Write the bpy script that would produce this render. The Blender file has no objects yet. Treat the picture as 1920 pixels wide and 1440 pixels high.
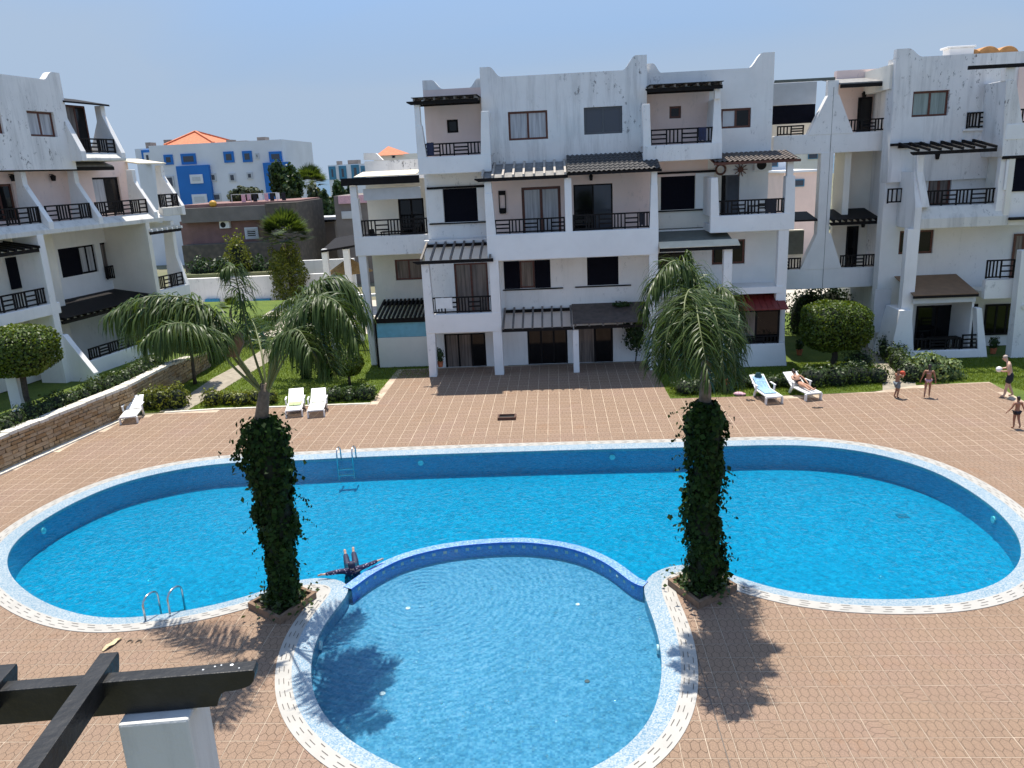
import bpy, bmesh, math, random
import numpy as np
from mathutils import Vector, Matrix, Quaternion
random.seed(7); RNG = np.random.default_rng(7)
R = math.radians
scene = bpy.context.scene
col = scene.collection

# ---------------------------------------------------------------- camera
F_PX, CAM_H = 1480.0, 9.5
_vy = np.array([75., -407., F_PX]); _vy /= np.linalg.norm(_vy)
_up = np.cross(_vy, np.array([1., -0.0475, 0.])); _up /= np.linalg.norm(_up)
if _up[1] > 0: _up = -_up
_vx = np.cross(_vy, _up); _vx /= np.linalg.norm(_vx)
if _vx[0] < 0: _vx = -_vx
W2C = np.stack([_vx, _vy, _up], 1)
cd = bpy.data.cameras.new('camera'); cam = bpy.data.objects.new('camera', cd); col.objects.link(cam)
cd.sensor_width = 36; cd.lens = F_PX / 1920 * 36; cd.clip_start = 0.1; cd.clip_end = 6000
_ax = W2C.T @ np.array([1., 0, 0]); _ay = W2C.T @ np.array([0, -1., 0]); _az = W2C.T @ np.array([0, 0, -1.])
cam.matrix_world = Matrix(((_ax[0], _ay[0], _az[0], 0), (_ax[1], _ay[1], _az[1], 0), (_ax[2], _ay[2], _az[2], CAM_H), (0, 0, 0, 1)))
scene.camera = cam

# ---------------------------------------------------------------- sky, sun, exposure
SUN_EL = R(73.5); SH = Vector((0.20, -1.0)).normalized()          # direction the shadows fall on the ground
wd = bpy.data.worlds.new('World'); scene.world = wd; wd.use_nodes = True
nt = wd.node_tree; nt.nodes.clear()
wo = nt.nodes.new('ShaderNodeOutputWorld'); bg = nt.nodes.new('ShaderNodeBackground')
sky = nt.nodes.new('ShaderNodeTexSky'); sky.sky_type = 'NISHITA'; sky.sun_disc = False
sky.sun_elevation = SUN_EL; sky.sun_rotation = math.atan2(-SH.x, -SH.y) % (2 * math.pi)
sky.altitude = 10; sky.air_density = 1.0; sky.dust_density = 0.4; sky.ozone_density = 2.2
bg.inputs[1].default_value = 0.15
# thin high cloud, a pale veil mixed over the sky by direction
tc = nt.nodes.new('ShaderNodeTexCoord'); mp = nt.nodes.new('ShaderNodeMapping')
mp.inputs['Scale'].default_value = (1.0, 1.0, 3.4); mp.inputs['Location'].default_value = (3.3, 8.2, 5.5)
nz = nt.nodes.new('ShaderNodeTexNoise'); nz.inputs['Scale'].default_value = 0.95; nz.inputs['Detail'].default_value = 5; nz.inputs['Roughness'].default_value = 0.42
nz.inputs['Distortion'].default_value = 0.5
rp = nt.nodes.new('ShaderNodeValToRGB'); rp.color_ramp.elements[0].position = 0.47; rp.color_ramp.elements[1].position = 0.58
rp.color_ramp.elements[1].color = (0.75, 0.75, 0.75, 1)
mx = nt.nodes.new('ShaderNodeMix'); mx.data_type = 'RGBA'; mx.inputs[7].default_value = (1.66, 2.08, 2.66, 1)
# sea haze denser towards the horizon, coloured dim while the bright zenith fills walls
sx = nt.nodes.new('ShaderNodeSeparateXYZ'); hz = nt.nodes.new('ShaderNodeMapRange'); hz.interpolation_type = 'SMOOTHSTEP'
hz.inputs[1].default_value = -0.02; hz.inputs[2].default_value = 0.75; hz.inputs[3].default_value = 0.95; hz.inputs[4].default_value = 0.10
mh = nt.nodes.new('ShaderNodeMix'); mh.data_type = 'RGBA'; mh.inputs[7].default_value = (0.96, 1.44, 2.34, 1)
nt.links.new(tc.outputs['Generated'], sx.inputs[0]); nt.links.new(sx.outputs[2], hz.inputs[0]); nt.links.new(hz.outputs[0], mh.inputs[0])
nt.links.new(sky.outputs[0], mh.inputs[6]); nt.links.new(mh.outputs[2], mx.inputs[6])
nt.links.new(tc.outputs['Generated'], mp.inputs['Vector']); nt.links.new(mp.outputs[0], nz.inputs['Vector'])
nt.links.new(nz.outputs[0], rp.inputs[0]); nt.links.new(rp.outputs[0], mx.inputs[0])
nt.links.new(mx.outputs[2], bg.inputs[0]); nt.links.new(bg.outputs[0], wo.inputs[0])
sd = bpy.data.lights.new('sun', 'SUN'); sd.energy = 3.9; sd.angle = R(0.55); sd.color = (1, 0.945, 0.85)
sun = bpy.data.objects.new('sun', sd); col.objects.link(sun)
_sdir = Vector((SH.x * math.cos(SUN_EL), SH.y * math.cos(SUN_EL), -math.sin(SUN_EL)))
sun.rotation_euler = _sdir.to_track_quat('-Z', 'Y').to_euler(); sun.location = (0, 30, 60)
scene.view_settings.view_transform = 'Standard'; scene.view_settings.look = 'None'
scene.view_settings.exposure = 0.80; scene.view_settings.gamma = 1; scene.view_settings.use_curve_mapping = False
scene.render.engine = 'CYCLES'
scene.cycles.max_bounces = 8; scene.cycles.transparent_max_bounces = 12

# ---------------------------------------------------------------- pixel -> place
def ray(x, y): return W2C.T @ np.array([x - 960., y - 720., F_PX])
def ground(x, y, z=0.0):
    d = ray(x, y); t = (z - CAM_H) / d[2]; return Vector((t * d[0], t * d[1], z))
def atY(x, y, Y):
    d = ray(x, y); t = Y / d[1]; return Vector((t * d[0], Y, CAM_H + t * d[2]))
class Frame:
    """A facade's own axes: u along it, v into the building."""
    def __init__(s, ox, oy, ang):
        s.o = np.array([ox, oy]); s.u = np.array([math.cos(ang), math.sin(ang)]); s.v = np.array([-math.sin(ang), math.cos(ang)])
    def w(s, u, v, z):
        p = s.o + s.u * u + s.v * v; return (float(p[0]), float(p[1]), float(z))
    def px(s, x, y, v):
        d = ray(x, y); t = (v + s.o @ s.v) / (d[:2] @ s.v)
        p = d[:2] * t - s.o; return float(p @ s.u), float(CAM_H + t * d[2])
    def rect(s, x0, y0, x1, y1, v):
        xm, ym = (x0 + x1) / 2, (y0 + y1) / 2
        return (s.px(x0, ym, v)[0], s.px(x1, ym, v)[0], s.px(xm, y1, v)[1], s.px(xm, y0, v)[1])
WF = Frame(0, 0, 0)

# ---------------------------------------------------------------- mesh helpers
class MB:
    def __init__(s, fr=WF): s.v = []; s.f = []; s.fr = fr; s.m = []; s.cm = 0
    def hexa(s, p):
        b = len(s.v); s.v += [tuple(q) for q in p]
        for q in ((0, 3, 2, 1), (4, 5, 6, 7), (0, 1, 5, 4), (1, 2, 6, 5), (2, 3, 7, 6), (3, 0, 4, 7)):
            s.f.append(tuple(b + i for i in q)); s.m.append(s.cm)
    def box(s, u0, u1, v0, v1, z0, z1):
        w = s.fr.w
        s.hexa([w(u0, v0, z0), w(u1, v0, z0), w(u1, v1, z0), w(u0, v1, z0), w(u0, v0, z1), w(u1, v0, z1), w(u1, v1, z1), w(u0, v1, z1)]); return s
    def taper(s, a, b, z0, z1):
        """a, b = (u0,u1,v0,v1) at the foot and at the head"""
        w = s.fr.w
        s.hexa([w(a[0], a[2], z0), w(a[1], a[2], z0), w(a[1], a[3], z0), w(a[0], a[3], z0), w(b[0], b[2], z1), w(b[1], b[2], z1), w(b[1], b[3], z1), w(b[0], b[3], z1)]); return s
    def poly(s, pts):
        b = len(s.v); s.v += [tuple(p) for p in pts]; s.f.append(tuple(range(b, b + len(pts)))); s.m.append(s.cm)
    def prism_uz(s, pts, v0, v1):
        """closed outline in (u,z) given thickness v0..v1"""
        w = s.fr.w; n = len(pts); b = len(s.v)
        s.v += [w(u, v0, z) for u, z in pts] + [w(u, v1, z) for u, z in pts]
        s.f.append(tuple(range(b, b + n))); s.m.append(s.cm)
        s.f.append(tuple(range(b + 2 * n - 1, b + n - 1, -1))); s.m.append(s.cm)
        for i in range(n):
            j = (i + 1) % n; s.f.append((b + j, b + i, b + n + i, b + n + j)); s.m.append(s.cm)
        return s
    def prism_vz(s, pts, u0, u1):
        w = s.fr.w; n = len(pts); b = len(s.v)
        s.v += [w(u0, v, z) for v, z in pts] + [w(u1, v, z) for v, z in pts]
        s.f.append(tuple(range(b, b + n))); s.m.append(s.cm)
        s.f.append(tuple(range(b + 2 * n - 1, b + n - 1, -1))); s.m.append(s.cm)
        for i in range(n):
            j = (i + 1) % n; s.f.append((b + j, b + i, b + n + i, b + n + j)); s.m.append(s.cm)
        return s
    def bar(s, p, q, wd, ht, up=(0, 0, 1)):
        p, q = Vector(p), Vector(q); d = (q - p).normalized(); sd_ = d.cross(Vector(up))
        if sd_.length < 1e-4: sd_ = Vector((1, 0, 0))
        sd_.normalize(); u_ = sd_.cross(d); a, c = sd_ * wd / 2, u_ * ht / 2
        s.hexa([p - a - c, p + a - c, q + a - c, q - a - c, p - a + c, p + a + c, q + a + c, q - a + c]); return s
    def tube(s, path, r, n=8, cap=True):
        path = [Vector(p) for p in path]; rs = r if isinstance(r, (list, tuple)) else [r] * len(path)
        b = len(s.v); nrm = None
        for i, p in enumerate(path):
            d = (path[min(i + 1, len(path) - 1)] - path[max(i - 1, 0)]).normalized()
            if nrm is None: nrm = d.orthogonal().normalized()
            else:
                nrm = (nrm - d * nrm.dot(d)); nrm = nrm.normalized() if nrm.length > 1e-6 else d.orthogonal().normalized()
            bn = d.cross(nrm)
            for k in range(n):
                a = 2 * math.pi * k / n; s.v.append(tuple(p + (nrm * math.cos(a) + bn * math.sin(a)) * rs[i]))
        for i in range(len(path) - 1):
            for k in range(n):
                k2 = (k + 1) % n; s.f.append((b + i * n + k, b + i * n + k2, b + (i + 1) * n + k2, b + (i + 1) * n + k)); s.m.append(s.cm)
        if cap:
            s.f.append(tuple(b + k for k in range(n - 1, -1, -1))); s.m.append(s.cm)
            e = b + (len(path) - 1) * n; s.f.append(tuple(e + k for k in range(n))); s.m.append(s.cm)
        return s
    def ball(s, c, rx, ry, rz, n=12, m=8):
        b = len(s.v)
        for i in range(m + 1):
            t = math.pi * i / m
            for k in range(n):
                a = 2 * math.pi * k / n; s.v.append((c[0] + rx * math.sin(t) * math.cos(a), c[1] + ry * math.sin(t) * math.sin(a), c[2] + rz * math.cos(t)))
        for i in range(m):
            for k in range(n):
                k2 = (k + 1) % n; s.f.append((b + i * n + k, b + (i + 1) * n + k, b + (i + 1) * n + k2, b + i * n + k2)); s.m.append(s.cm)
        return s
    def build(s, name, mat, parent=None, smooth=False, bevel=0):
        me = bpy.data.meshes.new(name); me.from_pydata(s.v, [], s.f)
        for mm in (mat if isinstance(mat, (list, tuple)) else [mat]): me.materials.append(mm)
        if max(s.m, default=0): me.polygons.foreach_set('material_index', s.m)
        bm = bmesh.new(); bm.from_mesh(me); bmesh.ops.remove_doubles(bm, verts=bm.verts, dist=1e-5) if smooth else None
        bmesh.ops.recalc_face_normals(bm, faces=bm.faces); bm.to_mesh(me); bm.free()
        if smooth: me.polygons.foreach_set('use_smooth', [True] * len(me.polygons))
        me.update()
        o = bpy.data.objects.new(name, me); col.objects.link(o)
        if bevel:
            md = o.modifiers.new('edge', 'BEVEL'); md.width = bevel; md.segments = 2; md.limit_method = 'ANGLE'
        if parent is not None: put(o, parent)
        return o
def put(o, parent):
    o.parent = parent; o.matrix_parent_inverse = base_inv(parent)
def base_inv(p):
    m = Matrix.Identity(4)
    while p is not None:
        m = p.matrix_basis.copy() @ m if p.parent is None else (p.matrix_parent_inverse @ p.matrix_basis) @ m
        p = p.parent
    return m.inverted()
def tag(o, label=None, cat=None, group=None, kind=None):
    if label: o['label'] = label
    if cat: o['category'] = cat
    if group: o['group'] = group
    if kind: o['kind'] = kind
    return o
def thing(name, label, cat, loc=(0, 0, 0), group=None):
    o = bpy.data.objects.new(name, None); o.empty_display_size = 0.2; col.objects.link(o); o.location = loc
    o.matrix_basis = Matrix.Translation(Vector(loc))
    return tag(o, label, cat, group)
def copy_thing(root, loc, rotz=0, label=None, scale=1):
    def rec(o, p):
        c = o.copy(); col.objects.link(c)
        if p is not None: c.parent = p
        for ch in list(o.children): rec(ch, c)
        return c
    r = rec(root, None); r.matrix_basis = Matrix.Translation(Vector(loc)) @ Matrix.Rotation(rotz, 4, 'Z') @ Matrix.Scale(scale, 4)
    if label: r['label'] = label
    return r
def raw_mesh(name, V, loops_per_face, mat, parent=None, faces=None):
    """numpy vertices, faces of a fixed size n (index array faces or consecutive)"""
    V = np.asarray(V, dtype=np.float32).reshape(-1, 3); n = loops_per_face
    idx = np.arange(len(V), dtype=np.int32) if faces is None else np.asarray(faces, dtype=np.int32).ravel()
    nf = len(idx) // n
    me = bpy.data.meshes.new(name); me.vertices.add(len(V)); me.vertices.foreach_set('co', V.ravel())
    me.loops.add(len(idx)); me.loops.foreach_set('vertex_index', idx)
    me.polygons.add(nf); me.polygons.foreach_set('loop_start', np.arange(0, nf * n, n, dtype=np.int32))
    try: me.polygons.foreach_set('loop_total', np.full(nf, n, dtype=np.int32))
    except Exception: pass
    me.update(calc_edges=True); me.materials.append(mat)
    o = bpy.data.objects.new(name, me); col.objects.link(o)
    if parent is not None: put(o, parent)
    return o

# ---------------------------------------------------------------- materials
def nodes_of(name):
    m = bpy.data.materials.new(name); m.use_nodes = True; t = m.node_tree; return m, t, t.nodes['Principled BSDF']
def N(t, kind, **kw):
    n = t.nodes.new('ShaderNode' + kind)
    for k, v in kw.items():
        if k in n.inputs: n.inputs[k].default_value = v
        else: setattr(n, k, v)
    return n
def ramp(t, src, stops):
    r = t.nodes.new('ShaderNodeValToRGB'); e = r.color_ramp.elements
    while len(e) < len(stops): e.new(0.5)
    for i, (p, c) in enumerate(stops): e[i].position = p; e[i].color = (c[0], c[1], c[2], 1) if not isinstance(c, (int, float)) else (c, c, c, 1)
    t.links.new(src, r.inputs[0]); return r.outputs[0]
def mixc(t, fac, a, b, mode='MIX'):
    m = t.nodes.new('ShaderNodeMix'); m.data_type = 'RGBA'; m.blend_type = mode
    for sock, val in ((m.inputs[0], fac), (m.inputs[6], a), (m.inputs[7], b)):
        if hasattr(val, 'is_linked') or hasattr(val, 'links'): t.links.new(val, sock)
        elif isinstance(val, (int, float)): sock.default_value = val
        else: sock.default_value = (val[0], val[1], val[2], 1)
    return m.outputs[2]
def pos(t): return t.nodes.new('ShaderNodeNewGeometry').outputs['Position']
def simple(name, c, rough=0.6, var=0.12, scale=6, bump=0.0, metal=0, spec=0.5, bscale=None):
    m, t, b = nodes_of(name); p = pos(t)
    n = N(t, 'TexNoise', Scale=scale, Detail=5.0); t.links.new(p, n.inputs['Vector'])
    lo = [x * (1 - var) for x in c]; hi = [min(1, x * (1 + var)) for x in c]
    t.links.new(ramp(t, n.outputs[0], [(0.3, lo), (0.7, hi)]), b.inputs['Base Color'])
    b.inputs['Roughness'].default_value = rough; b.inputs['Metallic'].default_value = metal
    b.inputs['Specular IOR Level'].default_value = spec
    if bump:
        n2 = N(t, 'TexNoise', Scale=bscale or scale * 8, Detail=4.0); t.links.new(p, n2.inputs['Vector'])
        bp = N(t, 'Bump', Strength=bump, Distance=0.02); t.links.new(n2.outputs[0], bp.inputs['Height']); t.links.new(bp.outputs[0], b.inputs['Normal'])
    return m
def stucco(name, c, stain=0.5, stain_c=(0.16, 0.15, 0.145), streak=True):
    """limewashed render: soft mottling, rain streaks and dark flaking patches"""
    m, t, b = nodes_of(name); p = pos(t)
    n1 = N(t, 'TexNoise', Scale=0.7, Detail=6.0, Roughness=0.6); t.links.new(p, n1.inputs['Vector'])
    base = ramp(t, n1.outputs[0], [(0.3, [x * 0.9 for x in c]), (0.65, c)])
    mpn = N(t, 'Mapping'); mpn.inputs['Scale'].default_value = (2.2, 2.2, 0.22); t.links.new(p, mpn.inputs['Vector'])
    n2 = N(t, 'TexNoise', Scale=1.0, Detail=8.0, Roughness=0.7); t.links.new(mpn.outputs[0], n2.inputs['Vector'])
    st = ramp(t, n2.outputs[0], [(0.56 - 0.06 * stain, 0.0), (0.80 - 0.08 * stain, 0.60 * stain)])
    mp3 = N(t, 'Mapping'); mp3.inputs['Scale'].default_value = (1.5, 1.5, 0.8); t.links.new(p, mp3.inputs['Vector']); n3 = N(t, 'TexNoise', Scale=2.6, Detail=9.0, Roughness=0.8); t.links.new(mp3.outputs[0], n3.inputs['Vector'])
    n4 = N(t, 'TexNoise', Scale=0.22, Detail=2.0); t.links.new(p, n4.inputs['Vector'])
    mask = ramp(t, n4.outputs[0], [(0.48, 0.0), (0.60, 1.0)])
    fl = ramp(t, n3.outputs[0], [(0.575, 0.0), (0.615, 0.9 * stain)])
    mul = t.nodes.new('ShaderNodeMath'); mul.operation = 'MULTIPLY'; t.links.new(mask, mul.inputs[0]); t.links.new(fl, mul.inputs[1])
    c1 = mixc(t, st, base, [x * 0.55 for x in c]) if streak else base
    t.links.new(mixc(t, mul.outputs[0], c1, stain_c), b.inputs['Base Color'])
    b.inputs['Roughness'].default_value = 0.85; b.inputs['Specular IOR Level'].default_value = 0.25
    n5 = N(t, 'TexNoise', Scale=38, Detail=4.0); t.links.new(p, n5.inputs['Vector'])
    bp = N(t, 'Bump', Strength=0.25, Distance=0.015); t.links.new(n5.outputs[0], bp.inputs['Height']); t.links.new(bp.outputs[0], b.inputs['Normal'])
    return m
def leafmat(name, dark, light, trans=0.3, tc_=None, rough=0.45, spec=.35):
    m, t, b = nodes_of(name)
    g = t.nodes.new('ShaderNodeNewGeometry'); rnd = g.outputs['Random Per Island']
    n = N(t, 'TexNoise', Scale=1.3, Detail=2.0); t.links.new(g.outputs['Position'], n.inputs['Vector'])
    ad = t.nodes.new('ShaderNodeMath'); ad.operation = 'MULTIPLY_ADD'; t.links.new(rnd, ad.inputs[0]); ad.inputs[1].default_value = 0.6
    sb = t.nodes.new('ShaderNodeMath'); sb.operation = 'MULTIPLY'; t.links.new(n.outputs[0], sb.inputs[0]); sb.inputs[1].default_value = 0.4
    t.links.new(sb.outputs[0], ad.inputs[2])
    cl = ramp(t, ad.outputs[0], [(0.1, dark), (0.9, light)])
    t.links.new(cl, b.inputs['Base Color']); b.inputs['Roughness'].default_value = rough; b.inputs['Specular IOR Level'].default_value = spec
    tr = t.nodes.new('ShaderNodeBsdfTranslucent'); t.links.new(mixc(t, 1.0, cl, tc_ or (1.6, 1.5, 0.5), 'MULTIPLY'), tr.inputs[0])
    ms = t.nodes.new('ShaderNodeMixShader'); ms.inputs[0].default_value = trans
    t.links.new(b.outputs[0], ms.inputs[1]); t.links.new(tr.outputs[0], ms.inputs[2])
    t.links.new(ms.outputs[0], t.nodes['Material Output'].inputs[0]); return m
M = {}
M['white'] = stucco('white_stucco', (0.86, 0.835, 0.80), 0.45)
M['white_old'] = stucco('weathered_stucco', (0.83, 0.805, 0.775), 1.1)
M['clean'] = stucco('clean_stucco', (0.86, 0.845, 0.82), 0.12)
M['ledge'] = stucco('grimy_ledge', (0.72, 0.69, 0.63), 1.2)
M['cream'] = stucco('cream_plaster', (0.82, 0.77, 0.67), 0.2)
M['pinkp'] = stucco('pinkish_plaster', (0.88, 0.68, 0.60), 0.25)
M['wood'] = simple('black_stained_wood', (0.012, 0.010, 0.010), 0.65, 0.35, 9, 0.15, spec=.15)
M['rafter'] = simple('weathered_rafter', (0.16, 0.14, 0.125), 0.7, 0.3, 9, 0.2)
M['brown'] = simple('brown_wood', (0.105, 0.030, 0.016), 0.5, 0.3, 12)
M['navy'] = simple('dark_louvre', (0.005, 0.005, 0.010), 0.7, 0.2, 10, spec=.1)
M['grey_alu'] = simple('grey_aluminium', (0.07, 0.075, 0.085), 0.4, 0.1, 5)
M['roller'] = simple('roller_blind', (0.55, 0.56, 0.57), 0.6, 0.05, 3)
M['roofsheet'] = simple('grey_roof_sheet', (0.22, 0.21, 0.20), 0.75, 0.25, 5)
M['brownsheet'] = simple('brown_roof_sheet', (0.085, 0.065, 0.055), 0.7, 0.3, 4)
M['oliveawn'] = simple('olive_awning', (0.13, 0.14, 0.12), 0.8, 0.12, 4)
M['creamawn'] = simple('cream_awning', (0.72, 0.63, 0.47), 0.8, 0.08, 3)
M['tanawn'] = simple('tan_awning', (0.23, 0.135, 0.075), 0.85, 0.12, 3)
M['darktile'] = simple('dark_roof_tile', (0.055, 0.052, 0.052), 0.7, 0.35, 14, 0.2)
M['browntile'] = simple('brown_roof_tile', (0.13, 0.105, 0.09), 0.75, 0.3, 14, 0.2)
M['redroof'] = simple('red_sheet_roof', (0.16, 0.012, 0.010), 0.5, 0.15, 5)
M['terracotta'] = simple('terracotta_tile', (0.52, 0.16, 0.07), 0.8, 0.25, 4)
M['dark'] = simple('dark_interior', (0.015, 0.013, 0.012), 0.9, 0.3, 3)
def curtain_glass(name, c, dark=0.55):
    m, t, b = nodes_of(name); p = pos(t)
    mpc = N(t, 'Mapping'); mpc.inputs['Scale'].default_value = (9.0, 9.0, 0.5); t.links.new(p, mpc.inputs['Vector']); w = N(t, 'TexNoise', Scale=1.0, Detail=3.0, Roughness=.6); t.links.new(mpc.outputs[0], w.inputs['Vector'])
    t.links.new(ramp(t, w.outputs[0], [(0.32, [x * dark for x in c]), (0.62, c)]), b.inputs['Base Color'])  # shade of the curtain folds painted as darker upright bands
    b.inputs['Roughness'].default_value = 0.6; b.inputs['Coat Weight'].default_value = 0.35; b.inputs['Coat Roughness'].default_value = 0.03; return m
M['curtain'] = curtain_glass('curtained_glass', (0.50, 0.49, 0.50))
M['curtain2'] = curtain_glass('drawn_brown_curtain', (0.20, 0.155, 0.13), 0.25)
M['curtgreen'] = curtain_glass('greenish_curtain', (0.28, 0.34, 0.31), 0.6)
m, t, b = nodes_of('dark_glass'); b.inputs['Base Color'].default_value = (0.006, 0.006, 0.007, 1); b.inputs['Roughness'].default_value = 0.06; b.inputs['Specular IOR Level'].default_value = 0.3; M['glass'] = m
m, t, b = nodes_of('tinted_glass'); b.inputs['Base Color'].default_value = (0.055, 0.06, 0.075, 1); b.inputs['Roughness'].default_value = 0.08; M['tint'] = m
# ================================================================ ground, deck, pool
U_PX = [(660,1092),(620,1080),(560,1083),(480,1110),(400,1132),(300,1150),(200,1157),(120,1142),(60,1115),(20,1080),(10,1045),(25,1015),(60,985),(130,943),(220,905),(320,880),(420,866),(560,860),(700,853),(900,846),(1100,840),(1270,836),(1420,832),(1500,832),(1580,838),(1660,852),(1740,876),(1800,905),(1860,945),(1900,985),(1917,1020),(1915,1050),(1890,1080),(1850,1100),(1780,1116),(1700,1121),(1600,1120),(1500,1110),(1420,1092),(1360,1070),(1290,1053),(1240,1062),(1212,1080)]
K_W = [(1.80,16.57),(1.90,15.43),(1.93,14.61),(1.91,13.95),(1.80,13.15),(1.56,12.26),(1.21,11.64),(0.71,11.10),(0.1,10.70),(-0.6,10.42),(-1.4,10.36),(-2.1,10.50),(-2.75,10.83),(-3.35,11.17),(-3.91,11.56),(-4.45,12.11),(-4.82,12.64),(-5.10,13.29),(-5.30,14.0),(-5.40,14.87),(-5.32,15.72),(-5.14,16.60)]
A_W = [(1.80,16.6),(1.65,16.95),(1.09,17.89),(0.31,18.64),(-0.75,19.06),(-1.8,19.12),(-3.06,18.90),(-4.11,18.38),(-4.79,17.62),(-5.18,16.79)]
def catmull(pts, n, closed=True):
    P = np.array(pts, float); m = len(P); out = []
    segs = m if closed else m - 1
    for i in range(segs):
        if closed: p0, p1, p2, p3 = P[(i - 1) % m], P[i], P[(i + 1) % m], P[(i + 2) % m]
        else: p0, p1, p2, p3 = P[max(i - 1, 0)], P[i], P[i + 1], P[min(i + 2, m - 1)]
        for k in range(12):
            s = k / 12; out.append(0.5 * ((2 * p1) + (-p0 + p2) * s + (2 * p0 - 5 * p1 + 4 * p2 - p3) * s * s + (-p0 + 3 * p1 - 3 * p2 + p3) * s ** 3))
    if not closed: out.append(P[-1])
    out = np.array(out); q = np.vstack([out, out[:1]]) if closed else out
    L = np.r_[0, np.cumsum(np.linalg.norm(np.diff(q, axis=0), axis=1))]
    t = np.linspace(0, L[-1], n, endpoint=not closed)
    return np.stack([np.interp(t, L, q[:, 0]), np.interp(t, L, q[:, 1])], 1)
def smooth(P, it):
    for _ in range(it): P = 0.5 * P + 0.25 * (np.roll(P, 1, 0) + np.roll(P, -1, 0))
    return P
POOL = smooth(catmull([tuple(ground(*p)[:2]) for p in U_PX] + K_W, 420), 10)
_e = np.roll(POOL, -1, 0) - np.roll(POOL, 1, 0)
NRM = np.stack([_e[:, 1], -_e[:, 0]], 1); NRM /= np.linalg.norm(NRM, axis=1)[:, None]
_area = 0.5 * np.sum(POOL[:, 0] * np.roll(POOL[:, 1], -1) - np.roll(POOL[:, 0], -1) * POOL[:, 1])
if _area < 0: NRM = -NRM
def off(d): return smooth(POOL + NRM * d, 4) if d > 0.3 else POOL + NRM * d
iL = int(np.argmin(np.linalg.norm(POOL - np.array([-5.2, 16.85]), axis=1))); iR = int(np.argmin(np.linalg.norm(POOL - np.array([1.85, 16.8]), axis=1)))
def arcidx(a, b):
    n = len(POOL); return [(a + k) % n for k in range((b - a) % n + 1)]
side1 = arcidx(iL, iR); side2 = arcidx(iR, iL)
ARC = catmull([tuple(POOL[iR])] + A_W[1:-1] + [tuple(POOL[iL])], 90, closed=False)
MAINP = np.vstack([POOL[side1], ARC[1:-1]]); KIDP = np.vstack([POOL[side2], ARC[::-1][1:-1]])
def inside(poly, pts):
    x, y = pts[:, 0], pts[:, 1]; r = np.zeros(len(pts), bool); n = len(poly)
    for i in range(n):
        x0, y0 = poly[i]; x1, y1 = poly[(i + 1) % n]
        if y0 == y1: continue
        c = ((y0 > y) != (y1 > y)) & (x < (x1 - x0) * (y - y0) / (y1 - y0) + x0); r ^= c
    return r
def sheet(name, outer, holes, z, mat):
    bm = bmesh.new(); es = []
    for lp in [outer] + holes:
        vs = [bm.verts.new((float(p[0]), float(p[1]), z)) for p in lp]
        es += [bm.edges.new((vs[i], vs[(i + 1) % len(vs)])) for i in range(len(vs))]
    bmesh.ops.triangle_fill(bm, use_beauty=True, use_dissolve=False, edges=es)
    for f in bm.faces:
        if f.normal.z < 0: f.normal_flip()
    me = bpy.data.meshes.new(name); bm.to_mesh(me); bm.free(); me.materials.append(mat)
    o = bpy.data.objects.new(name, me); col.objects.link(o); return o

# --- materials of the setting
m, t, b = nodes_of('earth'); p = pos(t)
n = N(t, 'TexNoise', Scale=0.05, Detail=8.0); t.links.new(p, n.inputs['Vector'])
t.links.new(ramp(t, n.outputs[0], [(0.3, (0.20, 0.17, 0.12)), (0.6, (0.12, 0.13, 0.06))]), b.inputs['Base Color']); b.inputs['Roughness'].default_value = 0.95; M['earth'] = m
m, t, b = nodes_of('grout'); p = pos(t)
n = N(t, 'TexNoise', Scale=1.5, Detail=5.0); t.links.new(p, n.inputs['Vector'])
t.links.new(ramp(t, n.outputs[0], [(0.35, (0.36, 0.275, 0.20)), (0.65, (0.55, 0.44, 0.33))]), b.inputs['Base Color']); b.inputs['Roughness'].default_value = 0.9; M['grout'] = m
TILE = 0.46
def tile_mat(name, groove):
    m, t, b = nodes_of(name); p = pos(t)
    dv = t.nodes.new('ShaderNodeVectorMath'); dv.operation = 'SCALE'; dv.inputs['Scale'].default_value = 1 / TILE; t.links.new(p, dv.inputs[0])
    fl = t.nodes.new('ShaderNodeVectorMath'); fl.operation = 'FLOOR'; t.links.new(dv.outputs[0], fl.inputs[0])
    wn = t.nodes.new('ShaderNodeTexWhiteNoise'); wn.noise_dimensions = '2D'; t.links.new(fl.outputs[0], wn.inputs['Vector'])
    n1 = N(t, 'TexNoise', Scale=0.35, Detail=5.0, Roughness=0.6); t.links.new(p, n1.inputs['Vector'])
    n2 = N(t, 'TexNoise', Scale=38.0, Detail=6.0, Roughness=.7); t.links.new(p, n2.inputs['Vector'])
    k = 0.40 if groove else 1.02
    c = ramp(t, n1.outputs[0], [(0.32, [k * x for x in (0.286, 0.188, 0.121)]), (0.5, [k * x for x in (0.311, 0.209, 0.139)]), (0.68, [k * x for x in (0.308, 0.202, 0.148)])])
    c = mixc(t, ramp(t, wn.outputs[0], [(0, 0.0), (1, 0.30)]), c, [k * x for x in (0.241, 0.161, 0.114)])
    c = mixc(t, ramp(t, n2.outputs[0], [(0.36, 0.75), (0.60, 0.0)]), c, [k * x for x in (0.15, 0.105, 0.08)])
    n3 = N(t, 'TexNoise', Scale=0.55, Detail=7.0, Roughness=0.7); t.links.new(p, n3.inputs['Vector'])
    c = mixc(t, ramp(t, n3.outputs[0], [(0.57, 0.0), (0.72, 0.5)]), c, [k * x for x in (0.257, 0.139, 0.075)])
    t.links.new(c, b.inputs['Base Color']); b.inputs['Roughness'].default_value = 0.82; b.inputs['Specular IOR Level'].default_value = 0.3
    bp = N(t, 'Bump', Strength=0.3, Distance=0.004); t.links.new(n2.outputs[0], bp.inputs['Height']); t.links.new(bp.outputs[0], b.inputs['Normal'])
    return m
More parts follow.
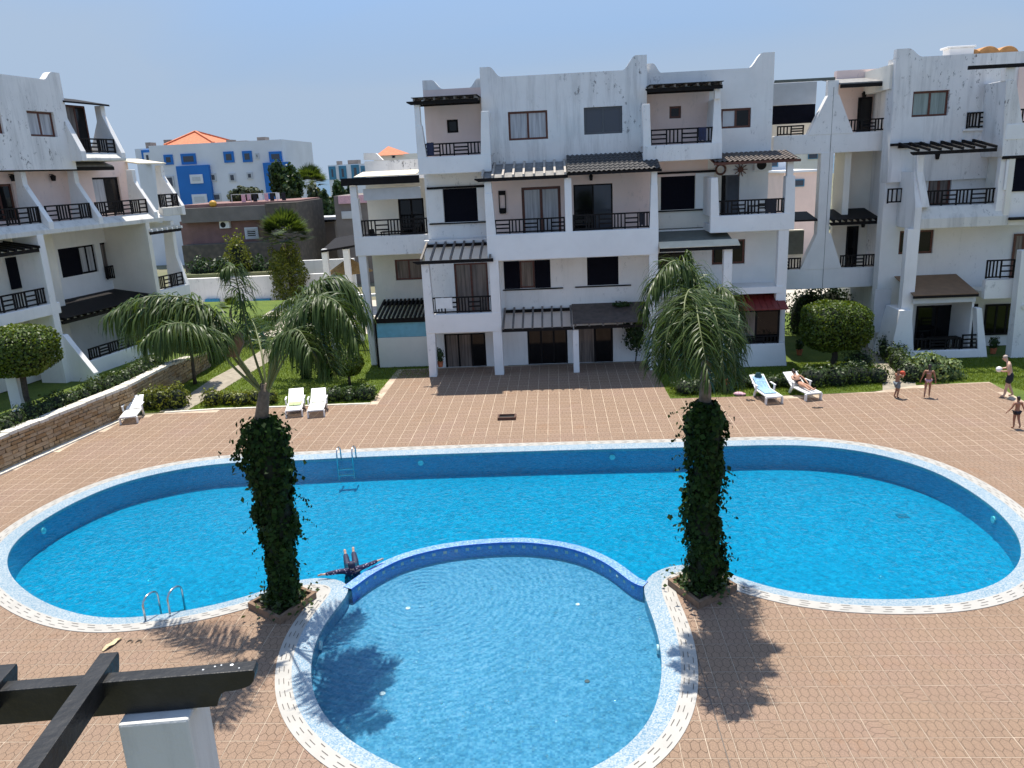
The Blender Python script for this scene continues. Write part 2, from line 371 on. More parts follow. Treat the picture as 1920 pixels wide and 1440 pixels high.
M['tile'] = tile_mat('pressed_paver', False); M['groove'] = tile_mat('paver_groove', True)
def mosaic(name, stops, cell=0.024, rough=0.3, big=0.25):
    m, t, b = nodes_of(name); p = pos(t)
    dv = t.nodes.new('ShaderNodeVectorMath'); dv.operation = 'SCALE'; dv.inputs['Scale'].default_value = 1 / cell; t.links.new(p, dv.inputs[0])
    fl = t.nodes.new('ShaderNodeVectorMath'); fl.operation = 'FLOOR'; t.links.new(dv.outputs[0], fl.inputs[0])
    wn = t.nodes.new('ShaderNodeTexWhiteNoise'); t.links.new(fl.outputs[0], wn.inputs['Vector'])
    c = ramp(t, wn.outputs[0], stops)
    n1 = N(t, 'TexNoise', Scale=0.5, Detail=4.0); t.links.new(p, n1.inputs['Vector'])
    c = mixc(t, ramp(t, n1.outputs[0], [(0.3, 0.0), (0.7, big)]), c, [x * 0.75 for x in stops[0][1]])
    t.links.new(c, b.inputs['Base Color']); b.inputs['Roughness'].default_value = rough; return m
M['mos_edge'] = mosaic('pale_mosaic', [(0, (0.14, 0.25, 0.35)), (0.35, (0.27, 0.36, 0.42)), (0.7, (0.37, 0.43, 0.46)), (1, (0.48, 0.49, 0.49))])
M['mos_main'] = mosaic('pool_mosaic', [(0, (0.001, 0.235, 0.42)), (0.5, (0.002, 0.275, 0.47)), (1, (0.004, 0.315, 0.52))], 0.05, big=0.2)
M['mos_kid'] = mosaic('kid_mosaic', [(0, (0.04, 0.19, 0.34)), (0.5, (0.065, 0.25, 0.40)), (1, (0.11, 0.31, 0.46))], 0.045, big=0.15)
M['mos_div'] = mosaic('divider_mosaic', [(0, (0.012, 0.09, 0.42)), (0.6, (0.02, 0.14, 0.52)), (1, (0.04, 0.22, 0.62))], 0.03)
M['mos_divtop'] = mosaic('divider_top_mosaic', [(0, (0.08, 0.20, 0.55)), (0.6, (0.20, 0.36, 0.70)), (1, (0.40, 0.55, 0.80))], 0.025)
M['grate'] = simple('white_grate', (0.41, 0.39, 0.355), 0.5, 0.07, 2.5)
M['slot'] = simple('dark_slot', (0.10, 0.09, 0.08), 0.8, 0.2, 5)
def water(name, tint, sc, murk, mixf, ring=None):
    m, t, b = nodes_of(name); t.nodes.remove(b); p = pos(t)
    n1 = N(t, 'TexNoise', Scale=sc, Detail=3.0, Roughness=0.55, Distortion=0.6); t.links.new(p, n1.inputs['Vector'])
    h = n1.outputs[0]
    if ring:
        mpn = N(t, 'Mapping'); mpn.inputs['Location'].default_value = (-ring[0], -ring[1], 0); t.links.new(p, mpn.inputs['Vector'])
        w = N(t, 'TexWave', Scale=ring[2], Distortion=1.6, Detail=2.0); w.wave_type = 'RINGS'; w.rings_direction = 'Z'
        w.inputs['Detail Scale'].default_value = 0.7; t.links.new(mpn.outputs[0], w.inputs['Vector'])
        ln = t.nodes.new('ShaderNodeVectorMath'); ln.operation = 'LENGTH'; t.links.new(mpn.outputs[0], ln.inputs[0])
        fade = t.nodes.new('ShaderNodeMapRange'); fade.inputs[1].default_value = 1.2; fade.inputs[2].default_value = 6.0; fade.inputs[3].default_value = 0.32; fade.inputs[4].default_value = 0.0
        t.links.new(ln.outputs['Value'], fade.inputs[0])
        mu = t.nodes.new('ShaderNodeMath'); mu.operation = 'MULTIPLY_ADD'; t.links.new(w.outputs[1], mu.inputs[0]); t.links.new(fade.outputs[0], mu.inputs[1]); t.links.new(h, mu.inputs[2]); h = mu.outputs[0]
    bp = N(t, 'Bump', Strength=0.9, Distance=0.045); t.links.new(h, bp.inputs['Height'])
    tr = t.nodes.new('ShaderNodeBsdfTransparent'); t.links.new(ramp(t, h, [(.30, [x * .72 for x in tint]), (.53, [x * .94 for x in tint]), (.68, [min(1, x * 1.30) for x in tint])]), tr.inputs[0])  # light and dark of the ripples painted into the tint by wave height
    df = t.nodes.new('ShaderNodeBsdfDiffuse'); df.inputs[0].default_value = (*murk, 1); t.links.new(bp.outputs[0], df.inputs['Normal'])
    gl = t.nodes.new('ShaderNodeBsdfGlossy'); gl.inputs['Roughness'].default_value = 0.03; t.links.new(bp.outputs[0], gl.inputs['Normal'])
    fr = t.nodes.new('ShaderNodeFresnel'); fr.inputs[0].default_value = 1.2; t.links.new(bp.outputs[0], fr.inputs['Normal'])
    m1 = t.nodes.new('ShaderNodeMixShader'); m1.inputs[0].default_value = mixf; t.links.new(tr.outputs[0], m1.inputs[1]); t.links.new(df.outputs[0], m1.inputs[2])
    m2 = t.nodes.new('ShaderNodeMixShader'); t.links.new(fr.outputs[0], m2.inputs[0]); t.links.new(m1.outputs[0], m2.inputs[1]); t.links.new(gl.outputs[0], m2.inputs[2])
    t.links.new(m2.outputs[0], t.nodes['Material Output'].inputs[0]); return m
M['water'] = water('pool_water', (0.40, 0.94, 0.97), 7.5, (0.001, 0.22, 0.42), 0.05)
M['water_kid'] = water('wading_water', (0.80, 0.97, 1.0), 7.0, (0.06, 0.32, 0.50), 0.08, ring=(-3.4, 16.6, 1.9))

# --- ground sheet to the horizon, with the pool hole
HOLE = off(0.34)
big = 3000
tag(sheet('ground', [(-big, -60), (big, -60), (big, 420), (-big, 420)], [HOLE], -0.04, M['earth']), 'dry earth and scrub ground stretching to the sea', 'ground', kind='structure')
m, t, b = nodes_of('sea'); b.inputs['Base Color'].default_value = (0.03, 0.09, 0.14, 1); b.inputs['Roughness'].default_value = 0.25
sea = MB(); sea.poly([(-5000, 418, -0.5), (5000, 418, -0.5), (5000, 5500, -0.5), (-5000, 5500, -0.5)]); tag(sea.build('sea', m), 'flat blue sea on the horizon', 'sea', kind='structure')
# --- deck: grout bed + pressed tiles
wallA, wallB = ground(-60, 912), ground(250, 775)
DECK = [(-24, 3), (21, 3), (21, 26), tuple(ground(1920, 752)[:2]), tuple(ground(1890, 735)[:2]), tuple(ground(1855, 716)[:2]), (14.9, 32.6), (12.9, 31.85), (9.85, 31.65), (4.6, 31.75), (4.55, 38.3), (-8.1, 38.3), (-8.2, 32.3), (-15.0, 32.15), (-17.2, 31.85), (wallB.x + .1, wallB.y - .5), (wallA.x, wallA.y), (-21.5, 16), (-24, 12)]
DECKN = np.array(DECK)
deck = sheet('pool_deck', DECK, [off(0.45)], -0.002, M['grout']); tag(deck, 'pinkish brown pressed paving around the pool', 'paving', kind='structure')
def clip_poly(P, ax, lim, sign):
    out = []
    for i in range(len(P)):
        a, c = P[i], P[(i + 1) % len(P)]; ia, ic = sign * (a[ax] - lim) <= 0, sign * (c[ax] - lim) <= 0
        if ia: out.append(a)
        if ia != ic:
            s = (lim - a[ax]) / (c[ax] - a[ax]); out.append((a[0] + s * (c[0] - a[0]), a[1] + s * (c[1] - a[1])))
    return out
def tile_cells(par):
    hx, ry, g, hw = TILE / 3, TILE / 2, 0.0048, TILE / 2 - 0.010; cells = []
    for r_ in range(-3, 4):
        for c_ in range(-4, 5):
            cx = c_ * hx + (hx / 2 if (r_ + par) % 2 else 0) + 0.03; cy = r_ * ry + 0.05
            H = [(cx, cy + ry * 2 / 3 - g), (cx - hx / 2 + g, cy + ry / 3 - g * .6), (cx - hx / 2 + g, cy - ry / 3 + g * .6), (cx, cy - ry * 2 / 3 + g), (cx + hx / 2 - g, cy - ry / 3 + g * .6), (cx + hx / 2 - g, cy + ry / 3 - g * .6)]
            for ax in (0, 1):
                for sg in (1, -1): H = clip_poly(H, ax, sg * hw, sg) if len(H) > 2 else []
            if len(H) > 2:
                a_ = abs(sum(H[i][0] * H[(i + 1) % len(H)][1] - H[(i + 1) % len(H)][0] * H[i][1] for i in range(len(H)))) / 2
                if a_ > 2e-4: cells.append(H)
    return cells
CELLS = [tile_cells(0), tile_cells(1)]
tmesh = []
for par in (0, 1):
    mb = MB(); hw = TILE / 2 - 0.005
    mb.cm = 1; mb.poly([(-hw, -hw, -0.0012), (hw, -hw, -0.0012), (hw, hw, -0.0012), (-hw, hw, -0.0012)]); mb.cm = 0
    for H in CELLS[par]:
        mb.poly([(x, y, 0) for x, y in H])
        for i in range(len(H)):
            a, c = H[i], H[(i + 1) % len(H)]; mb.poly([(a[0], a[1], -0.0012), (c[0], c[1], -0.0012), (c[0], c[1], 0), (a[0], a[1], 0)])
    me = bpy.data.meshes.new('paving_tile'); me.from_pydata(mb.v, [], mb.f); me.materials.append(M['tile']); me.materials.append(M['groove'])
    me.polygons.foreach_set('material_index', mb.m); me.update(); tmesh.append(me)
ej0, ej1 = ground(1368, 1140), ground(1491, 1440)
mbj = MB(); mbj.box(2.57, 2.585, 9.5, 15.2, -.004, .0015); mbj.build('expansion_joint', M['slot'], deck)
ii, jj = np.meshgrid(np.arange(-52, 46), np.arange(6, 84), indexing='ij')
cen = np.stack([ii.ravel() * TILE + TILE / 2, jj.ravel() * TILE + TILE / 2], 1); par = (jj.ravel()) % 2
ok = ~inside(off(0.30), cen)
for dx in (-.17, .17):
    for dy in (-.17, .17): ok &= inside(DECKN, cen + np.array([dx, dy]))
cen, par = cen[ok], par[ok]
edge = inside(off(1.0), cen); ecen, epar = cen[edge], par[edge]; cen, par = cen[~edge], par[~edge]
# tiles cut to the curve of the coping: kept cell by cell
cut = MB(); lim = off(0.56)
for (cx_, cy_), pp_ in zip(ecen, epar):
    H_ = CELLS[pp_]; ctr = np.array([np.mean(h_, axis=0) for h_ in H_]) + [cx_, cy_]; keep_ = ~inside(lim, ctr)
    for h_, k_ in zip(H_, keep_):
        if not k_: continue
        m_ = np.mean(h_, axis=0); cut.cm = 0; cut.poly([(cx_ + x, cy_ + y, 0) for x, y in h_]); cut.cm = 1; cut.poly([(cx_ + m_[0] + (x - m_[0]) * 1.08, cy_ + m_[1] + (y - m_[1]) * 1.08, -.0012) for x, y in h_])
me = bpy.data.meshes.new('cut_paving_tiles'); me.from_pydata(cut.v, [], cut.f); me.materials.append(M['tile']); me.materials.append(M['groove']); me.polygons.foreach_set('material_index', cut.m); me.update()
o = bpy.data.objects.new('cut_paving_tiles', me); col.objects.link(o); o.parent = deck; o['kind'] = 'stuff'
cc = (W2C @ np.c_[cen, np.full(len(cen), -CAM_H)].T).T
vis = (cc[:, 2] > 1) & (np.abs(cc[:, 0] / cc[:, 2]) < 0.66) & (cc[:, 1] / cc[:, 2] < 0.50)
order = np.argsort(np.where(vis, np.linalg.norm(cc, axis=1), 1e9))
near = set(order[:300].tolist())
for k in order[:300]:
    o = bpy.data.objects.new('paving_tile', tmesh[par[k]]); col.objects.link(o); o.parent = deck; o.location = (cen[k, 0], cen[k, 1], RNG.uniform(-.0003, .0004))
    o.rotation_euler = (RNG.normal(0, .0008), RNG.normal(0, .0008), RNG.normal(0, .004) + (math.pi / 2 if RNG.uniform() < .04 else 0))
tv, tf, tm = [], [], []
rest = [k for k in range(len(cen)) if k not in near]
V_all, L_all, S_all, M_all, base = [], [], [], [], 0
for pr_ in (0, 1):
    vs, fs = [(-TILE/2+.010, -TILE/2+.010, -.0012), (TILE/2-.010, -TILE/2+.010, -.0012), (TILE/2-.010, TILE/2-.010, -.0012), (-TILE/2+.010, TILE/2-.010, -.0012)], [(0, 1, 2, 3)]; ms_ = [1]
    for H in CELLS[pr_]:
        b0 = len(vs); vs += [(x, y, 0) for x, y in H]; fs.append(tuple(range(b0, b0 + len(H)))); ms_.append(0)
    vs = np.array(vs); ks = [k for k in rest if par[k] == pr_]
    V = (vs[None] + np.c_[cen[ks], RNG.uniform(-.0003, .0004, len(ks))][:, None, :]).reshape(-1, 3)
    fl = np.array([i for f in fs for i in f]); sz = np.array([len(f) for f in fs])
    L = (fl[None] + (np.arange(len(ks)) * len(vs))[:, None]).ravel() + base
    V_all.append(V); L_all.append(L); S_all.append(np.tile(sz, len(ks))); M_all.append(np.tile(ms_, len(ks))); base += len(V)
V, L, S, MI = np.vstack(V_all), np.concatenate(L_all), np.concatenate(S_all), np.concatenate(M_all)
me = bpy.data.meshes.new('paving_tiles'); me.vertices.add(len(V)); me.vertices.foreach_set('co', V.astype(np.float32).ravel())
me.loops.add(len(L)); me.loops.foreach_set('vertex_index', L.astype(np.int32)); me.polygons.add(len(S))
me.polygons.foreach_set('loop_start', np.r_[0, np.cumsum(S)[:-1]].astype(np.int32)); me.materials.append(M['tile']); me.materials.append(M['groove'])
me.polygons.foreach_set('material_index', MI.astype(np.int32)); me.update(calc_edges=True)
o = bpy.data.objects.new('paving_tiles', me); col.objects.link(o); o.parent = deck; o['kind'] = 'stuff'

# --- pool shells
def shell(name, P, zf, mat, label):
    mb = MB(); n = len(P)
    top = [(float(a), float(c), -0.05) for a, c in P]; bot = [(float(a), float(c), zf) for a, c in P]
    for i in range(n):
        j = (i + 1) % n; mb.poly([top[i], top[j], bot[j], bot[i]])
    mb.poly(bot); o = mb.build(name, mat); return tag(o, label, 'pool', kind='structure')
def shrink(P, d):
    e = np.roll(P, -1, 0) - np.roll(P, 1, 0); nn = np.stack([e[:, 1], -e[:, 0]], 1); nn /= np.linalg.norm(nn, axis=1)[:, None]
    a = 0.5 * np.sum(P[:, 0] * np.roll(P[:, 1], -1) - np.roll(P[:, 0], -1) * P[:, 1]); return P - (nn if a > 0 else -nn) * d
shell('pool', shrink(MAINP, 0.015), -0.88, M['mos_main'], 'blue tiled main pool basin with rounded ends')
shell('wading_pool', shrink(KIDP, 0.015), -0.40, M['mos_kid'], 'shallow round wading pool basin in pale blue mosaic')
def waterobj(name, P, mat, label):
    bm = bmesh.new(); vs = [bm.verts.new((float(a), float(c), -0.075)) for a, c in P]; f = bm.faces.new(vs); f.normal_update()
    if f.normal.z < 0: f.normal_flip()
    me = bpy.data.meshes.new(name); bm.to_mesh(me); bm.free(); me.materials.append(mat)
    o = bpy.data.objects.new(name, me); col.objects.link(o); return tag(o, label, 'water', kind='structure')
waterobj('pool_water', MAINP, M['water'], 'clear blue water filling the main pool')
waterobj('wading_pool_water', KIDP, M['water_kid'], 'rippled pale blue water of the round wading pool')
# --- divider wall between the two basins (its top just under the coping)
dv = tag(bpy.data.objects.new('pool_divider', None), 'curved blue mosaic wall dividing wading pool from main pool', 'wall'); col.objects.link(dv); dv['kind'] = 'structure'
def ribbon(P, d0, d1, z0, z1, P2N=None):
    e = np.gradient(P, axis=0); nn = np.stack([-e[:, 1], e[:, 0]], 1); nn /= np.linalg.norm(nn, axis=1)[:, None]
    return P + nn * d0, P + nn * d1
a0, a1 = ribbon(ARC, -0.13, 0.13, 0, 0)
mb = MB()
for i in range(len(ARC) - 1):
    for Pq in (a0, a1): mb.poly([(*Pq[i], -1.5), (*Pq[i + 1], -1.5), (*Pq[i + 1], -0.02), (*Pq[i], -0.02)])
mb.build('divider_wall', M['mos_div'], dv)
mb = MB()
for i in range(len(ARC) - 1): mb.poly([(*a0[i], -0.02), (*a0[i + 1], -0.02), (*a1[i + 1], -0.02), (*a1[i], -0.02)])
mb.build('divider_cap', M['mos_divtop'], dv)
mb = MB(); a2, a3 = ribbon(ARC, -0.134, -0.142, 0, 0); a4, _ = ribbon(ARC, 0.134, 0.142, 0, 0)
side = a2 if np.linalg.norm(a2.mean(0) - KIDP.mean(0)) < np.linalg.norm(a4.mean(0) - KIDP.mean(0)) else a4
for i in range(2, len(ARC) - 3, 3):
    p0, p1 = side[i], side[i] + (side[i + 1] - side[i]) * 0.9
    mb.poly([(*p0, -0.19), (*p1, -0.19), (*p1, -0.11), (*p0, -0.11)])
mb.build('pale_tile_band', M['grate'], dv)
# --- coping: pale mosaic shelf and the white overflow grating with its slots
cop = tag(bpy.data.objects.new('pool_coping', None), 'pale mosaic and white slotted coping round the pools', 'coping'); col.objects.link(cop); cop['kind'] = 'structure'
def ring(d0, d1, z0, z1, name, mat, thick=True):
    A_, B_ = off(d0), off(d1); mb = MB(); n = len(A_)
    for i in range(n):
        j = (i + 1) % n
        mb.poly([(*A_[i], z0), (*A_[j], z0), (*B_[j], z1), (*B_[i], z1)])
        if thick: mb.poly([(*B_[i], z1), (*B_[j], z1), (*B_[j], z1 - .12), (*B_[i], z1 - .12)])
        mb.poly([(*A_[i], z0), (*A_[j], z0), (*A_[j], z0 - .10), (*A_[i], z0 - .10)])
    return mb.build(name, mat, cop)
ring(-0.02, 0.36, -0.045, 0.010, 'mosaic_shelf', M['mos_edge'])
ring(0.36, 0.68, 0.012, 0.016, 'overflow_grating', M['grate'])
mb = MB()
for d, ph in ((0.42, 0), (0.51, 1), (0.60, 2)):
    A_ = off(d); seg = np.linalg.norm(np.roll(A_, -1, 0) - A_, axis=1); L_ = np.r_[0, np.cumsum(seg)]
    AA = np.vstack([A_, A_[:1]]); s = ph * 0.17
    while s < L_[-1] - .3:
        q = [np.array([np.interp(s + k * 0.062, L_, AA[:, 0]), np.interp(s + k * 0.062, L_, AA[:, 1])]) for k in range(4)]
        for k in range(3 if random.random() > .15 else 2):
            e = q[k + 1] - q[k]; nn = np.array([-e[1], e[0]]) / max(np.linalg.norm(e), 1e-6) * 0.0065
            mb.poly([(*(q[k] - nn), 0.0195), (*(q[k + 1] - nn), 0.0195), (*(q[k + 1] + nn), 0.0195), (*(q[k] + nn), 0.0195)])
        s += 0.42 + random.uniform(-.02, .02)
mb.build('grating_slots', M['slot'], cop)['kind'] = 'stuff'
M['palewood'] = simple('bleached_rafter', (0.42, 0.37, 0.32), .8, .2, 9)
# ================================================================ facade kit
def wall(fr, name, u0, u1, z0, z1, v, thick, holes, mat, parent, reveal=0.16):
    """a wall with real openings: front sheet, reveals, closed sides"""
    us = sorted({u0, u1, *[min(max(h[k], u0), u1) for h in holes for k in (0, 1)]}); zs = sorted({z0, z1, *[min(max(h[k], z0), z1) for h in holes for k in (2, 3)]})
    mb = MB(fr); w = fr.w
    for i in range(len(us) - 1):
        for j in range(len(zs) - 1):
            cu, cz = (us[i] + us[i + 1]) / 2, (zs[j] + zs[j + 1]) / 2
            if any(h[0] < cu < h[1] and h[2] < cz < h[3] for h in holes): continue
            mb.poly([w(us[i], v, zs[j]), w(us[i + 1], v, zs[j]), w(us[i + 1], v, zs[j + 1]), w(us[i], v, zs[j + 1])])
    for h in holes:
        a, b_, c, d = h; r = v + reveal
        mb.poly([w(a, v, c), w(b_, v, c), w(b_, r, c), w(a, r, c)]); mb.poly([w(a, r, d), w(b_, r, d), w(b_, v, d), w(a, v, d)])
        mb.poly([w(a, r, c), w(a, r, d), w(a, v, d), w(a, v, c)]); mb.poly([w(b_, v, c), w(b_, v, d), w(b_, r, d), w(b_, r, c)])
    t_ = v + thick
    mb.poly([w(u0, t_, z0), w(u0, v, z0), w(u0, v, z1), w(u0, t_, z1)]); mb.poly([w(u1, v, z0), w(u1, t_, z0), w(u1, t_, z1), w(u1, v, z1)])
    mb.poly([w(u0, v, z1), w(u1, v, z1), w(u1, t_, z1), w(u0, t_, z1)]); mb.poly([w(u0, t_, z0), w(u1, t_, z0), w(u1, v, z0), w(u0, v, z0)])
    me = bpy.data.meshes.new(name); me.from_pydata(mb.v, [], mb.f); me.materials.append(mat); me.update()
    o = bpy.data.objects.new(name, me); col.objects.link(o); put(o, parent); return o
def window(fr, h, v, parent, frame='brown', pane='glass', n=2, fw=0.095, name='window', rev=0.10, pane2=None):
    u0, u1, z0, z1 = h; v = v + rev; mb = MB(fr)
    e = 0.004
    mb.box(u0 + e, u1 - e, v, v + .06, z0 + e, z0 + fw).box(u0 + e, u1 - e, v, v + .06, z1 - fw, z1 - e).box(u0 + e, u0 + fw, v, v + .06, z0 + fw, z1 - fw).box(u1 - fw, u1 - e, v, v + .06, z0 + fw, z1 - fw)
    cw = (u1 - u0 - 2 * fw - (n - 1) * fw) / n
    for k in range(1, n): mb.box(u0 + fw + k * cw + (k - 1) * fw, u0 + fw + k * (cw + fw), v + .004, v + .056, z0 + fw, z1 - fw)
    o = mb.build(name, M[frame], parent)
    for k in range(n):
        a = u0 + fw + k * (cw + fw); MB(fr).box(a - .01, a + cw + .01, v + .025, v + .04, z0 + fw - .01, z1 - fw + .01).build('pane', M[(pane2 if pane2 and k == n - 1 else pane)], o)
    return o
def louvre(fr, h, v, parent, mat='navy', name='shutter', n=None):
    """a closed louvred shutter leaf"""
    u0, u1, z0, z1 = h; mb = MB(fr); mb.box(u0, u1, v + .03, v + .05, z0, z1)
    mb.box(u0, u0 + .06, v, v + .03, z0, z1).box(u1 - .06, u1, v, v + .03, z0, z1).box(u0 + .06, u1 - .06, v, v + .03, z1 - .07, z1).box(u0 + .06, u1 - .06, v, v + .03, z0, z0 + .07)
    k = max(6, int((z1 - z0) / .09)); dz = (z1 - z0 - .14) / k; w = fr.w
    for i in range(k):
        a = z0 + .07 + i * dz; mb.poly([w(u0 + .06, v + .004, a), w(u1 - .06, v + .004, a), w(u1 - .06, v + .028, a + dz), w(u0 + .06, v + .028, a + dz)])
    return mb.build(name, M[mat], parent)
def railing(fr, u0, u1, z0, z1, v, parent, start='v', mat='wood', feet=True, skew=0.0):
    """wooden balcony rail: panels of uprights alternating with panels of cross bars"""
    mb = MB(fr); t_ = .05
    mb.box(u0, u1, v, v + .07, z1 - .065, z1); mb.box(u0, u1, v + .008, v + .062, z0 + .03, z0 + .095)
    n = max(1, round((u1 - u0) / .62)); pw = (u1 - u0) / n; kind = start
    for k in range(n):
        a, b_ = u0 + k * pw, u0 + (k + 1) * pw
        mb.box(a, a + .06, v + .004, v + .066, z0, z1 - .055)
        if kind == 'v':
            for j in range(1, 4): c = a + j * pw / 4 + .005; mb.box(c - .03, c + .03, v + .012, v + .056, z0 + .08, z1 - .055)
        else:
            for j in (1, 2): c = z0 + .08 + (z1 - .055 - z0 - .08) * j / 3; mb.box(a + .06, b_, v + .012, v + .056, c - .033, c + .033)
        kind = 'h' if kind == 'v' else 'v'
    mb.box(u1 - .06, u1, v + .004, v + .066, z0, z1 - .055)
    return mb.build('railing', M[mat], parent)
def sloped(fr, u0, u1, v0, z0, v1, z1, th):
    """slab from front edge (v0,z0) to back edge (v1,z1)"""
    mb = MB(fr); mb.prism_vz([(v0, z0), (v1, z1), (v1, z1 + th), (v0, z0 + th)], u0, u1); return mb
def pergola(fr, u0, u1, vf, zf, vb, zb, parent, n=8, ext=.25, cover=None, rmat='rafter', beam=.15, name='pergola', under=False):
    mb = MB(fr)
    prof = [(u0 - ext, zf - beam * .35), (u0 - ext, zf), (u1 + ext * .2, zf), (u1 + ext * .2, zf - beam), (u0 - ext * .4, zf - beam)]
    mb.prism_uz(prof, vf, vf + .10)
    o = mb.build(name, M['wood'], parent); MB(fr).box(u0, u1, vb - .10, vb - .01, zb - beam, zb - .002).build('wall_beam', M['wood'], o)
    for k in range(n):
        c = u0 + .06 + (u1 - u0 - .12) * k / max(1, n - 1)
        sloped(fr, c - .045, c + .045, vf - .12, zf + .004, vb - .005, zb + .004, .11).build('rafter', M[rmat], o)
    if cover and under: sloped(fr, u0, u1, vf + .11, zf - .03, vb - .11, zb - .03, .02).build('roof_sheet', M[cover], o)
    elif cover: sloped(fr, u0 - .05, u1 + .05, vf - .18, zf + .122, vb - .004, zb + .122, .025).build('roof_sheet', M[cover], o)
    return o
def tiled(fr, u0, u1, vf, zf, vb, zb, parent, mat, fascia='wood', name='tiled_canopy'):
    mb = MB(fr); mb.box(u0 - .05, u1 + .05, vf - .02, vf + .05, zf - .12, zf - .005); mb.prism_vz([(vf, zf - .12), (vb, zb - .12), (vb, zb - .06), (vf, zf - .06)], u0, u1)
    o = mb.build(name, M[fascia], parent)
    rows = max(3, int((vb - vf) / .28)); cols = int((u1 - u0) / .055); V = []; F = []; w = fr.w
    for r_ in range(rows):
        for e in (0, 1):
            s = (r_ + e) / rows; lift = .035 if e == 0 else 0.0
            for c in range(cols + 1):
                u = u0 + (u1 - u0) * c / cols; V.append(w(u, vf - .06 + (vb - vf + .06) * s, zf + (zb - zf) * s + lift + .028 * math.sin(2 * math.pi * (u - u0) / .22)))
    n_ = cols + 1
    for r_ in range(2 * rows - 1):
        for c in range(cols): a = r_ * n_ + c; F.append((a, a + 1, a + n_ + 1, a + n_))
    me = bpy.data.meshes.new('roof_tiles'); me.from_pydata(V, [], F); me.materials.append(M[mat]); me.update()
    q = bpy.data.objects.new('roof_tiles', me); col.objects.link(q); put(q, o); return o
def parapet(fr, rc, v, d, parent, mat='white', name='balcony_parapet', lip=.05):
    """balcony front: box with a slightly thicker bottom lip"""
    u0, u1, z0, z1 = rc; mb = MB(fr); mb.box(u0, u1, v, v + d, z0, z1)
    return mb.build(name, M[mat], parent, bevel=.03)
def boxpart(fr, name, rc, v, d, mat, parent, bevel=.015):
    return MB(fr).box(rc[0], rc[1], v, v + d, rc[2], rc[3]).build(name, M[mat], parent, bevel=bevel)
def lantern(fr, u, v, z, parent):
    mb = MB(fr); mb.box(u - .02, u + .02, v - .18, v, z + .12, z + .15); mb.taper((u - .06, u + .06, v - .24, v - .12), (u - .09, u + .09, v - .27, v - .09), z - .16, z + .06)
    mb.taper((u - .10, u + .10, v - .28, v - .08), (u - .02, u + .02, v - .2, v - .16), z + .06, z + .13)
    return mb.build('wall_lantern', M['wood'], parent)
def skyline(fr, rc_u0, rc_u1, zr, v, d, parent, left=None, right=None, mat='white_old', ramp_=.45):
    """parapet upstand whose ends rise in a curved horn"""
    def horn(u, w_, h, s):
        pts = [(u, zr - .01), (u, zr + h), (u + s * w_ * .45, zr + h)]
        for k in range(1, 7):
            a = k / 6; pts.append((u + s * (w_ * .45 + w_ * .55 * a), zr + h * (0.5 + 0.5 * math.cos(math.pi * a)) * 1.0 + 0.0))
        pts.append((u + s * w_, zr - .01)); MB(fr).prism_uz(pts, v, v + d).build('roof_horn', M[mat], parent)
    if left: horn(rc_u0, left[0], left[1], 1)
    if right: horn(rc_u1, right[0], right[1], -1)

# ================================================================ central apartment block
C = thing('apartment_block', 'white three storey apartment block facing the pool, stepped balconies and dark pergolas', 'building', (0, 38, 0))
f = WF; FR, WA, TO, ST = 36.5, 38.3, 37.2, 38.9
# --- top storey: middle wall
zr = f.px(1050, 138, WA)[1]; um0, um1 = f.px(905, 240, WA)[0], f.px(1213, 230, WA)[0]
z2 = f.px(1000, 330, WA)[1]; h1 = f.rect(953, 208, 1027, 262, WA); h2 = f.rect(1095, 200, 1167, 251, WA)
wall(f, 'wall', um0, um1, z2, zr, WA, .9, [h1, h2], M['white_old'], C)
skyline(f, um0, um1, zr, WA + .003, .35, C, left=(.95, .45), right=(1.1, .60))
window(f, h1, WA, C, 'brown', 'curtain'); window(f, h2, WA, C, 'grey_alu', 'tint')
# --- top left balcony
uL = f.px(780, 250, TO)[0]; uR = f.px(918, 250, TO)[0]; b3 = f.rect(785, 292, 922, 325, TO)
u3l = f.px(783, 300, TO)[0]
parapet(f, (u3l, uR, b3[2], b3[3]), TO, .3, C, 'clean')
MB(f).taper((u3l + .002, u3l + .42, TO + .01, TO + .40), (u3l + .002, u3l + .30, TO + .01, TO + .34), b3[3] - .02, f.px(786, 235, TO)[1]).box(u3l + .01, u3l + .26, TO + .02, TO + .3, f.px(786, 236, TO)[1] - .02, f.px(786, 196, TO)[1]).build('balcony_post', M['clean'], C, bevel=.02)
MB(f).taper((uR - .46, uR - .002, TO + .012, WA), (uR - .34, uR - .004, TO + .012, WA), b3[3] - .02, f.px(913, 208, TO)[1]).build('balcony_side', M['clean'], C, bevel=.02)
hw = f.rect(838, 224, 859, 249, ST); zrl = f.px(850, 166, ST)[1]; ua, ub = f.px(795, 200, ST)[0], f.px(912, 200, ST)[0]
wall(f, 'back_wall', ua, ub, b3[2], zrl, ST, .4, [hw], M['pinkp'], C); window(f, hw, ST, C, 'wood', 'glass', 1)
skyline(f, ua, ub, zrl, ST - .004, .3, C, left=(.95, .42), right=(.75, .38))
pergola(f, u3l, uR - .5, TO - .1, f.px(840, 187, TO)[1], ST, f.px(840, 187, TO)[1] + .04, C, 7, .3, 'wood')
railing(f, u3l + .36, uR - .40, b3[3] + .01, f.px(850, 267, TO)[1], TO + .1, C, 'h')
MB(f).box(u3l + .03, uR - .03, TO + .3, ST + .02, b3[2] + .02, b3[3] - .3).build('balcony_floor', M['white'], C)
MB(f).box(ua - .002, ua + .25, ST + .41, 47, 0, zrl - .02).build('gable_wall', M['white_old'], C)
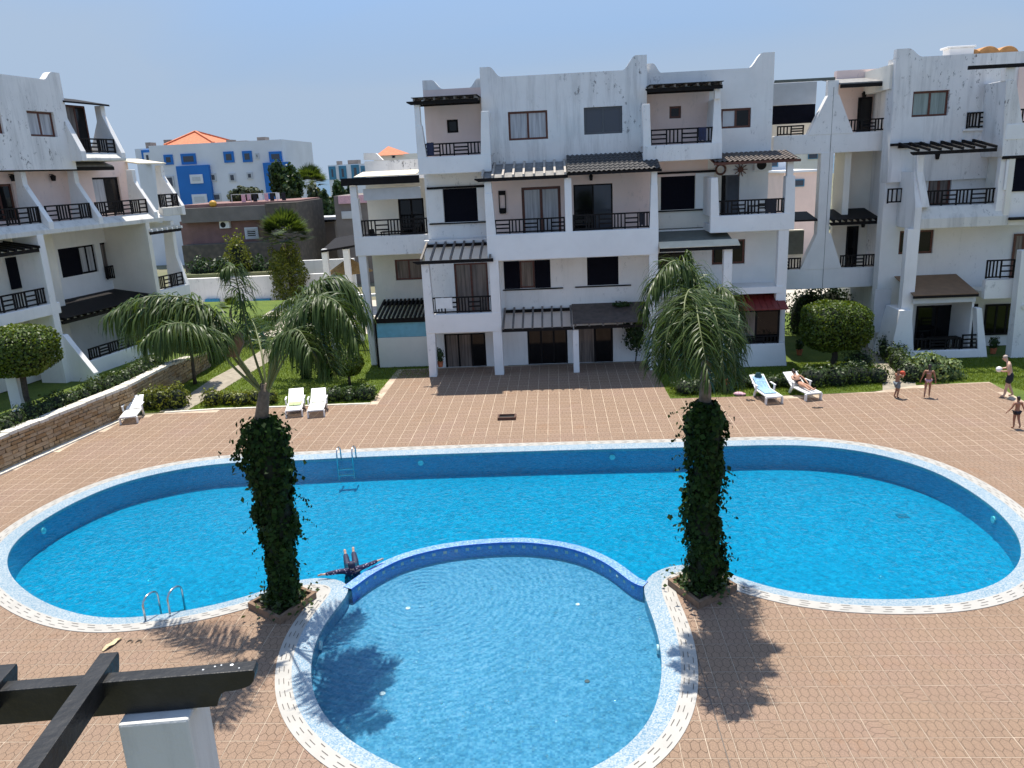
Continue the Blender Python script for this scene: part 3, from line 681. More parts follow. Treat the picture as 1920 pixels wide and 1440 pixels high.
# --- top right balcony and right top wall
b4 = f.rect(1212, 270, 1352, 301, TO); u4 = f.px(1206, 285, TO)[0]; u5 = f.px(1354, 285, TO)[0]
parapet(f, (u4, u5, b4[2], b4[3]), TO, .3, C, 'white_old')
MB(f).taper((u4 + .002, u4 + .36, TO + .01, WA), (u4 + .002, u4 + .30, TO + .01, WA), b4[3] - .02, f.px(1206, 195, TO)[1]).build('balcony_side', M['white'], C, bevel=.02)
MB(f).taper((u5 - .46, u5 - .002, TO + .012, ST), (u5 - .34, u5 - .06, TO + .3, ST), b4[3] - .02, f.px(1342, 184, TO)[1]).box(u5 - .36, u5 - .1, TO + .1, TO + .35, f.px(1342, 185, TO)[1], f.px(1342, 166, TO)[1]).build('balcony_side', M['white'], C, bevel=.02)
railing(f, u4 + .34, u5 - .42, b4[3] + .01, f.px(1280, 240, TO)[1], TO + .1, C, 'h')
ur1 = f.px(1449, 200, ST)[0]; zrr = f.px(1320, 132, ST)[1]; hw = f.rect(1255, 199, 1277, 222, ST); hx = f.rect(1352, 203, 1408, 240, ST)
wall(f, 'back_wall', um1 - .5, u5 - .3, f.px(1280, 330, ST)[1], f.px(1280, 172, ST)[1], ST - .02, .1, [hw], M['pinkp'], C); window(f, hw, ST - .02, C, 'brown', 'glass', 1)
wall(f, 'wall', um1 - .3, ur1, f.px(1400, 300, ST)[1] - .3, zrr, ST, .9, [hx, (hw[0] - .1, hw[1] + .1, hw[2] - .1, hw[3] + .1)], M['white'], C)
window(f, hx, ST, C, 'brown', 'roller', 2, pane2='glass')
skyline(f, um1 + .02, ur1, zrr, ST - .004, .35, C, left=(.7, .42), right=(1.15, .62), mat='white')
pergola(f, u4 + .3, u5 - .1, TO - .1, f.px(1280, 163, TO)[1], ST, f.px(1280, 163, TO)[1] + .04, C, 7, .2, 'wood')
MB(f).box(u4 + .03, u5 - .03, TO + .3, ST + .02, b4[2] + .02, b4[3] - .3).build('balcony_floor', M['white'], C)
# --- second storey, middle balcony
b2 = f.rect(912, 434, 1233, 484, FR); uA, uB, uC = f.px(912, 440, FR)[0], f.px(1067, 430, FR)[0], f.px(1235, 420, FR)[0]
parapet(f, (uA, uC, b2[2], b2[3]), FR, .3, C, 'clean')
MB(f).box(uA + .03, uC - .03, FR + .3, WA + .1, b2[2] + .02, b2[2] + .35).build('balcony_floor', M['clean'], C)
zp = f.px(980, 331, FR)[1]
MB(f).taper((uA + .002, uA + .44, FR + .01, FR + .45), (uA + .002, uA + .36, FR + .01, FR + .38), b2[3] - .02, f.px(916, 362, FR)[1]).box(uA + .02, uA + .34, FR + .03, FR + .33, f.px(916, 363, FR)[1], zp - .15).build('balcony_post', M['clean'], C, bevel=.02)
MB(f).box(uB - .16, uB + .16, FR + .01, FR + .35, b2[3] - .02, zp - .15).build('balcony_post', M['clean'], C, bevel=.02)
MB(f).taper((uC - .40, uC - .002, FR + .01, FR + .45), (uC - .34, uC - .05, FR + .01, FR + .38), b2[3] - .02, f.px(1225, 345, FR)[1]).box(uC - .33, uC - .06, FR + .03, FR + .33, f.px(1225, 346, FR)[1], zp + .12).build('balcony_post', M['clean'], C, bevel=.02)
dr = f.rect(979, 350, 1052, 446, WA); sl = f.rect(1076, 345, 1149, 440, WA)
wall(f, 'back_wall', uA - .1, uC, b2[2] + .2, z2 + .02, WA + .004, .6, [dr, sl], M['pinkp'], C)
window(f, dr, WA, C, 'brown', 'curtain', 2, .13, 'balcony_door'); window(f, sl, WA, C, 'wood', 'glass', 2, .07, 'sliding_door', pane2='tint')
railing(f, uA + .40, uB - .18, b2[3] + .01, f.px(990, 410, FR)[1], FR + .12, C, 'h'); railing(f, uB + .18, uC - .36, b2[3] + .01, f.px(1148, 400, FR)[1], FR + .12, C, 'h')
zpb = f.px(985, 306, WA)[1]
pergola(f, uA - .1, uB - .05, FR - .15, zp, WA, zpb, C, 9, .3, 'roofsheet', 'palewood', under=True)
tiled(f, uB, uC + .05, FR - .25, f.px(1150, 320, FR)[1], WA - .01, f.px(1150, 287, WA)[1], C, 'darktile')
lantern(f, f.px(1108, 345, WA)[0], WA, f.px(1108, 332, WA)[1], C)
mb = MB(f); lu, lz = f.px(942, 378, WA); mb.box(lu - .17, lu - .13, WA - .05, WA - .01, lz - .5, lz + .5).box(lu + .13, lu + .17, WA - .05, WA - .01, lz - .5, lz + .5).box(lu - .13, lu + .13, WA - .06, WA - .01, lz + .30, lz + .5).box(lu - .14, lu + .14, WA - .12, WA - .02, lz - .55, lz - .3)
tag(mb.build('wall_plant_rack', M['wood']), 'black metal rack hanging on the balcony wall beside the curtained door', 'rack')
# --- second storey, left setback with sliding shutters
us0, us1 = f.px(800, 400, ST)[0], f.px(925, 400, ST)[0]; nv = f.rect(832, 353, 895, 416, ST)
wall(f, 'wall', us0, us1, 0, b3[2] + .05, ST, .4, [(nv[0], nv[1], nv[2], nv[3])], M['white'], C)
louvre(f, nv, ST + .06, C); boxpart(f, 'sliding_panel', (us0 + .12, nv[0] - .01, nv[2], nv[3]), ST - .06, .05, 'clean', C); boxpart(f, 'sliding_panel', (nv[1] + .01, nv[1] + .55, nv[2], nv[3]), ST - .06, .05, 'clean', C)
boxpart(f, 'track_bar', (us0 + .1, us1 - .05, nv[3] + .01, nv[3] + .11), ST - .12, .1, 'wood', C); boxpart(f, 'track_bar', (us0 + .1, us1 - .3, nv[2] - .08, nv[2] - .02), ST - .10, .08, 'wood', C)
# --- second storey, right setback
nr = f.rect(1239, 326, 1303, 393, ST); ue = f.px(1340, 380, ST)[0]
wall(f, 'wall', uC - .6, ue + .3, 5.2, b4[2] + .05, ST + .006, .4, [nr], M['cream'], C); louvre(f, nr, ST + .06, C)
boxpart(f, 'sliding_panel', (nr[1] + .01, ue - .05, nr[2], nr[3]), ST - .06, .05, 'clean', C)
boxpart(f, 'track_bar', (f.px(1205, 330, ST)[0], ue, nr[3] + .01, nr[3] + .11), ST - .12, .1, 'wood', C); boxpart(f, 'track_bar', (nr[0] - .2, ue - .05, nr[2] - .08, nr[2] - .02), ST - .1, .08, 'wood', C)
# --- second storey, right balcony under a tiled canopy
FB = 36.9; b5 = f.rect(1332, 402, 1490, 434, FB); v0_, v1_ = f.px(1332, 415, FB)[0], f.px(1490, 415, FB)[0]
parapet(f, (v0_, v1_, b5[2], b5[3]), FB, .3, C, 'clean'); MB(f).box(v0_ + .03, v1_ - .03, FB + .3, ST + .3, b5[2] + .02, b5[2] + .35).build('balcony_floor', M['white'], C)
MB(f).taper((v0_ + .002, v0_ + .40, FB + .01, ST - .05), (v0_ + .002, v0_ + .30, FB + .01, ST - .05), b5[3] - .02, f.px(1338, 333, FB)[1]).build('balcony_side', M['clean'], C, bevel=.02)
zc = f.px(1420, 301, FB)[1]
MB(f).taper((v1_ - .46, v1_ - .002, FB + .01, FB + .5), (v1_ - .46, v1_ - .06, FB + .01, FB + .45), b5[3] - .02, f.px(1478, 330, FB)[1]).box(v1_ - .42, v1_ - .14, FB + .03, FB + .3, f.px(1478, 331, FB)[1], zc - .1).build('balcony_post', M['clean'], C, bevel=.02)
dl = f.rect(1349, 328, 1386, 412, ST); uw = f.px(1440, 350, ST)[0]
wall(f, 'back_wall', v0_ + .2, uw, b5[2] + .2, zc + .6, ST + .012, .5, [dl], M['white'], C); louvre(f, (dl[0] + .3, dl[1], dl[2], dl[3]), ST + .08, C, 'grey_alu', 'louvred_door'); boxpart(f, 'door_leaf', (dl[0], dl[0] + .28, dl[2], dl[3]), ST + .05, .05, 'wood', C)
railing(f, v0_ + .34, v1_ - .42, b5[3] + .01, f.px(1410, 374, FB)[1], FB + .12, C, 'v')
tiled(f, f.px(1340, 300, FB)[0], f.px(1497, 300, FB)[0], FB - .2, zc, ST, f.px(1420, 284, ST)[1], C, 'browntile', 'brown')
ac = thing('air_conditioner', 'white air conditioner box under the brown tiled balcony canopy', 'air conditioner', f.w(*(lambda q: (q[0], ST - .3, q[1]))(f.px(1428, 310, ST))))
qa, qz = f.px(1428, 309, ST); MB(f).box(qa - .40, qa + .40, ST - .32, ST - .02, qz - .28, qz + .28).build('case', M['white'], ac, bevel=.02)
MB().tube([(qa - .08, ST - .34, qz), (qa - .08, ST - .322, qz)], .22, 20).build('fan_grille', M['dark'], ac)
for du, lb in ((1351, 'round woven basket hung left of the sun ornament'), (1388, 'dark spiked sun ornament on the balcony wall')):
    q, zq = f.px(du, 318, ST); mb = MB()
    if du == 1351:
        mb.tube([(q + .22 * math.cos(a), ST - .05, zq + .22 * math.sin(a)) for a in np.linspace(0, 2 * math.pi, 19)], .045, 6)
    else:
        mb.tube([(q, ST - .08, zq), (q, ST - .02, zq)], .13, 14)
        for k in range(10): a = k * .628; mb.bar((q + .12 * math.cos(a), ST - .05, zq + .12 * math.sin(a)), (q + .32 * math.cos(a), ST - .05, zq + .32 * math.sin(a)), .05, .03)
    tag(mb.build('wall_ornament', M['brown']), lb, 'wall decoration')
# --- first storey, left balcony
b1 = f.rect(795, 588, 938, 624, FR); w0, w1 = f.px(797, 600, FR)[0], f.px(940, 600, FR)[0]; zp1 = f.px(845, 487, FR)[1]
parapet(f, (w0, w1, b1[2], b1[3]), FR, .3, C, 'white'); MB(f).box(w0 + .03, w1 - .03, FR + .3, ST + .05, b1[2] + .02, b1[2] + .35).build('balcony_floor', M['white'], C)
MB(f).taper((w0 + .002, w0 + .42, FR + .01, FR + .45), (w0 + .002, w0 + .36, FR + .01, FR + .4), b1[3] - .02, zp1 - .16).build('balcony_post', M['white'], C, bevel=.02)
MB(f).taper((w0 + .004, w0 + .36, FR + .02, FR + .40), (w0 + .002, w0 + .42, FR + .02, FR + .42), 0, b1[2] + .02).build('column', M['white'], C, bevel=.02)
MB(f).box(w1 - .44, w1 - .002, FR + .015, FR + .40, 0, b2[2] + .02).build('column', M['white'], C, bevel=.02)
d1 = f.rect(853, 493, 916, 588, WA)
wall(f, 'back_wall', w0 - .1, w1 + .1, 0, zp1 + .75, WA + .05, .5, [d1, f.rect(835, 625, 912, 718, WA + .05)], M['white'], C)
window(f, d1, WA + .05, C, 'brown', 'curtain2', 2, .1, 'balcony_door'); window(f, f.rect(835, 625, 912, 718, WA + .05), WA + .05, C, 'wood', 'curtain2', 3, .09, 'patio_door', pane2='glass')
railing(f, w0 + .38, w1 - .42, b1[3] + .01, f.px(865, 557, FR)[1], FR + .12, C, 'v')
pergola(f, w0, w1 - .3, FR - .15, zp1, WA + .03, f.px(860, 456, WA)[1], C, 8, .35, None)
# --- first storey, middle: shutters
uz0, uz1 = w1 - .3, f.px(1228, 530, WA)[0]; sh1 = f.rect(945, 489, 1032, 541, WA); sh2 = f.rect(1101, 482, 1160, 535, WA); zt = b2[2] + .06
gd1 = f.rect(990, 617, 1065, 722, WA); gd2 = f.rect(1083, 612, 1150, 716, WA)
wall(f, 'wall', uz0, uz1, 0, zt, WA + .1, .5, [sh1, sh2, gd1, gd2], M['white'], C)
w_ = (sh1[1] - sh1[0]) / 3
louvre(f, (sh1[0], sh1[0] + w_, sh1[2], sh1[3]), WA + .07, C); louvre(f, (sh1[1] - w_, sh1[1], sh1[2], sh1[3]), WA + .07, C); window(f, (sh1[0] + w_ + .01, sh1[1] - w_ - .01, sh1[2], sh1[3]), WA + .1, C, 'brown', 'curtain2', 1)
louvre(f, sh2, WA + .14, C)
boxpart(f, 'track_bar', (sh1[0] - .1, sh1[1] + .6, sh1[2] - .08, sh1[2] - .02), WA + .02, .07, 'wood', C); boxpart(f, 'track_bar', (sh2[0] - .6, sh2[1] + .6, sh2[2] - .08, sh2[2] - .02), WA + .02, .07, 'wood', C)
window(f, gd1, WA + .1, C, 'wood', 'glass', 3, .09, 'patio_door'); window(f, gd2, WA + .1, C, 'wood', 'curtain2', 2, .10, 'patio_door', pane2='glass')
zg = f.px(1070, 612, FR)[1]; zgb = f.px(1070, 577, WA)[1]; um = f.px(1074, 600, FR)[0]; ux = f.px(1212, 600, FR)[0]
pergola(f, w1 + .02, um, FR - .1, zg, WA + .08, zgb, C, 8, 0, None); pergola(f, um + .05, ux, FR - .1, zg + .02, WA + .08, zgb + .02, C, 6, 0, 'brownsheet')
MB(f).box(um - .02, um + .26, FR - .02, FR + .26, 0, zg - .16).build('column', M['white'], C, bevel=.02)
MB(f).box(uC - .42, uC - .02, FR + .015, FR + .42, 0, b2[2] + .02).build('column', M['white'], C, bevel=.02)
# --- first storey, right: olive awning terrace
zA = f.px(1310, 462, FR)[1]; a0_, a1_ = uC + .02, f.px(1385, 460, FR)[0]
mb = sloped(f, a0_, a1_, FR - .3, zA, FR + .25, zA + .22, .03); o = mb.build('awning', M['creamawn'], C)
sloped(f, a0_, a1_ - .25, FR + .25, zA + .22, ST - .01, f.px(1290, 428, ST)[1], .03).build('awning_back', M['oliveawn'], o); MB(f).box(a0_, a1_, FR - .25, FR - .15, zA - .16, zA - .005).build('awning_beam', M['wood'], o)
MB(f).box(f.px(1356, 500, FR)[0], f.px(1372, 500, FR)[0], FR - .1, FR + .25, 0, zA - .15).build('column', M['white'], C, bevel=.02)
MB(f).box(f.px(1457, 520, FB)[0], f.px(1476, 520, FB)[0], FB + .03, FB + .4, 0, b5[2] + .02).build('column', M['white'], C, bevel=.02)
wl = f.rect(1229, 474, 1288, 504, WA); wr = f.rect(1336, 450, 1398, 496, WA); ue2 = f.px(1455, 520, WA)[0]
wall(f, 'wall', uz1 + .01, ue2, 0, b5[2] + .1, WA + .12, .5, [wl, wr, f.rect(1240, 600, 1360, 690, WA)], M['white'], C); window(f, wl, WA + .12, C, 'wood', 'glass'); window(f, wr, WA + .12, C, 'brown', 'glass'); window(f, f.rect(1240, 600, 1360, 690, WA), WA + .12, C, 'wood', 'glass', 3, name='patio_door')
MB(f).box(uz1 + .02, ue2 - .05, FR + .4, WA + .1, f.px(1320, 545, FR)[1] - .3, f.px(1320, 545, FR)[1]).build('terrace_slab', M['white'], C)
# --- ground floor sun room under a red roof
g0, g1 = f.px(1375, 600, FR)[0], f.px(1462, 600, FR)[0]; zR = f.px(1430, 580, FR)[1]
sloped(f, g0 - .1, f.px(1476, 578, FR)[0], FR - .25, zR, WA, f.px(1410, 537, WA)[1], .04).build('red_roof', M['redroof'], C)
mb = sloped(f, g0 - .1, g0 + .01, FR - .25, zR + .045, WA, f.px(1410, 537, WA)[1] + .045, .02)
for k in range(1, 9): q = g0 - .1 + k * .27; mb.prism_vz([(FR - .25, zR + .042), (WA, f.px(1410, 537, WA)[1] + .042), (WA, f.px(1410, 537, WA)[1] + .07), (FR - .25, zR + .07)], q, q + .04)
mb.build('roof_ribs', M['redroof'], C)
pz = f.rect(1380, 645, 1474, 690, FR); MB(f).taper((g0 - .2, g1 + .42, FR, FR + .3), (g0 - .2, g1 + .28, FR, FR + .3), 0, pz[3]).build('sun_room_parapet', M['clean'], C, bevel=.02)
window(f, (g0, g1 + .05, pz[3] + .01, zR - .05), FR + .05, C, 'wood', 'curtain2', 2, .09, 'sun_room_glazing', pane2='glass'); railing(f, g0, g1, pz[3] + .012, f.px(1420, 630, FR)[1], FR + .03, C, 'v')
MB(f).taper((g1 + .07, g1 + .42, FR + .31, FR + .7), (g1 + .07, g1 + .30, FR + .31, FR + .6), 0, zR - .05).build('column', M['clean'], C, bevel=.02)
# --- core behind everything
MB(f).box(us0 + .3, ur1 - .05, ST + 1.2, 47, 0, zrr - .25).build('core', M['white_old'], C)
# --- far left wing (set back, awning balcony)
FL = 39.3; c0, c1 = f.px(664, 450, FL)[0], f.px(806, 450, FL)[0]; bl = f.rect(664, 442, 806, 478, FL)
parapet(f, (c0, c1, bl[2], bl[3]), FL, .3, C, 'white'); MB(f).box(c0 + .03, c1 - .03, FL + .3, 42, bl[2] + .02, bl[2] + .35).build('balcony_floor', M['white'], C)
zB = f.px(730, 345, FL)[1]
MB(f).taper((c0 + .002, c0 + .42, FL + .01, FL + .5), (c0 + .002, c0 + .38, FL + .01, FL + .4), bl[3] - .02, f.px(668, 372, FL)[1]).box(c0 + .01, c0 + .34, FL + .02, FL + .36, f.px(668, 373, FL)[1], zB).build('balcony_post', M['white'], C, bevel=.02)
dk = f.rect(748, 372, 796, 442, 41.2)
wall(f, 'back_wall', f.px(690, 400, 41.2)[0], c1 + .3, 0, zB + .2, 41.2, .6, [dk, f.rect(741, 486, 792, 525, 41.2)], M['cream'], C); window(f, dk, 41.2, C, 'wood', 'glass', 2, name='sliding_door'); window(f, f.rect(741, 486, 792, 525, 41.2), 41.2, C, 'brown', 'curtain2', 2)
MB(f).box(f.px(640, 340, FL)[0], c1 - .3, FL - .12, FL + .02, zB, f.px(730, 333, FL)[1] + .06).build('awning_beam', M['wood'], C)
sloped(f, c0 + .3, c1 - .45, FL - .1, zB + .38, 41.2, f.px(735, 321, 41.2)[1], .03).build('awning', M['creamawn'], C)
boxpart(f, 'roller_box', f.rect(681, 352, 789, 374, FL + .3), FL + .3, .05, 'roller', C); railing(f, c0 + .4, c1 - .1, bl[3] + .01, f.px(735, 411, FL)[1], FL + .12, C, 'v')
MB(f).taper((c0 + .25, c0 + .55, FL + .05, FL + .4), (c0 + .1, c0 + .5, FL + .05, FL + .4), 0, bl[2] + .02).build('column', M['white'], C, bevel=.02)
MB(f).box(f.px(683, 300, 43)[0], f.px(800, 300, 43)[0], 43, 43.3, 5, f.px(740, 300, 43)[1]).build('roof_parapet', M['white_old'], C); MB(f).box(f.px(690, 400, 41.2)[0] + .02, c1 + .2, 41.85, 46, 0, zB + .1).build('core', M['white'], C)
MB(f).prism_uz([(f.px(682, 300, 43)[0], f.px(683, 300, 43)[1]), (f.px(682, 290, 43)[0], f.px(683, 287, 43)[1]), (f.px(705, 290, 43)[0], f.px(705, 287, 43)[1]), (f.px(718, 300, 43)[0], f.px(718, 300, 43)[1])], 42.99, 43.28).build('roof_horn', M['white_old'], C)
# its ground floor patio: dark pergola, pale blue screen, low wall
zq = f.px(750, 597, FL - .6)[1]; q0, q1 = f.px(703, 600, FL - .6)[0], f.px(797, 600, FL - .6)[0]
pergola(f, q0, q1, FL - .6, zq, 41.1, f.px(760, 563, 41.2)[1], C, 12, 0, None, 'wood', .22)
sc = f.rect(706, 599, 799, 632, FL - .5); M['bluescreen'] = simple('pale_blue_screen', (0.16, 0.42, 0.52), .35, .1, 4)
boxpart(f, 'patio_screen', sc, FL - .5, .04, 'bluescreen', C); boxpart(f, 'patio_wall', (sc[0], sc[1], 0, sc[2] - .01), FL - .52, .12, 'cream', C); MB(f).box(sc[0] - .1, sc[0] - .005, FL - .5, FL - .38, 0, zq).build('patio_post', M['wood'], C)

for xx, yy in ((628, 656), (676, 640)):
    q = ground(xx, yy); MB().taper((q.x - .18, q.x + .18, q.y, q.y + .36), (q.x - .16, q.x + .16, q.y, q.y + .36), 0, 2.9).build('porch_column', M['white'], C, bevel=.02)
q0, q1 = ground(628, 656), ground(676, 640); MB().bar((q0.x, q0.y + .18, 2.97), (c0 + 1.2, q1.y - 1.2, 2.97), .34, .14).build('porch_beam', M['white'], C)
# ================================================================ right wing
RW = thing('apartment_block', 'weathered white apartment wing with tapering piers and a covered passage beneath', 'building', (16, 40, 0))
CN, RAp, WB, BF = 40.3, 42.0, 39.0, 37.2
def X(x, y, Y): return f.px(x, y, Y)[0]
def Z(x, y, Y): return f.px(x, y, Y)[1]
# --- tall pier with flares
def flare(xc_t, xc_b, xl_t, xr_t, xl_b, xr_b, yt, yb, name='pier'):
    zt_, zb_ = Z(xc_t, yt, CN), Z(xc_b, yb, CN)
    return MB(f).taper((X(xl_b, yb, CN), X(xr_b, yb, CN), CN, CN + .5), (X(xl_t, yt, CN), X(xr_t, yt, CN), CN, CN + .45), zb_, zt_)
flare(1563, 1558, 1553, 1574, 1514, 1600, 178, 252).box(X(1553, 160, CN) + .02, X(1574, 160, CN) - .02, CN + .01, CN + .42, Z(1563, 178, CN) - .01, Z(1563, 150, CN)).build('pier', M['white'], RW, bevel=.02)
MB(f).box(X(1537, 340, CN), X(1560, 340, CN), CN + .004, CN + .5, Z(1545, 440, CN) - .02, Z(1550, 286, CN) + .02).build('pier', M['white'], RW, bevel=.02)
flare(1545, 1540, 1532, 1558, 1500, 1578, 438, 505).build('pier', M['white'], RW, bevel=.02)
bA = (X(1450, 270, CN), X(1674, 270, CN), Z(1560, 287, CN), Z(1560, 250, CN)); parapet(f, bA, CN + .02, .3, RW, 'white')
bB = (X(1428, 520, CN), X(1662, 520, CN), Z(1545, 541, CN), Z(1545, 504, CN)); parapet(f, bB, CN + .02, .3, RW, 'white')
for bb in (bA, bB): MB(f).box(bb[0] + .02, bb[1], CN + .32, 44, bb[2] + .02, bb[2] + .3).build('gallery_floor', M['white'], RW)
mb = MB(f)
for zz0, zz1, xx in ((bB[3], bA[2], 1550),): q = X(xx, 400, CN); mb.box(q - .01, q + .01, CN - .003, CN + .05, zz0 - 1.4, zz1 + 3.0)
mb.build('joint_crack', M['roofsheet'], RW)
# top left bay: blinds and rail
q0, q1 = X(1451, 200, CN), X(1540, 200, CN)
MB(f).box(q0, X(1566, 150, CN), CN - .02, CN + .12, Z(1500, 153, CN), Z(1500, 148, CN)).build('roof_edge', M['oliveawn'], RW)
boxpart(f, 'roller_blind', (q0 + .02, q1 - .1, Z(1495, 195, CN + .2), Z(1495, 153, CN + .2)), CN + .5, .04, 'roller', RW); boxpart(f, 'dark_blind', (q0 + .02, q1 - .1, Z(1495, 231, CN + .2), Z(1495, 195, CN + .2) - .01), CN + .55, .04, 'navy', RW)
railing(f, X(1465, 242, CN), X(1516, 242, CN), bA[3] + .01, Z(1490, 234, CN), CN + .7, RW, 'v')
MB(f).box(q0 - .1, q1 + .2, 42.4, 42.7, bA[2] + .3, Z(1500, 150, 42)).build('back_wall', M['cream'], RW)
# top right bay
MB(f).box(X(1577, 200, 42.4) - .3, X(1690, 200, 42.4) + .5, 42.4, 42.8, bA[2] + .3, Z(1620, 130, 42.4)).build('back_wall', M['pinkp'], RW)
window(f, f.rect(1608, 182, 1634, 250, 42.2), 42.1, RW, 'wood', 'glass', 1, name='balcony_door'); railing(f, X(1592, 240, CN), X(1668, 240, CN), bA[3] + .01, Z(1630, 222, CN), CN + .15, RW, 'v')
lantern(f, X(1618, 178, 42.4), 42.4, Z(1618, 178, 42.4), RW)
sloped(f, X(1574, 160, CN), X(1675, 155, CN), CN - .2, Z(1625, 157, CN), 43.5, Z(1625, 157, CN) + .55, .08).build('canopy', M['roofsheet'], RW); MB(f).box(X(1574, 160, CN), X(1675, 155, CN) - .02, CN - .22, CN - .1, Z(1625, 163, CN), Z(1625, 157, CN) + .02).build('canopy_beam', M['wood'], RW)
# roof side parapet running back
zt0 = Z(1690, 103, WB); xs = X(1676, 110, WB)
MB(f).box(xs, xs + .35, WB + .3, 48, zt0 - 1.4, zt0 - .35).build('roof_parapet', M['cream'], RW)
# middle level: recessed cream walls, see-through bay
MB(f).box(X(1566, 340, RAp), X(1690, 340, RAp) + .2, RAp, RAp + .3, bB[3] - .3, bA[2] + .1).build('back_wall', M['cream'], RW)
MB(f).box(X(1566, 340, RAp), X(1566, 340, RAp) + .3, RAp - 1.2, RAp, Z(1566, 420, CN), bA[2]).build('side_wall', M['cream'], RW)
pergola(f, X(1558, 410, CN), X(1642, 410, CN), CN - .2, Z(1600, 415, CN), RAp + .0, Z(1600, 396, RAp), RW, 8, .1, 'wood', 'wood')
sloped(f, X(1490, 408, CN), X(1532, 408, CN), CN - .1, Z(1510, 415, CN), RAp, Z(1510, 403, RAp) + .1, .08).build('dark_canopy', M['wood'], RW)
window(f, f.rect(1586, 424, 1608, 505, RAp - .05), RAp - .15, RW, 'wood', 'glass', 1, name='balcony_door'); lantern(f, X(1616, 420, RAp), RAp, Z(1616, 420, RAp), RW)
railing(f, X(1577, 490, CN), X(1642, 490, CN), bB[3] + .01, Z(1610, 478, CN), CN + .12, RW, 'v'); railing(f, X(1433, 495, CN), X(1503, 495, CN), bB[3] + .01, Z(1468, 485, CN), CN + .12, RW, 'v')
MB(f).box(X(1430, 460, 43), X(1506, 460, 43), 43, 43.3, bB[3] - .5, Z(1470, 432, 43)).build('gallery_wall', M['cream'], RW); boxpart(f, 'blind', f.rect(1472, 433, 1507, 477, 42.9), 42.9, .05, 'oliveawn', RW)
# side wall of wing at ground: passage
MB(f).box(X(1645, 600, CN), X(1662, 600, CN), CN + .03, 45, 0, bB[2] + .02).build('passage_wall', M['white'], RW); MB(f).box(X(1645, 600, CN) + .6, X(1645, 600, CN) + .9, CN + .6, 45, 0, bB[2]).build('passage_wall', M['cream'], RW)
# --- window wall of the projecting part
xa, xb = X(1674, 200, WB), X(1860, 200, WB); zr2 = Z(1770, 104, WB); hv = f.rect(1711, 170, 1779, 218, WB); hs = f.rect(1846, 161, 1868, 186, WB)
zb2 = Z(1780, 300, WB)
wall(f, 'wall', xa, X(1925, 200, WB) + 3, zb2 - .9, zr2, WB, .9, [hv, hs], M['white_old'], RW)
window(f, hv, WB, RW, 'brown', 'curtgreen', rev=.13); window(f, hs, WB, RW, 'roller', 'glass', 2, .03)
skyline(f, xa, xb, zr2, WB + .004, .35, RW, left=(1.15, .38))
railing(f, X(1812, 222, WB), X(1857, 222, WB), Z(1834, 240, WB), Z(1834, 210, WB), WB - .08, RW, 'v'); MB(f).box(X(1805, 240, WB), X(1850, 240, WB), WB - .1, WB - .002, Z(1830, 245, WB), Z(1830, 241, WB)).build('sill', M['white_old'], RW)
wall(f, 'wall', xa + .001, X(1925, 420, WB) + 3, 0, zb2 - .91, WB + .2, .6, [f.rect(1741, 303, 1784, 385, WB + .2), f.rect(1686, 432, 1750, 476, WB + .2)], M['white'], RW)
window(f, f.rect(1741, 303, 1784, 385, WB + .2), WB + .2, RW, 'brown', 'curtain2', 2, .12, 'balcony_door'); window(f, f.rect(1686, 432, 1750, 476, WB + .2), WB + .2, RW, 'brown', 'glass', 2)
# second floor balcony
b7 = f.rect(1733, 385, 1888, 426, BF); p0, p1 = X(1728, 405, BF), X(1892, 405, BF)
MB(f).prism_vz([(BF, b7[2]), (BF, b7[2] + .45 * (b7[3] - b7[2])), (BF + .30, b7[3]), (BF + .40, b7[3]), (BF + .40, b7[2])], p0, p1).build('balcony_parapet', M['ledge'], RW, bevel=.02); MB(f).box(p0 + .02, p1, BF + .4, WB + .25, b7[2] + .02, b7[2] + .35).build('balcony_floor', M['white'], RW)
zt7 = Z(1730, 288, BF)
MB(f).taper((p0 - .002, p0 + .34, BF + .01, BF + .45), (p0 - .25, p0 + .05, BF + .3, BF + .6), b7[3] - .02, Z(1730, 322, BF)).box(p0 - .24, p0 + .04, BF + .3, BF + .55, Z(1730, 323, BF), zt7).build('balcony_post', M['white_old'], RW, bevel=.02)
mb = MB(f); mb.prism_vz([(BF + .01, b7[2]), (BF + .01, b7[3]), (BF + .5, Z(1730, 322, BF)), (WB + .1, Z(1730, 322, BF)), (WB + .1, b7[2])], p0 - .30, p0 - .01); mb.build('balcony_cheek', M['white_old'], RW)
MB(f).box(p1 - .25, p1, BF + .01, WB, b7[2] + .01, Z(1880, 288, BF)).build('balcony_side', M['cream'], RW, bevel=.02)
railing(f, p0 + .30, p1 - .3, b7[3] + .01, Z(1810, 355, BF), BF + .31, RW, 'v'); railing(f, X(1665, 368, WB - .3), X(1700, 368, WB - .3), Z(1682, 381, WB - .3), Z(1682, 353, WB - .3), WB - .25, RW, 'v')
pergola(f, X(1715, 280, BF), X(1865, 276, BF), BF - .15, Z(1790, 281, BF), WB, Z(1770, 268, WB), RW, 8, .2, None, 'wood'); MB(f).box(X(1668, 272, WB), X(1730, 270, WB), WB - .2, WB - .05, Z(1700, 273, WB), Z(1700, 268, WB)).build('wall_beam', M['wood'], RW)
lantern(f, X(1757, 291, WB), WB + .15, Z(1757, 292, WB), RW)
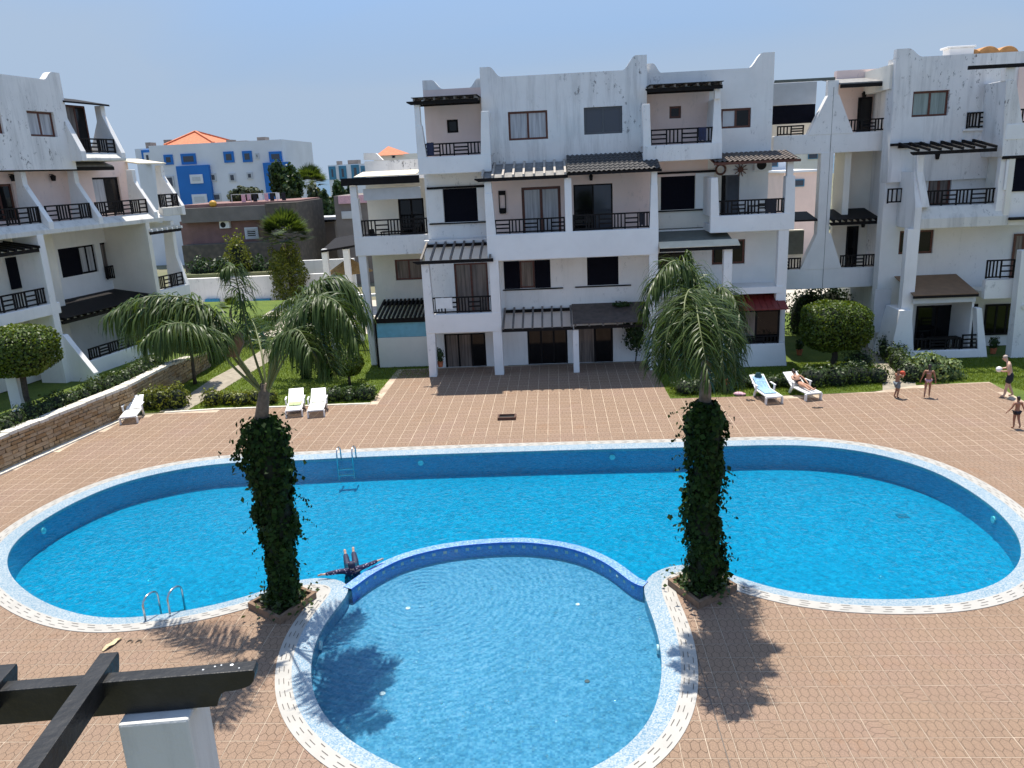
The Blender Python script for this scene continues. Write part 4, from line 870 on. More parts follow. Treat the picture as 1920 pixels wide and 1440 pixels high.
# column and ground terrace under a tan awning
MB(f).box(X(1697, 500, BF), X(1720, 500, BF), BF + .02, BF + .42, 1.9, b7[2] + .02).build('column', M['white'], RW, bevel=.02)
gt = f.rect(1700, 655, 1852, 673, BF - .3); GF = BF - .3
MB(f).taper((X(1668, 660, GF), X(1716, 660, GF), GF + .02, GF + 2.0), (X(1690, 560, GF), X(1712, 560, GF), GF + .02, GF + 1.6), 0, Z(1700, 582, GF)).build('pier', M['clean'], RW, bevel=.02)
MB(f).taper((X(1836, 660, GF), X(1853, 660, GF), GF + .02, GF + .5), (X(1832, 575, GF), X(1842, 575, GF), GF + .02, GF + .4), 0, Z(1838, 578, GF)).build('pier', M['clean'], RW, bevel=.02)
parapet(f, (X(1712, 665, GF), X(1840, 665, GF), 0, Z(1775, 657, GF)), GF + .025, .28, RW, 'clean'); zaw = Z(1770, 553, GF)
o = sloped(f, X(1712, 560, GF), X(1834, 555, GF), GF - .05, zaw, WB + .1, Z(1720, 518, WB), .03).build('awning', M['tanawn'], RW); MB(f).box(X(1712, 560, GF), X(1834, 555, GF), GF - .06, GF + .03, zaw - .12, zaw - .005).build('awning_beam', M['wood'], o); boxpart(f, 'roller_box', f.rect(1713, 557, 1830, 568, GF + .1), GF + .1, .05, 'roller', RW)
MB(f).box(X(1668, 560, GF), X(1700, 560, GF), GF + 1.7, GF + 1.78, 1.0, zaw + .1).build('canvas_side', M['roller'], RW); MB(f).box(X(1830, 620, GF) - .1, X(1830, 620, GF), GF + .4, WB + .2, 0, zaw).build('terrace_side', M['white'], RW)
railing(f, X(1806, 640, GF), X(1836, 640, GF), Z(1820, 655, GF) + .01, Z(1820, 628, GF), GF + .1, RW, 'h'); railing(f, X(1716, 640, GF), X(1804, 640, GF), Z(1770, 657, GF) + .01, Z(1770, 634, GF), GF + .1, RW, 'v')
window(f, f.rect(1716, 572, 1830, 655, WB + .15), WB + .05, RW, 'wood', 'glass', 3, name='patio_door')
# far right: bays at the frame edge
E0 = 36.6
MB(f).taper((X(1893, 690, E0), X(1918, 690, E0) + .3, E0, E0 + .5), (X(1905, 560, E0), X(1925, 560, E0), E0, E0 + .4), 0, Z(1910, 470, E0)).build('pier', M['white'], RW, bevel=.02)
MB(f).taper((X(1878, 300, BF), X(1926, 300, BF), BF, WB), (X(1886, 155, BF), X(1905, 155, BF), BF, WB), b7[2] + 3.0, Z(1890, 150, BF)).build('pier', M['white_old'], RW, bevel=.02)
MB(f).box(X(1886, 140, BF), X(1903, 140, BF), BF + .02, BF + .4, Z(1890, 151, BF), Z(1890, 127, BF)).build('pier', M['white_old'], RW)
MB(f).box(X(1815, 124, BF), X(1960, 124, BF), BF - .1, BF + .02, Z(1870, 128, BF), Z(1870, 121, BF)).build('pergola_beam', M['wood'], RW)
parapet(f, (X(1885, 255, BF), X(1990, 255, BF), Z(1900, 262, BF), Z(1900, 232, BF)), BF - .02, .3, RW, 'clean'); railing(f, X(1906, 220, BF), X(1990, 220, BF), Z(1910, 232, BF) + .01, Z(1910, 204, BF), BF + .1, RW, 'v')
MB(f).box(X(1904, 180, WB), X(1990, 180, WB), WB - .1, WB - .01, Z(1910, 260, WB), Z(1910, 120, WB)).build('back_wall', M['pinkp'], RW)
louvre(f, f.rect(1903, 292, 1960, 358, BF), BF + .06, RW); MB(f).box(X(1880, 300, BF), X(1990, 300, BF), BF + .12, BF + .4, b7[2], Z(1900, 262, BF)).build('wall', M['white'], RW); boxpart(f, 'track_bar', f.rect(1880, 291, 1950, 297, BF), BF - .02, .08, 'wood', RW)
boxpart(f, 'sliding_panel', f.rect(1886, 298, 1902, 356, BF), BF + .03, .05, 'clean', RW)
railing(f, X(1850, 505, BF), X(1903, 505, BF), Z(1876, 522, BF), Z(1876, 487, BF), BF + .02, RW, 'v'); parapet(f, (X(1848, 540, BF), X(1990, 540, BF), Z(1890, 560, BF), Z(1890, 524, BF)), BF + .05, .3, RW, 'white')
MB(f).box(X(1850, 560, BF), X(1990, 560, BF), BF + .34, WB + .1, Z(1890, 560, BF) + .02, Z(1890, 560, BF) + .3).build('gallery_floor', M['cream'], RW)
window(f, f.rect(1898, 438, 1935, 522, WB + .1), WB, RW, 'brown', 'curtain2', 2, .1, 'balcony_door'); sloped(f, X(1890, 410, BF), X(1990, 405, BF), BF - .2, Z(1905, 412, BF), WB, Z(1905, 402, WB), .1).build('canopy', M['wood'], RW)
window(f, f.rect(1846, 570, 1908, 628, WB + .1), WB, RW, 'wood', 'glass', 3)
MB(f).box(xa + .4, X(1925, 300, WB) + 3, WB + 1.0, 47, 0, zr2 - .4).build('core', M['white_old'], RW)
dx, dz = f.px(1919, 600, E0 - .05); tag(MB().tube([(dx, E0 - .06, 2.4), (dx, E0 + .05, 2.4)], .14, 16).build('wall_bulkhead_lamp', M['cream']), 'round cream bulkhead lamp on the pier at the wing corner', 'lamp')
# roof furniture: a white box and clay water jars
q = f.px(1797, 103, WB + 1.5); mb = MB(); mb.box(q[0] - .55, q[0] + .55, WB + 1.2, WB + 1.9, zr2 - .45, q[1] + .28).box(q[0] - .68, q[0] + .62, WB + 1.15, WB + 1.95, q[1] + .28, q[1] + .36); tag(mb.build('roof_chimney', M['white'], bevel=.03), 'white chimney box standing on the roof beside clay domes', 'chimney')
for xx, w_ in ((1819, .46), (1850, .56), (1886, .52)):
    q = f.px(xx, 102, WB + 1.6); mb = MB(); n_ = 14
    prof = [(-w_ * 1.0, zr2 - .42)] + [(-w_ * math.cos(math.pi * k / n_), zr2 - .05 + w_ * .9 * math.sin(math.pi * k / n_)) for k in range(n_ + 1)] + [(w_ * 1.0, zr2 - .42)]
    mb.prism_uz([(q[0] + a, b_) for a, b_ in prof], WB + 1.4, WB + 2.2); tag(mb.build('clay_roof_vent', M['ochre'] if 'ochre' in M else M.setdefault('ochre', simple('ochre_clay', (0.50, 0.24, 0.08), .8, .2, 5)), bevel=.04), {1819: 'ochre clay roof vent next to the white chimney box', 1850: 'ochre clay roof vent between two others on the wing roof', 1886: 'ochre clay roof vent farthest from the white chimney box'}[xx], 'roof vent', 'ochre vents on the wing roof')

# ================================================================ left building (turned about ten degrees)
LB = thing('apartment_block', 'white stepped apartment block with sloping balcony buttresses above the stone wall', 'building', (-22, 32, 1.2))
TER = 1.2
P0 = ground(171, 696, TER); g = Frame(P0.x, P0.y, R(80))        # u runs away from the camera, v into the building, v=0 at the base line
def GX(x, y, v): return g.px(x, y, v)[0]
def GZ(x, y, v): return g.px(x, y, v)[1]
def buttress(u, th, pts, mat='white', name='buttress'):
    """sloping side wall in the v-z plane at position u; pts (v,z)"""
    return MB(g).prism_vz(pts, u, u + th).build(name, M[mat], LB, bevel=.02)
VF, VW = 0.0, 1.7
# levels from the photograph at the balcony front
zp2 = GZ(200, 427, VF); zt2 = GZ(200, 407, VF); zp3 = GZ(215, 302, .3); zt3 = GZ(215, 287, .3)
# upper storey: solid wall with window + balcony bay
uq0, uq1 = GX(-40, 240, VF + .6), GX(130, 240, VF + .6); ztop = GZ(60, 146, VF + .6)
hq = g.rect(54, 209, 104, 256, VF + .6); hq2 = g.rect(-30, 205, 4, 250, VF + .6)
wall(g, 'wall', uq0 - 2, uq1, GZ(90, 318, VF + .6), ztop, VF + .6, 1.2, [hq, hq2], M['white_old'], LB); window(g, hq, VF + .6, LB, 'brown', 'curtain', rev=.13); window(g, hq2, VF + .6, LB, 'brown', 'curtain')
skyline(g, uq0, uq1, ztop, VF + .604, .35, LB, right=(1.0, .36))
ub0, ub1 = uq1, GX(236, 290, VF)
MB(g).prism_vz([(VF, zp3), (VF, zp3 + .35 * (zt3 - zp3)), (VF + .26, zt3), (VF + .34, zt3), (VF + .34, zp3)], ub0 + .02, ub1).box(ub0 + .02, ub1 - .02, VF + .3, VF + 2.4, zp3 + .02, zp3 + .3).build('balcony_parapet', M['ledge'], LB, bevel=.03)
buttress(ub0 - .25, .32, [(VF, zp3), (VF, zt3 + .05), (VF + .75, GZ(133, 212, .6)), (VF + 1.8, GZ(133, 212, .6)), (VF + 1.8, zp3)], 'white_old'); buttress(ub1 - .3, .3, [(VF + .01, zp3), (VF + .01, zt3), (VF + .75, GZ(205, 218, .8)), (VF + .75, GZ(205, 200, .8)), (VF + 1.1, GZ(205, 200, .8)), (VF + 1.1, zp3 + 1.9), (VF + 2.0, zp3)], 'white')
railing(g, ub0 + .1, ub1 - .32, zt3 + .01, GZ(200, 260, .2), VF + .26, LB, 'v')
window(g, (ub0 + .1, ub1 - .6, zt3 - .1, GZ(170, 200, 1.4)), VF + 1.3, LB, 'brown', 'curtain2', 3, .09, 'balcony_glazing', pane2='glass'); sloped(g, ub0 - .1, ub1 + .05, VF + .5, GZ(170, 197, .6), VF + 2.4, GZ(170, 192, .6) + .25, .08).build('canopy', M['wood'], LB)
# second storey: three bays with sloping fins
zR2 = GZ(120, 312, -.2); uc0, uc1 = GX(-30, 420, VF), GX(310, 420, VF)
MB(g).prism_vz([(VF, zp2), (VF, zp2 + .42 * (zt2 - zp2)), (VF + .32, zt2), (VF + .42, zt2), (VF + .42, zp2)], uc0 - 3, uc1).box(uc0 - 3, uc1 - .02, VF + .42, VF + 2.2, zp2 + .02, zp2 + .35).build('balcony_parapet', M['ledge'], LB, bevel=.03)
fin = [(VF + .01, zp2 + .02), (VF + .01, zt2 + .02), (VF + .95, zt2 + 1.65), (VF + .95, zR2 - .15), (VF + 1.3, zR2 - .15), (VF + 1.5, zp2 + .1)]
for xx in (102, 196, 300): buttress(GX(xx, 420, VF) - .30, .28, fin)
dA = (GX(0, 400, VW) - 1.4, GX(0, 400, VW) + 1.3, zt2 - .3, zt2 + 1.9)
hA = g.rect(178, 332, 228, 400, VW)
wall(g, 'back_wall', uc0 - 3, uc1, zp2 + .2, zp3 + .05, VW, .6, [g.rect(-20, 345, 30, 415, VW), hA], M['pinkp'], LB)
window(g, hA, VW, LB, 'wood', 'curtain', 2, .1, 'balcony_door', pane2='glass'); window(g, g.rect(-20, 345, 30, 415, VW), VW, LB, 'brown', 'glass', 2, .1, 'balcony_door')
us_ = [GX(xx, 420, VF) for xx in (-20, 102, 196, 300)]
for i in range(3): railing(g, us_[i] + .02, us_[i + 1] - .34, zt2 + .01, zt2 + .72, VF + .33, LB, 'h' if i == 1 else 'v')
sloped(g, uc0 - 3, ub1 - .02, VF + .85, zR2, VF + 1.75, zR2 + .35, .07).build('canopy', M['roofsheet'], LB); MB(g).box(uc0 - 3, ub1, VF + .80, VF + .92, zR2 - .16, zR2 + .01).build('canopy_beam', M['wood'], LB)
for xx in (17, 93): lantern(g, GX(xx, 330, VW), VW, GZ(xx, 333, VW), LB)
# first storey
zp1_, zt1_ = GZ(60, 600, VF), GZ(60, 577, VF); ud = GX(118, 560, VF)
MB(g).box(uc0 - 3, GX(115, 580, VF), VF, VF + .3, zp1_, zt1_).box(uc0 - 3, GX(115, 580, VF), VF + .3, VF + 2.2, zp1_ + .02, zp1_ + .3).build('balcony_parapet', M['white'], LB, bevel=.03)
buttress(GX(112, 600, VF) - .35, .36, [(VF - .02, TER - .6), (VF - .02, GZ(118, 610, VF)), (VF - .02, zp2 + .03), (VF + 1.3, zp2 + .03), (VF + 1.3, TER - .6)])
railing(g, uc0 - 1, GX(95, 560, VF), zt1_ + .01, zt1_ + .72, VF + .14, LB, 'h')
wall(g, 'back_wall', uc0 - 3, GX(105, 480, VW), TER - .1, zp2 + .1, VW, .5, [], M['cream'], LB); louvre(g, g.rect(14, 480, 62, 540, VW), VW - .06, LB)
pergola(g, uc0 - 3, GX(72, 465, VF), VF, GZ(40, 470, VF), VW, GZ(20, 455, VW), LB, 14, .1, None, 'wood')
# recessed middle part
VR = 2.6
hB, hC = g.rect(112, 462, 182, 516, VR), g.rect(192, 452, 236, 520, VR)
wall(g, 'back_wall', GX(100, 500, VR) - .5, GX(262, 480, VR) + .3, TER - .1, zp2 + .1, VR, .5, [hB, hC], M['white'], LB); louvre(g, (hB[0], hB[0] + (hB[1] - hB[0]) * .55, hB[2], hB[3]), VR + .05, LB); window(g, (hB[0] + (hB[1] - hB[0]) * .56, hB[1], hB[2], hB[3]), VR, LB, 'wood', 'curtain', 2); window(g, hC, VR, LB, 'wood', 'curtain2', 2, .1, 'balcony_door')
railing(g, GX(196, 505, VR - .1), GX(250, 505, VR - .1), GZ(222, 520, VR - .1), GZ(222, 495, VR - .1), VR - .2, LB, 'v')
pergola(g, GX(120, 590, VF), GX(290, 565, VF + .2), VF + .1, GZ(190, 585, VF), VR, GZ(190, 552, VR), LB, 16, .05, 'wood', 'wood')
# end bay
ue0, ue1 = GX(290, 520, VF), GX(352, 510, VF)
MB(g).box(ue0, ue0 + .3, VF + .01, VR + .2, TER - .1, zp2 + .02).build('side_wall', M['cream'], LB, bevel=.02)
zpe, zte = GZ(322, 560, VF), GZ(322, 540, VF)
MB(g).box(ue0 + .31, ue1, VF, VF + .3, zpe, zte).box(ue0 + .31, ue1 - .02, VF + .3, VF + 2.2, zpe + .02, zpe + .3).build('balcony_parapet', M['white'], LB, bevel=.03)
railing(g, ue0 + .32, ue1 - .3, zte + .01, zte + .72, VF + .12, LB, 'v'); buttress(ue1 - .28, .28, [(VF + .01, zpe + .02), (VF + .01, zte), (VF + .4, zte + 1.6), (VF + .4, zp2 - .05), (VF + .9, zp2 - .05), (VF + 1.2, zpe)])
MB(g).taper((ue1 - .45, ue1 - .03, VF + .02, VF + .5), (ue1 - .40, ue1 - .03, VF + .02, VF + .45), TER - .6, zpe + .02).build('column', M['white'], LB, bevel=.02)
pergola(g, ue0 + .2, ue1, VF, GZ(320, 430, VF), VR, GZ(320, 425, VF) + .3, LB, 7, .05, None, 'clean')
ue2_ = GX(345, 400, VF)
MB(g).box(uc1 + .01, ue2_ + .2, VF + .02, VF + .3, zp2 + .25, zt2 + .2).build('balcony_parapet', M['ledge'], LB, bevel=.03); buttress(ue2_ - .1, .28, [(v_, z_ + .2) for v_, z_ in fin]); railing(g, uc1 + .02, ue2_ - .12, zt2 + .21, zt2 + .9, VF + .14, LB, 'v')
MB(g).box(uc1, ue2_ + .2, VF + .3, VF + 2.2, zp2 + .27, zp2 + .5).build('balcony_floor', M['white'], LB); sloped(g, uc1 - .2, ue2_ + .3, VF + .85, zR2 + .1, VR, zR2 + .4, .07).build('canopy', M['creamawn'], LB)
# ground storey: sloping garden wall and parapet
buttress(GX(125, 640, VF) - .2, .3, [(VF - 1.3, TER - .4), (VF - 1.3, TER + .25), (VF - .05, GZ(128, 625, VF)), (VF + .3, GZ(128, 625, VF)), (VF + .3, TER - .4)]); MB(g).box(GX(130, 690, VF), GX(275, 660, VF), VF - .25, VF, TER - .4, TER + .55).build('garden_parapet', M['clean'], LB, bevel=.02)
railing(g, GX(165, 680, VF), GX(270, 660, VF), TER + .56, TER + 1.1, VF - .18, LB, 'v')
cu = ground(34, 765, TER); MB().taper((cu.x - .28, cu.x + .22, cu.y, cu.y + .4), (cu.x - .30, cu.x + .15, cu.y, cu.y + .4), TER - .6, TER + 1.9).build('column', M['white'], LB, bevel=.02)
MB(g).box(uc0 - 3, uc1 - .3, VR + .55, VR + 9, TER - .5, zp3).box(uc0 - 3, uq1 - .02, VF + 1.9, VR + 9, zp3, ztop - .3).build('core', M['white_old'], LB)
MB(g).box(uq1 - .02, ub1 - .4, VR + .4, VR + 6, zp3, GZ(170, 192, .6)).build('core', M['white'], LB)
# ================================================================ stone wall, terrace, lawns, paths
M['stone'] = None
m, t, b = nodes_of('sandstone'); oi = t.nodes.new('ShaderNodeObjectInfo'); p = pos(t)
n = N(t, 'TexNoise', Scale=7.0, Detail=7.0, Roughness=0.7); t.links.new(p, n.inputs['Vector'])
c = ramp(t, oi.outputs['Random'], [(0, (0.30, 0.185, 0.085)), (0.35, (0.40, 0.27, 0.14)), (0.7, (0.46, 0.34, 0.21)), (1, (0.34, 0.25, 0.16))])
c = mixc(t, ramp(t, n.outputs[0], [(0.4, 0.0), (0.7, 0.6)]), c, (0.16, 0.11, 0.065)); t.links.new(c, b.inputs['Base Color']); b.inputs['Roughness'].default_value = .9
bp = N(t, 'Bump', Strength=.6, Distance=.02); t.links.new(n.outputs[0], bp.inputs['Height']); t.links.new(bp.outputs[0], b.inputs['Normal']); M['stone'] = m
M['mortar'] = simple('mortar', (0.27, 0.20, 0.13), .95, .2, 5)
M['capstone'] = simple('pale_capstone', (0.62, 0.58, 0.50), .85, .2, 6, .3)
SW = thing('retaining_wall', 'tan sandstone retaining wall with pale capping beside the deck', 'wall', (wallB.x, wallB.y, 0))
pC = ground(318, 685, 1.2); pD = ground(392, 692)
SWP = [Vector((wallA.x, wallA.y)), Vector((wallB.x, wallB.y)), Vector((pC.x, pC.y)), Vector((pD.x - .2, pD.y + .6))]
hts = [1.15, 1.2, 1.2, 0.75]
svar = []
for k in range(6):
    bm = bmesh.new(); bmesh.ops.create_cube(bm, size=1)
    for v in bm.verts: v.co.x += random.uniform(-.05, .05); v.co.z += random.uniform(-.06, .06); v.co.y += random.uniform(-.12, .12)
    me = bpy.data.meshes.new('stone'); bm.to_mesh(me); bm.free(); me.materials.append(M['stone']); svar.append(me)
ns = 0
for s in range(3):
    A_, B_ = SWP[s], SWP[s + 1]; d = (B_ - A_); L = d.length; d.normalize(); nn = Vector((d.y, -d.x)); ang = math.atan2(d.y, d.x)
    mb = MB(); a0 = A_ - nn * .05; b0 = B_ - nn * .05; a1 = A_ - nn * .42; b1 = B_ - nn * .42
    mb.hexa([(*a0, -.3), (*b0, -.3), (*b1, -.3), (*a1, -.3), (*a0, hts[s]), (*b0, hts[s + 1]), (*b1, hts[s + 1]), (*a1, hts[s])]); mb.build('wall_core', M['mortar'], SW)
    ca, cb = A_ + nn * .05, B_ + nn * .05
    x = 0.0
    while x < L - .1:       # rough pale capping, block by block
        w_ = min(random.uniform(.35, .6), L - x); z_ = hts[s] + (hts[s + 1] - hts[s]) * (x + w_ / 2) / L
        o = bpy.data.objects.new('capping_stone', bpy.data.meshes['capping'] if 'capping' in bpy.data.meshes else None)
        if o.data is None:
            bm = bmesh.new(); bmesh.ops.create_cube(bm, size=1); bmesh.ops.bevel(bm, geom=bm.edges[:], offset=.06, segments=1, affect='EDGES'); me = bpy.data.meshes.new('capping'); bm.to_mesh(me); bm.free(); me.materials.append(M['capstone']); o = bpy.data.objects.new('capping_stone', me)
        col.objects.link(o); q = A_ + d * (x + w_ / 2) - nn * .18
        o.matrix_basis = Matrix.Translation((q.x, q.y, z_ + .03 + random.uniform(-.01, .012))) @ Matrix.Rotation(ang + random.uniform(-.03, .03), 4, 'Z') @ Matrix.Diagonal((w_ * .97, .48 + random.uniform(-.05, .05), .13, 1)); put(o, SW); x += w_
    row = 0; z = 0.0
    while z < 1.13:
        rh = random.uniform(.13, .17); x = random.uniform(-.2, 0)
        while x < L:
            w_ = random.uniform(.24, .52); xc = x + w_ / 2; top = hts[s] + (hts[s + 1] - hts[s]) * min(1, max(0, xc / L))
            if z + rh * .7 < top and 0 < xc < L:
                o = bpy.data.objects.new('stone', random.choice(svar)); col.objects.link(o); q = A_ + d * xc - nn * (.03 + random.uniform(-.008, .008))
                o.matrix_basis = Matrix.Translation((q.x, q.y, z + rh / 2)) @ Matrix.Rotation(ang, 4, 'Z') @ Matrix.Diagonal((w_ - .022, .16, rh - .02, 1)); put(o, SW); ns += 1
            x += w_
        z += rh
mb = MB(); A_, B_ = SWP[0], SWP[1]; d = (B_ - A_).normalized(); nn = Vector((d.y, -d.x))
mb.hexa([(*(A_ + nn * .03), -.02), (*(A_ + nn * .32), -.02), (*(B_ + nn * .28), -.02), (*(B_ + nn * .03), -.02), (*(A_ + nn * .03), .05), (*(A_ + nn * .32), .05), (*(B_ + nn * .28), .05), (*(B_ + nn * .03), .05)]); mb.build('plinth_strip', M['capstone'], SW)
m, t, b = nodes_of('lawn'); p = pos(t)
n = N(t, 'TexNoise', Scale=0.9, Detail=8.0, Roughness=.7); t.links.new(p, n.inputs['Vector']); n2 = N(t, 'TexNoise', Scale=45.0, Detail=3.0); t.links.new(p, n2.inputs['Vector'])
c = ramp(t, n.outputs[0], [(0.3, (0.075, 0.125, 0.010)), (0.55, (0.13, 0.185, 0.015)), (0.75, (0.20, 0.22, 0.03))])
c = mixc(t, ramp(t, n2.outputs[0], [(.35, .6), (.6, 0.0)]), c, (0.025, 0.05, 0.008)); t.links.new(c, b.inputs['Base Color']); b.inputs['Roughness'].default_value = .95
bp = N(t, 'Bump', Strength=.8, Distance=.05); t.links.new(n2.outputs[0], bp.inputs['Height']); t.links.new(bp.outputs[0], b.inputs['Normal']); M['lawn'] = m
M['path'] = simple('concrete_path', (0.30, 0.26, 0.20), .9, .2, 3, .3)
M['pave2'] = simple('pale_paving', (0.46, 0.41, 0.34), .9, .15, 1.5)
LAWN_L = [(-18.4, 32.0), (-15.0, 32.2), (-8.1, 32.35), (-8.1, 36.5), (-6.0, 36.5), (-6.0, 44), (-9, 47), (-14, 48.5), (-19, 48), (-19.5, 38)]
LAWN_R = [(4.6, 31.85), (9.85, 31.75), (12.9, 31.95), (14.9, 32.75), tuple(ground(1855, 716)[:2]), tuple(ground(1890, 735)[:2]), tuple(ground(1920, 752)[:2]), (21.2, 26.2), (30, 26), (30, 40), (14, 50), (11, 50), (11, 40), (4.6, 40)]
tag(sheet('lawn', LAWN_L, [], -.018, M['lawn']), 'bright green lawn between path and white wall', 'lawn', kind='structure'); tag(sheet('lawn', LAWN_R, [], -.0185, M['lawn']), 'lawn strip in front of the right hand wing', 'lawn', kind='structure')
ter = sheet('terrace_ground', [(-24, 5), tuple(SWP[0] - Vector((.3, 0))), tuple(SWP[1] - Vector((.35, 0))), tuple(SWP[2] - Vector((.35, 0))), (-18.2, 39), (-19.5, 56), (-60, 60), (-60, 5)], [], 1.06, M['lawn']); tag(ter, 'raised planted terrace behind the stone wall', 'terrace', kind='structure')
PTH = [ground(*q) for q in ((298, 772), (352, 768), (400, 741), (440, 716), (520, 668), (545, 640), (500, 650), (450, 682), (400, 708), (350, 742))]
tag(sheet('path', [tuple(q[:2]) for q in PTH], [], -.010, M['path']), 'concrete path curving across the lawn from the deck', 'path', kind='structure')
PTH2 = [ground(*q) for q in ((1655, 737), (1720, 731), (1712, 700), (1672, 668), (1640, 640), (1600, 640), (1625, 672), (1655, 700))]
tag(sheet('path', [tuple(q[:2]) for q in PTH2], [], -.010, M['path']), 'concrete path leading to the covered passage', 'path', kind='structure')
tag(sheet('pavement', [(-30, 44), (-5, 44), (-5, 61.5), (-30, 61.5)], [], -.024, M['pave2']), 'pale paved court before the white garden wall', 'pavement', kind='structure'); tag(sheet('pavement', [(11, 50.2), (30, 50.2), (30, 75), (11, 75)], [], -.02, M['pave2']), 'pale sunlit court behind the passage', 'pavement', kind='structure')
mb = MB(); eds = [(-17.1, 31.9), (-15, 32.18), (-8.15, 32.33)]
for a, c in zip(eds[:-1], eds[1:]): mb.bar((*a, -.0), (*c, -.0), .14, .06)
tag(mb.build('lawn_kerb', M['capstone']), 'low pale kerb where the lawn meets the deck', 'kerb', kind='structure')
# ================================================================ vegetation
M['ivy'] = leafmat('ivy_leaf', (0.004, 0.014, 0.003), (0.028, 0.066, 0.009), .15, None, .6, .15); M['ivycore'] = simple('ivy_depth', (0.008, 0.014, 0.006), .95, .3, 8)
M['frond'] = leafmat('palm_leaflet', (0.020, 0.044, 0.008), (0.090, 0.128, 0.032), .30, (1.4, 1.4, .5), .40, .25)
M['rachis'] = simple('palm_rachis', (0.13, 0.15, 0.05), .6, .2, 6); M['trunk'] = simple('palm_trunk', (0.17, 0.13, 0.095), .9, .3, 12, .5); M['bark'] = simple('bark', (0.075, 0.058, 0.042), .95, .3, 12, .5)
M['topi'] = leafmat('clipped_leaf', (0.014, 0.034, 0.005), (0.12, 0.18, 0.018), .28, (2.0, 1.7, .3)); M['hedge'] = leafmat('hedge_leaf', (0.016, 0.036, 0.008), (0.075, 0.115, 0.028), .25)
M['yellowbush'] = leafmat('yellow_leaf', (0.05, 0.07, 0.012), (0.22, 0.24, 0.03), .3); M['tree'] = leafmat('tree_leaf', (0.012, 0.032, 0.008), (0.045, 0.085, 0.02), .2); M['greytree'] = leafmat('grey_tree_leaf', (0.03, 0.045, 0.02), (0.10, 0.12, 0.06), .2)
M['variegated'] = leafmat('variegated_leaf', (0.04, 0.09, 0.02), (0.30, 0.36, 0.16), .25); M['fan'] = leafmat('fan_leaf', (0.03, 0.055, 0.012), (0.09, 0.13, 0.03), .3)
M['grassblade'] = leafmat('grass_blade', (0.08, 0.13, 0.01), (0.20, 0.26, 0.03), .35)
def leaves(name, C_, NR, size, mat, parent, aspect=.6, jit=.7, var=.35, droop=0):
    """one diamond-shaped folded leaf per point"""
    n = len(C_); C_ = np.asarray(C_); NR = np.asarray(NR, float) + RNG.normal(0, jit, (n, 3)); NR /= np.linalg.norm(NR, axis=1)[:, None] + 1e-9
    T = RNG.normal(0, 1, (n, 3)); T[:, 2] -= droop; T -= NR * np.sum(T * NR, 1)[:, None]; T /= np.linalg.norm(T, axis=1)[:, None] + 1e-9
    B_ = np.cross(NR, T); s = (size * (1 + RNG.uniform(-var, var, n)))[:, None]; w_ = s * aspect
    base, tip = C_ - T * s * .5, C_ + T * s * .55
    l, r_ = C_ - B_ * w_ * .5 + NR * w_ * .12, C_ + B_ * w_ * .5 + NR * w_ * .12
    V = np.stack([base, r_, tip, l], 1).reshape(-1, 3)
    return raw_mesh(name, V, 4, mat, parent)
def blob_pts(c, rx, ry, rz, n, power=2.6, shell=.82, seed=0, lump=.10, flat=None):
    """points in the outer layer of a lumpy superellipsoid"""
    D = RNG.normal(0, 1, (n, 3)); D /= np.linalg.norm(D, axis=1)[:, None]
    k = (np.abs(D[:, 0]) ** power + np.abs(D[:, 1]) ** power + np.abs(D[:, 2]) ** power) ** (-1 / power)
    lp = 1 + lump * (np.sin(D[:, 0] * 5 + seed) * np.cos(D[:, 1] * 6 - seed) + .6 * np.sin(D[:, 2] * 9 + 2 * seed + D[:, 0] * 4))
    r_ = k * lp * (shell + (1.02 - shell) * RNG.uniform(0, 1, n) ** .6)
    return np.array(c) + D * r_[:, None] * np.array([rx, ry, rz]), D / np.array([rx, ry, rz])
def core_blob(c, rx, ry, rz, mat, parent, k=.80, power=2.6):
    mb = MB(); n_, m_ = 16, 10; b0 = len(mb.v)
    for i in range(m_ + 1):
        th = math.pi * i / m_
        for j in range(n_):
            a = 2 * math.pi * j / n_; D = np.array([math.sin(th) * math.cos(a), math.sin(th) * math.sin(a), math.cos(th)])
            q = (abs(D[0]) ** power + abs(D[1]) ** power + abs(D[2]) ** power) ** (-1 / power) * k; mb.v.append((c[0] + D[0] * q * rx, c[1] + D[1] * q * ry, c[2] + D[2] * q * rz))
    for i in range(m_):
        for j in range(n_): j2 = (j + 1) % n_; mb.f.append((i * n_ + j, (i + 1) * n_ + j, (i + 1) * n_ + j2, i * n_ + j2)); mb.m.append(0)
    return mb.build('crown_depth', mat, parent, smooth=True)
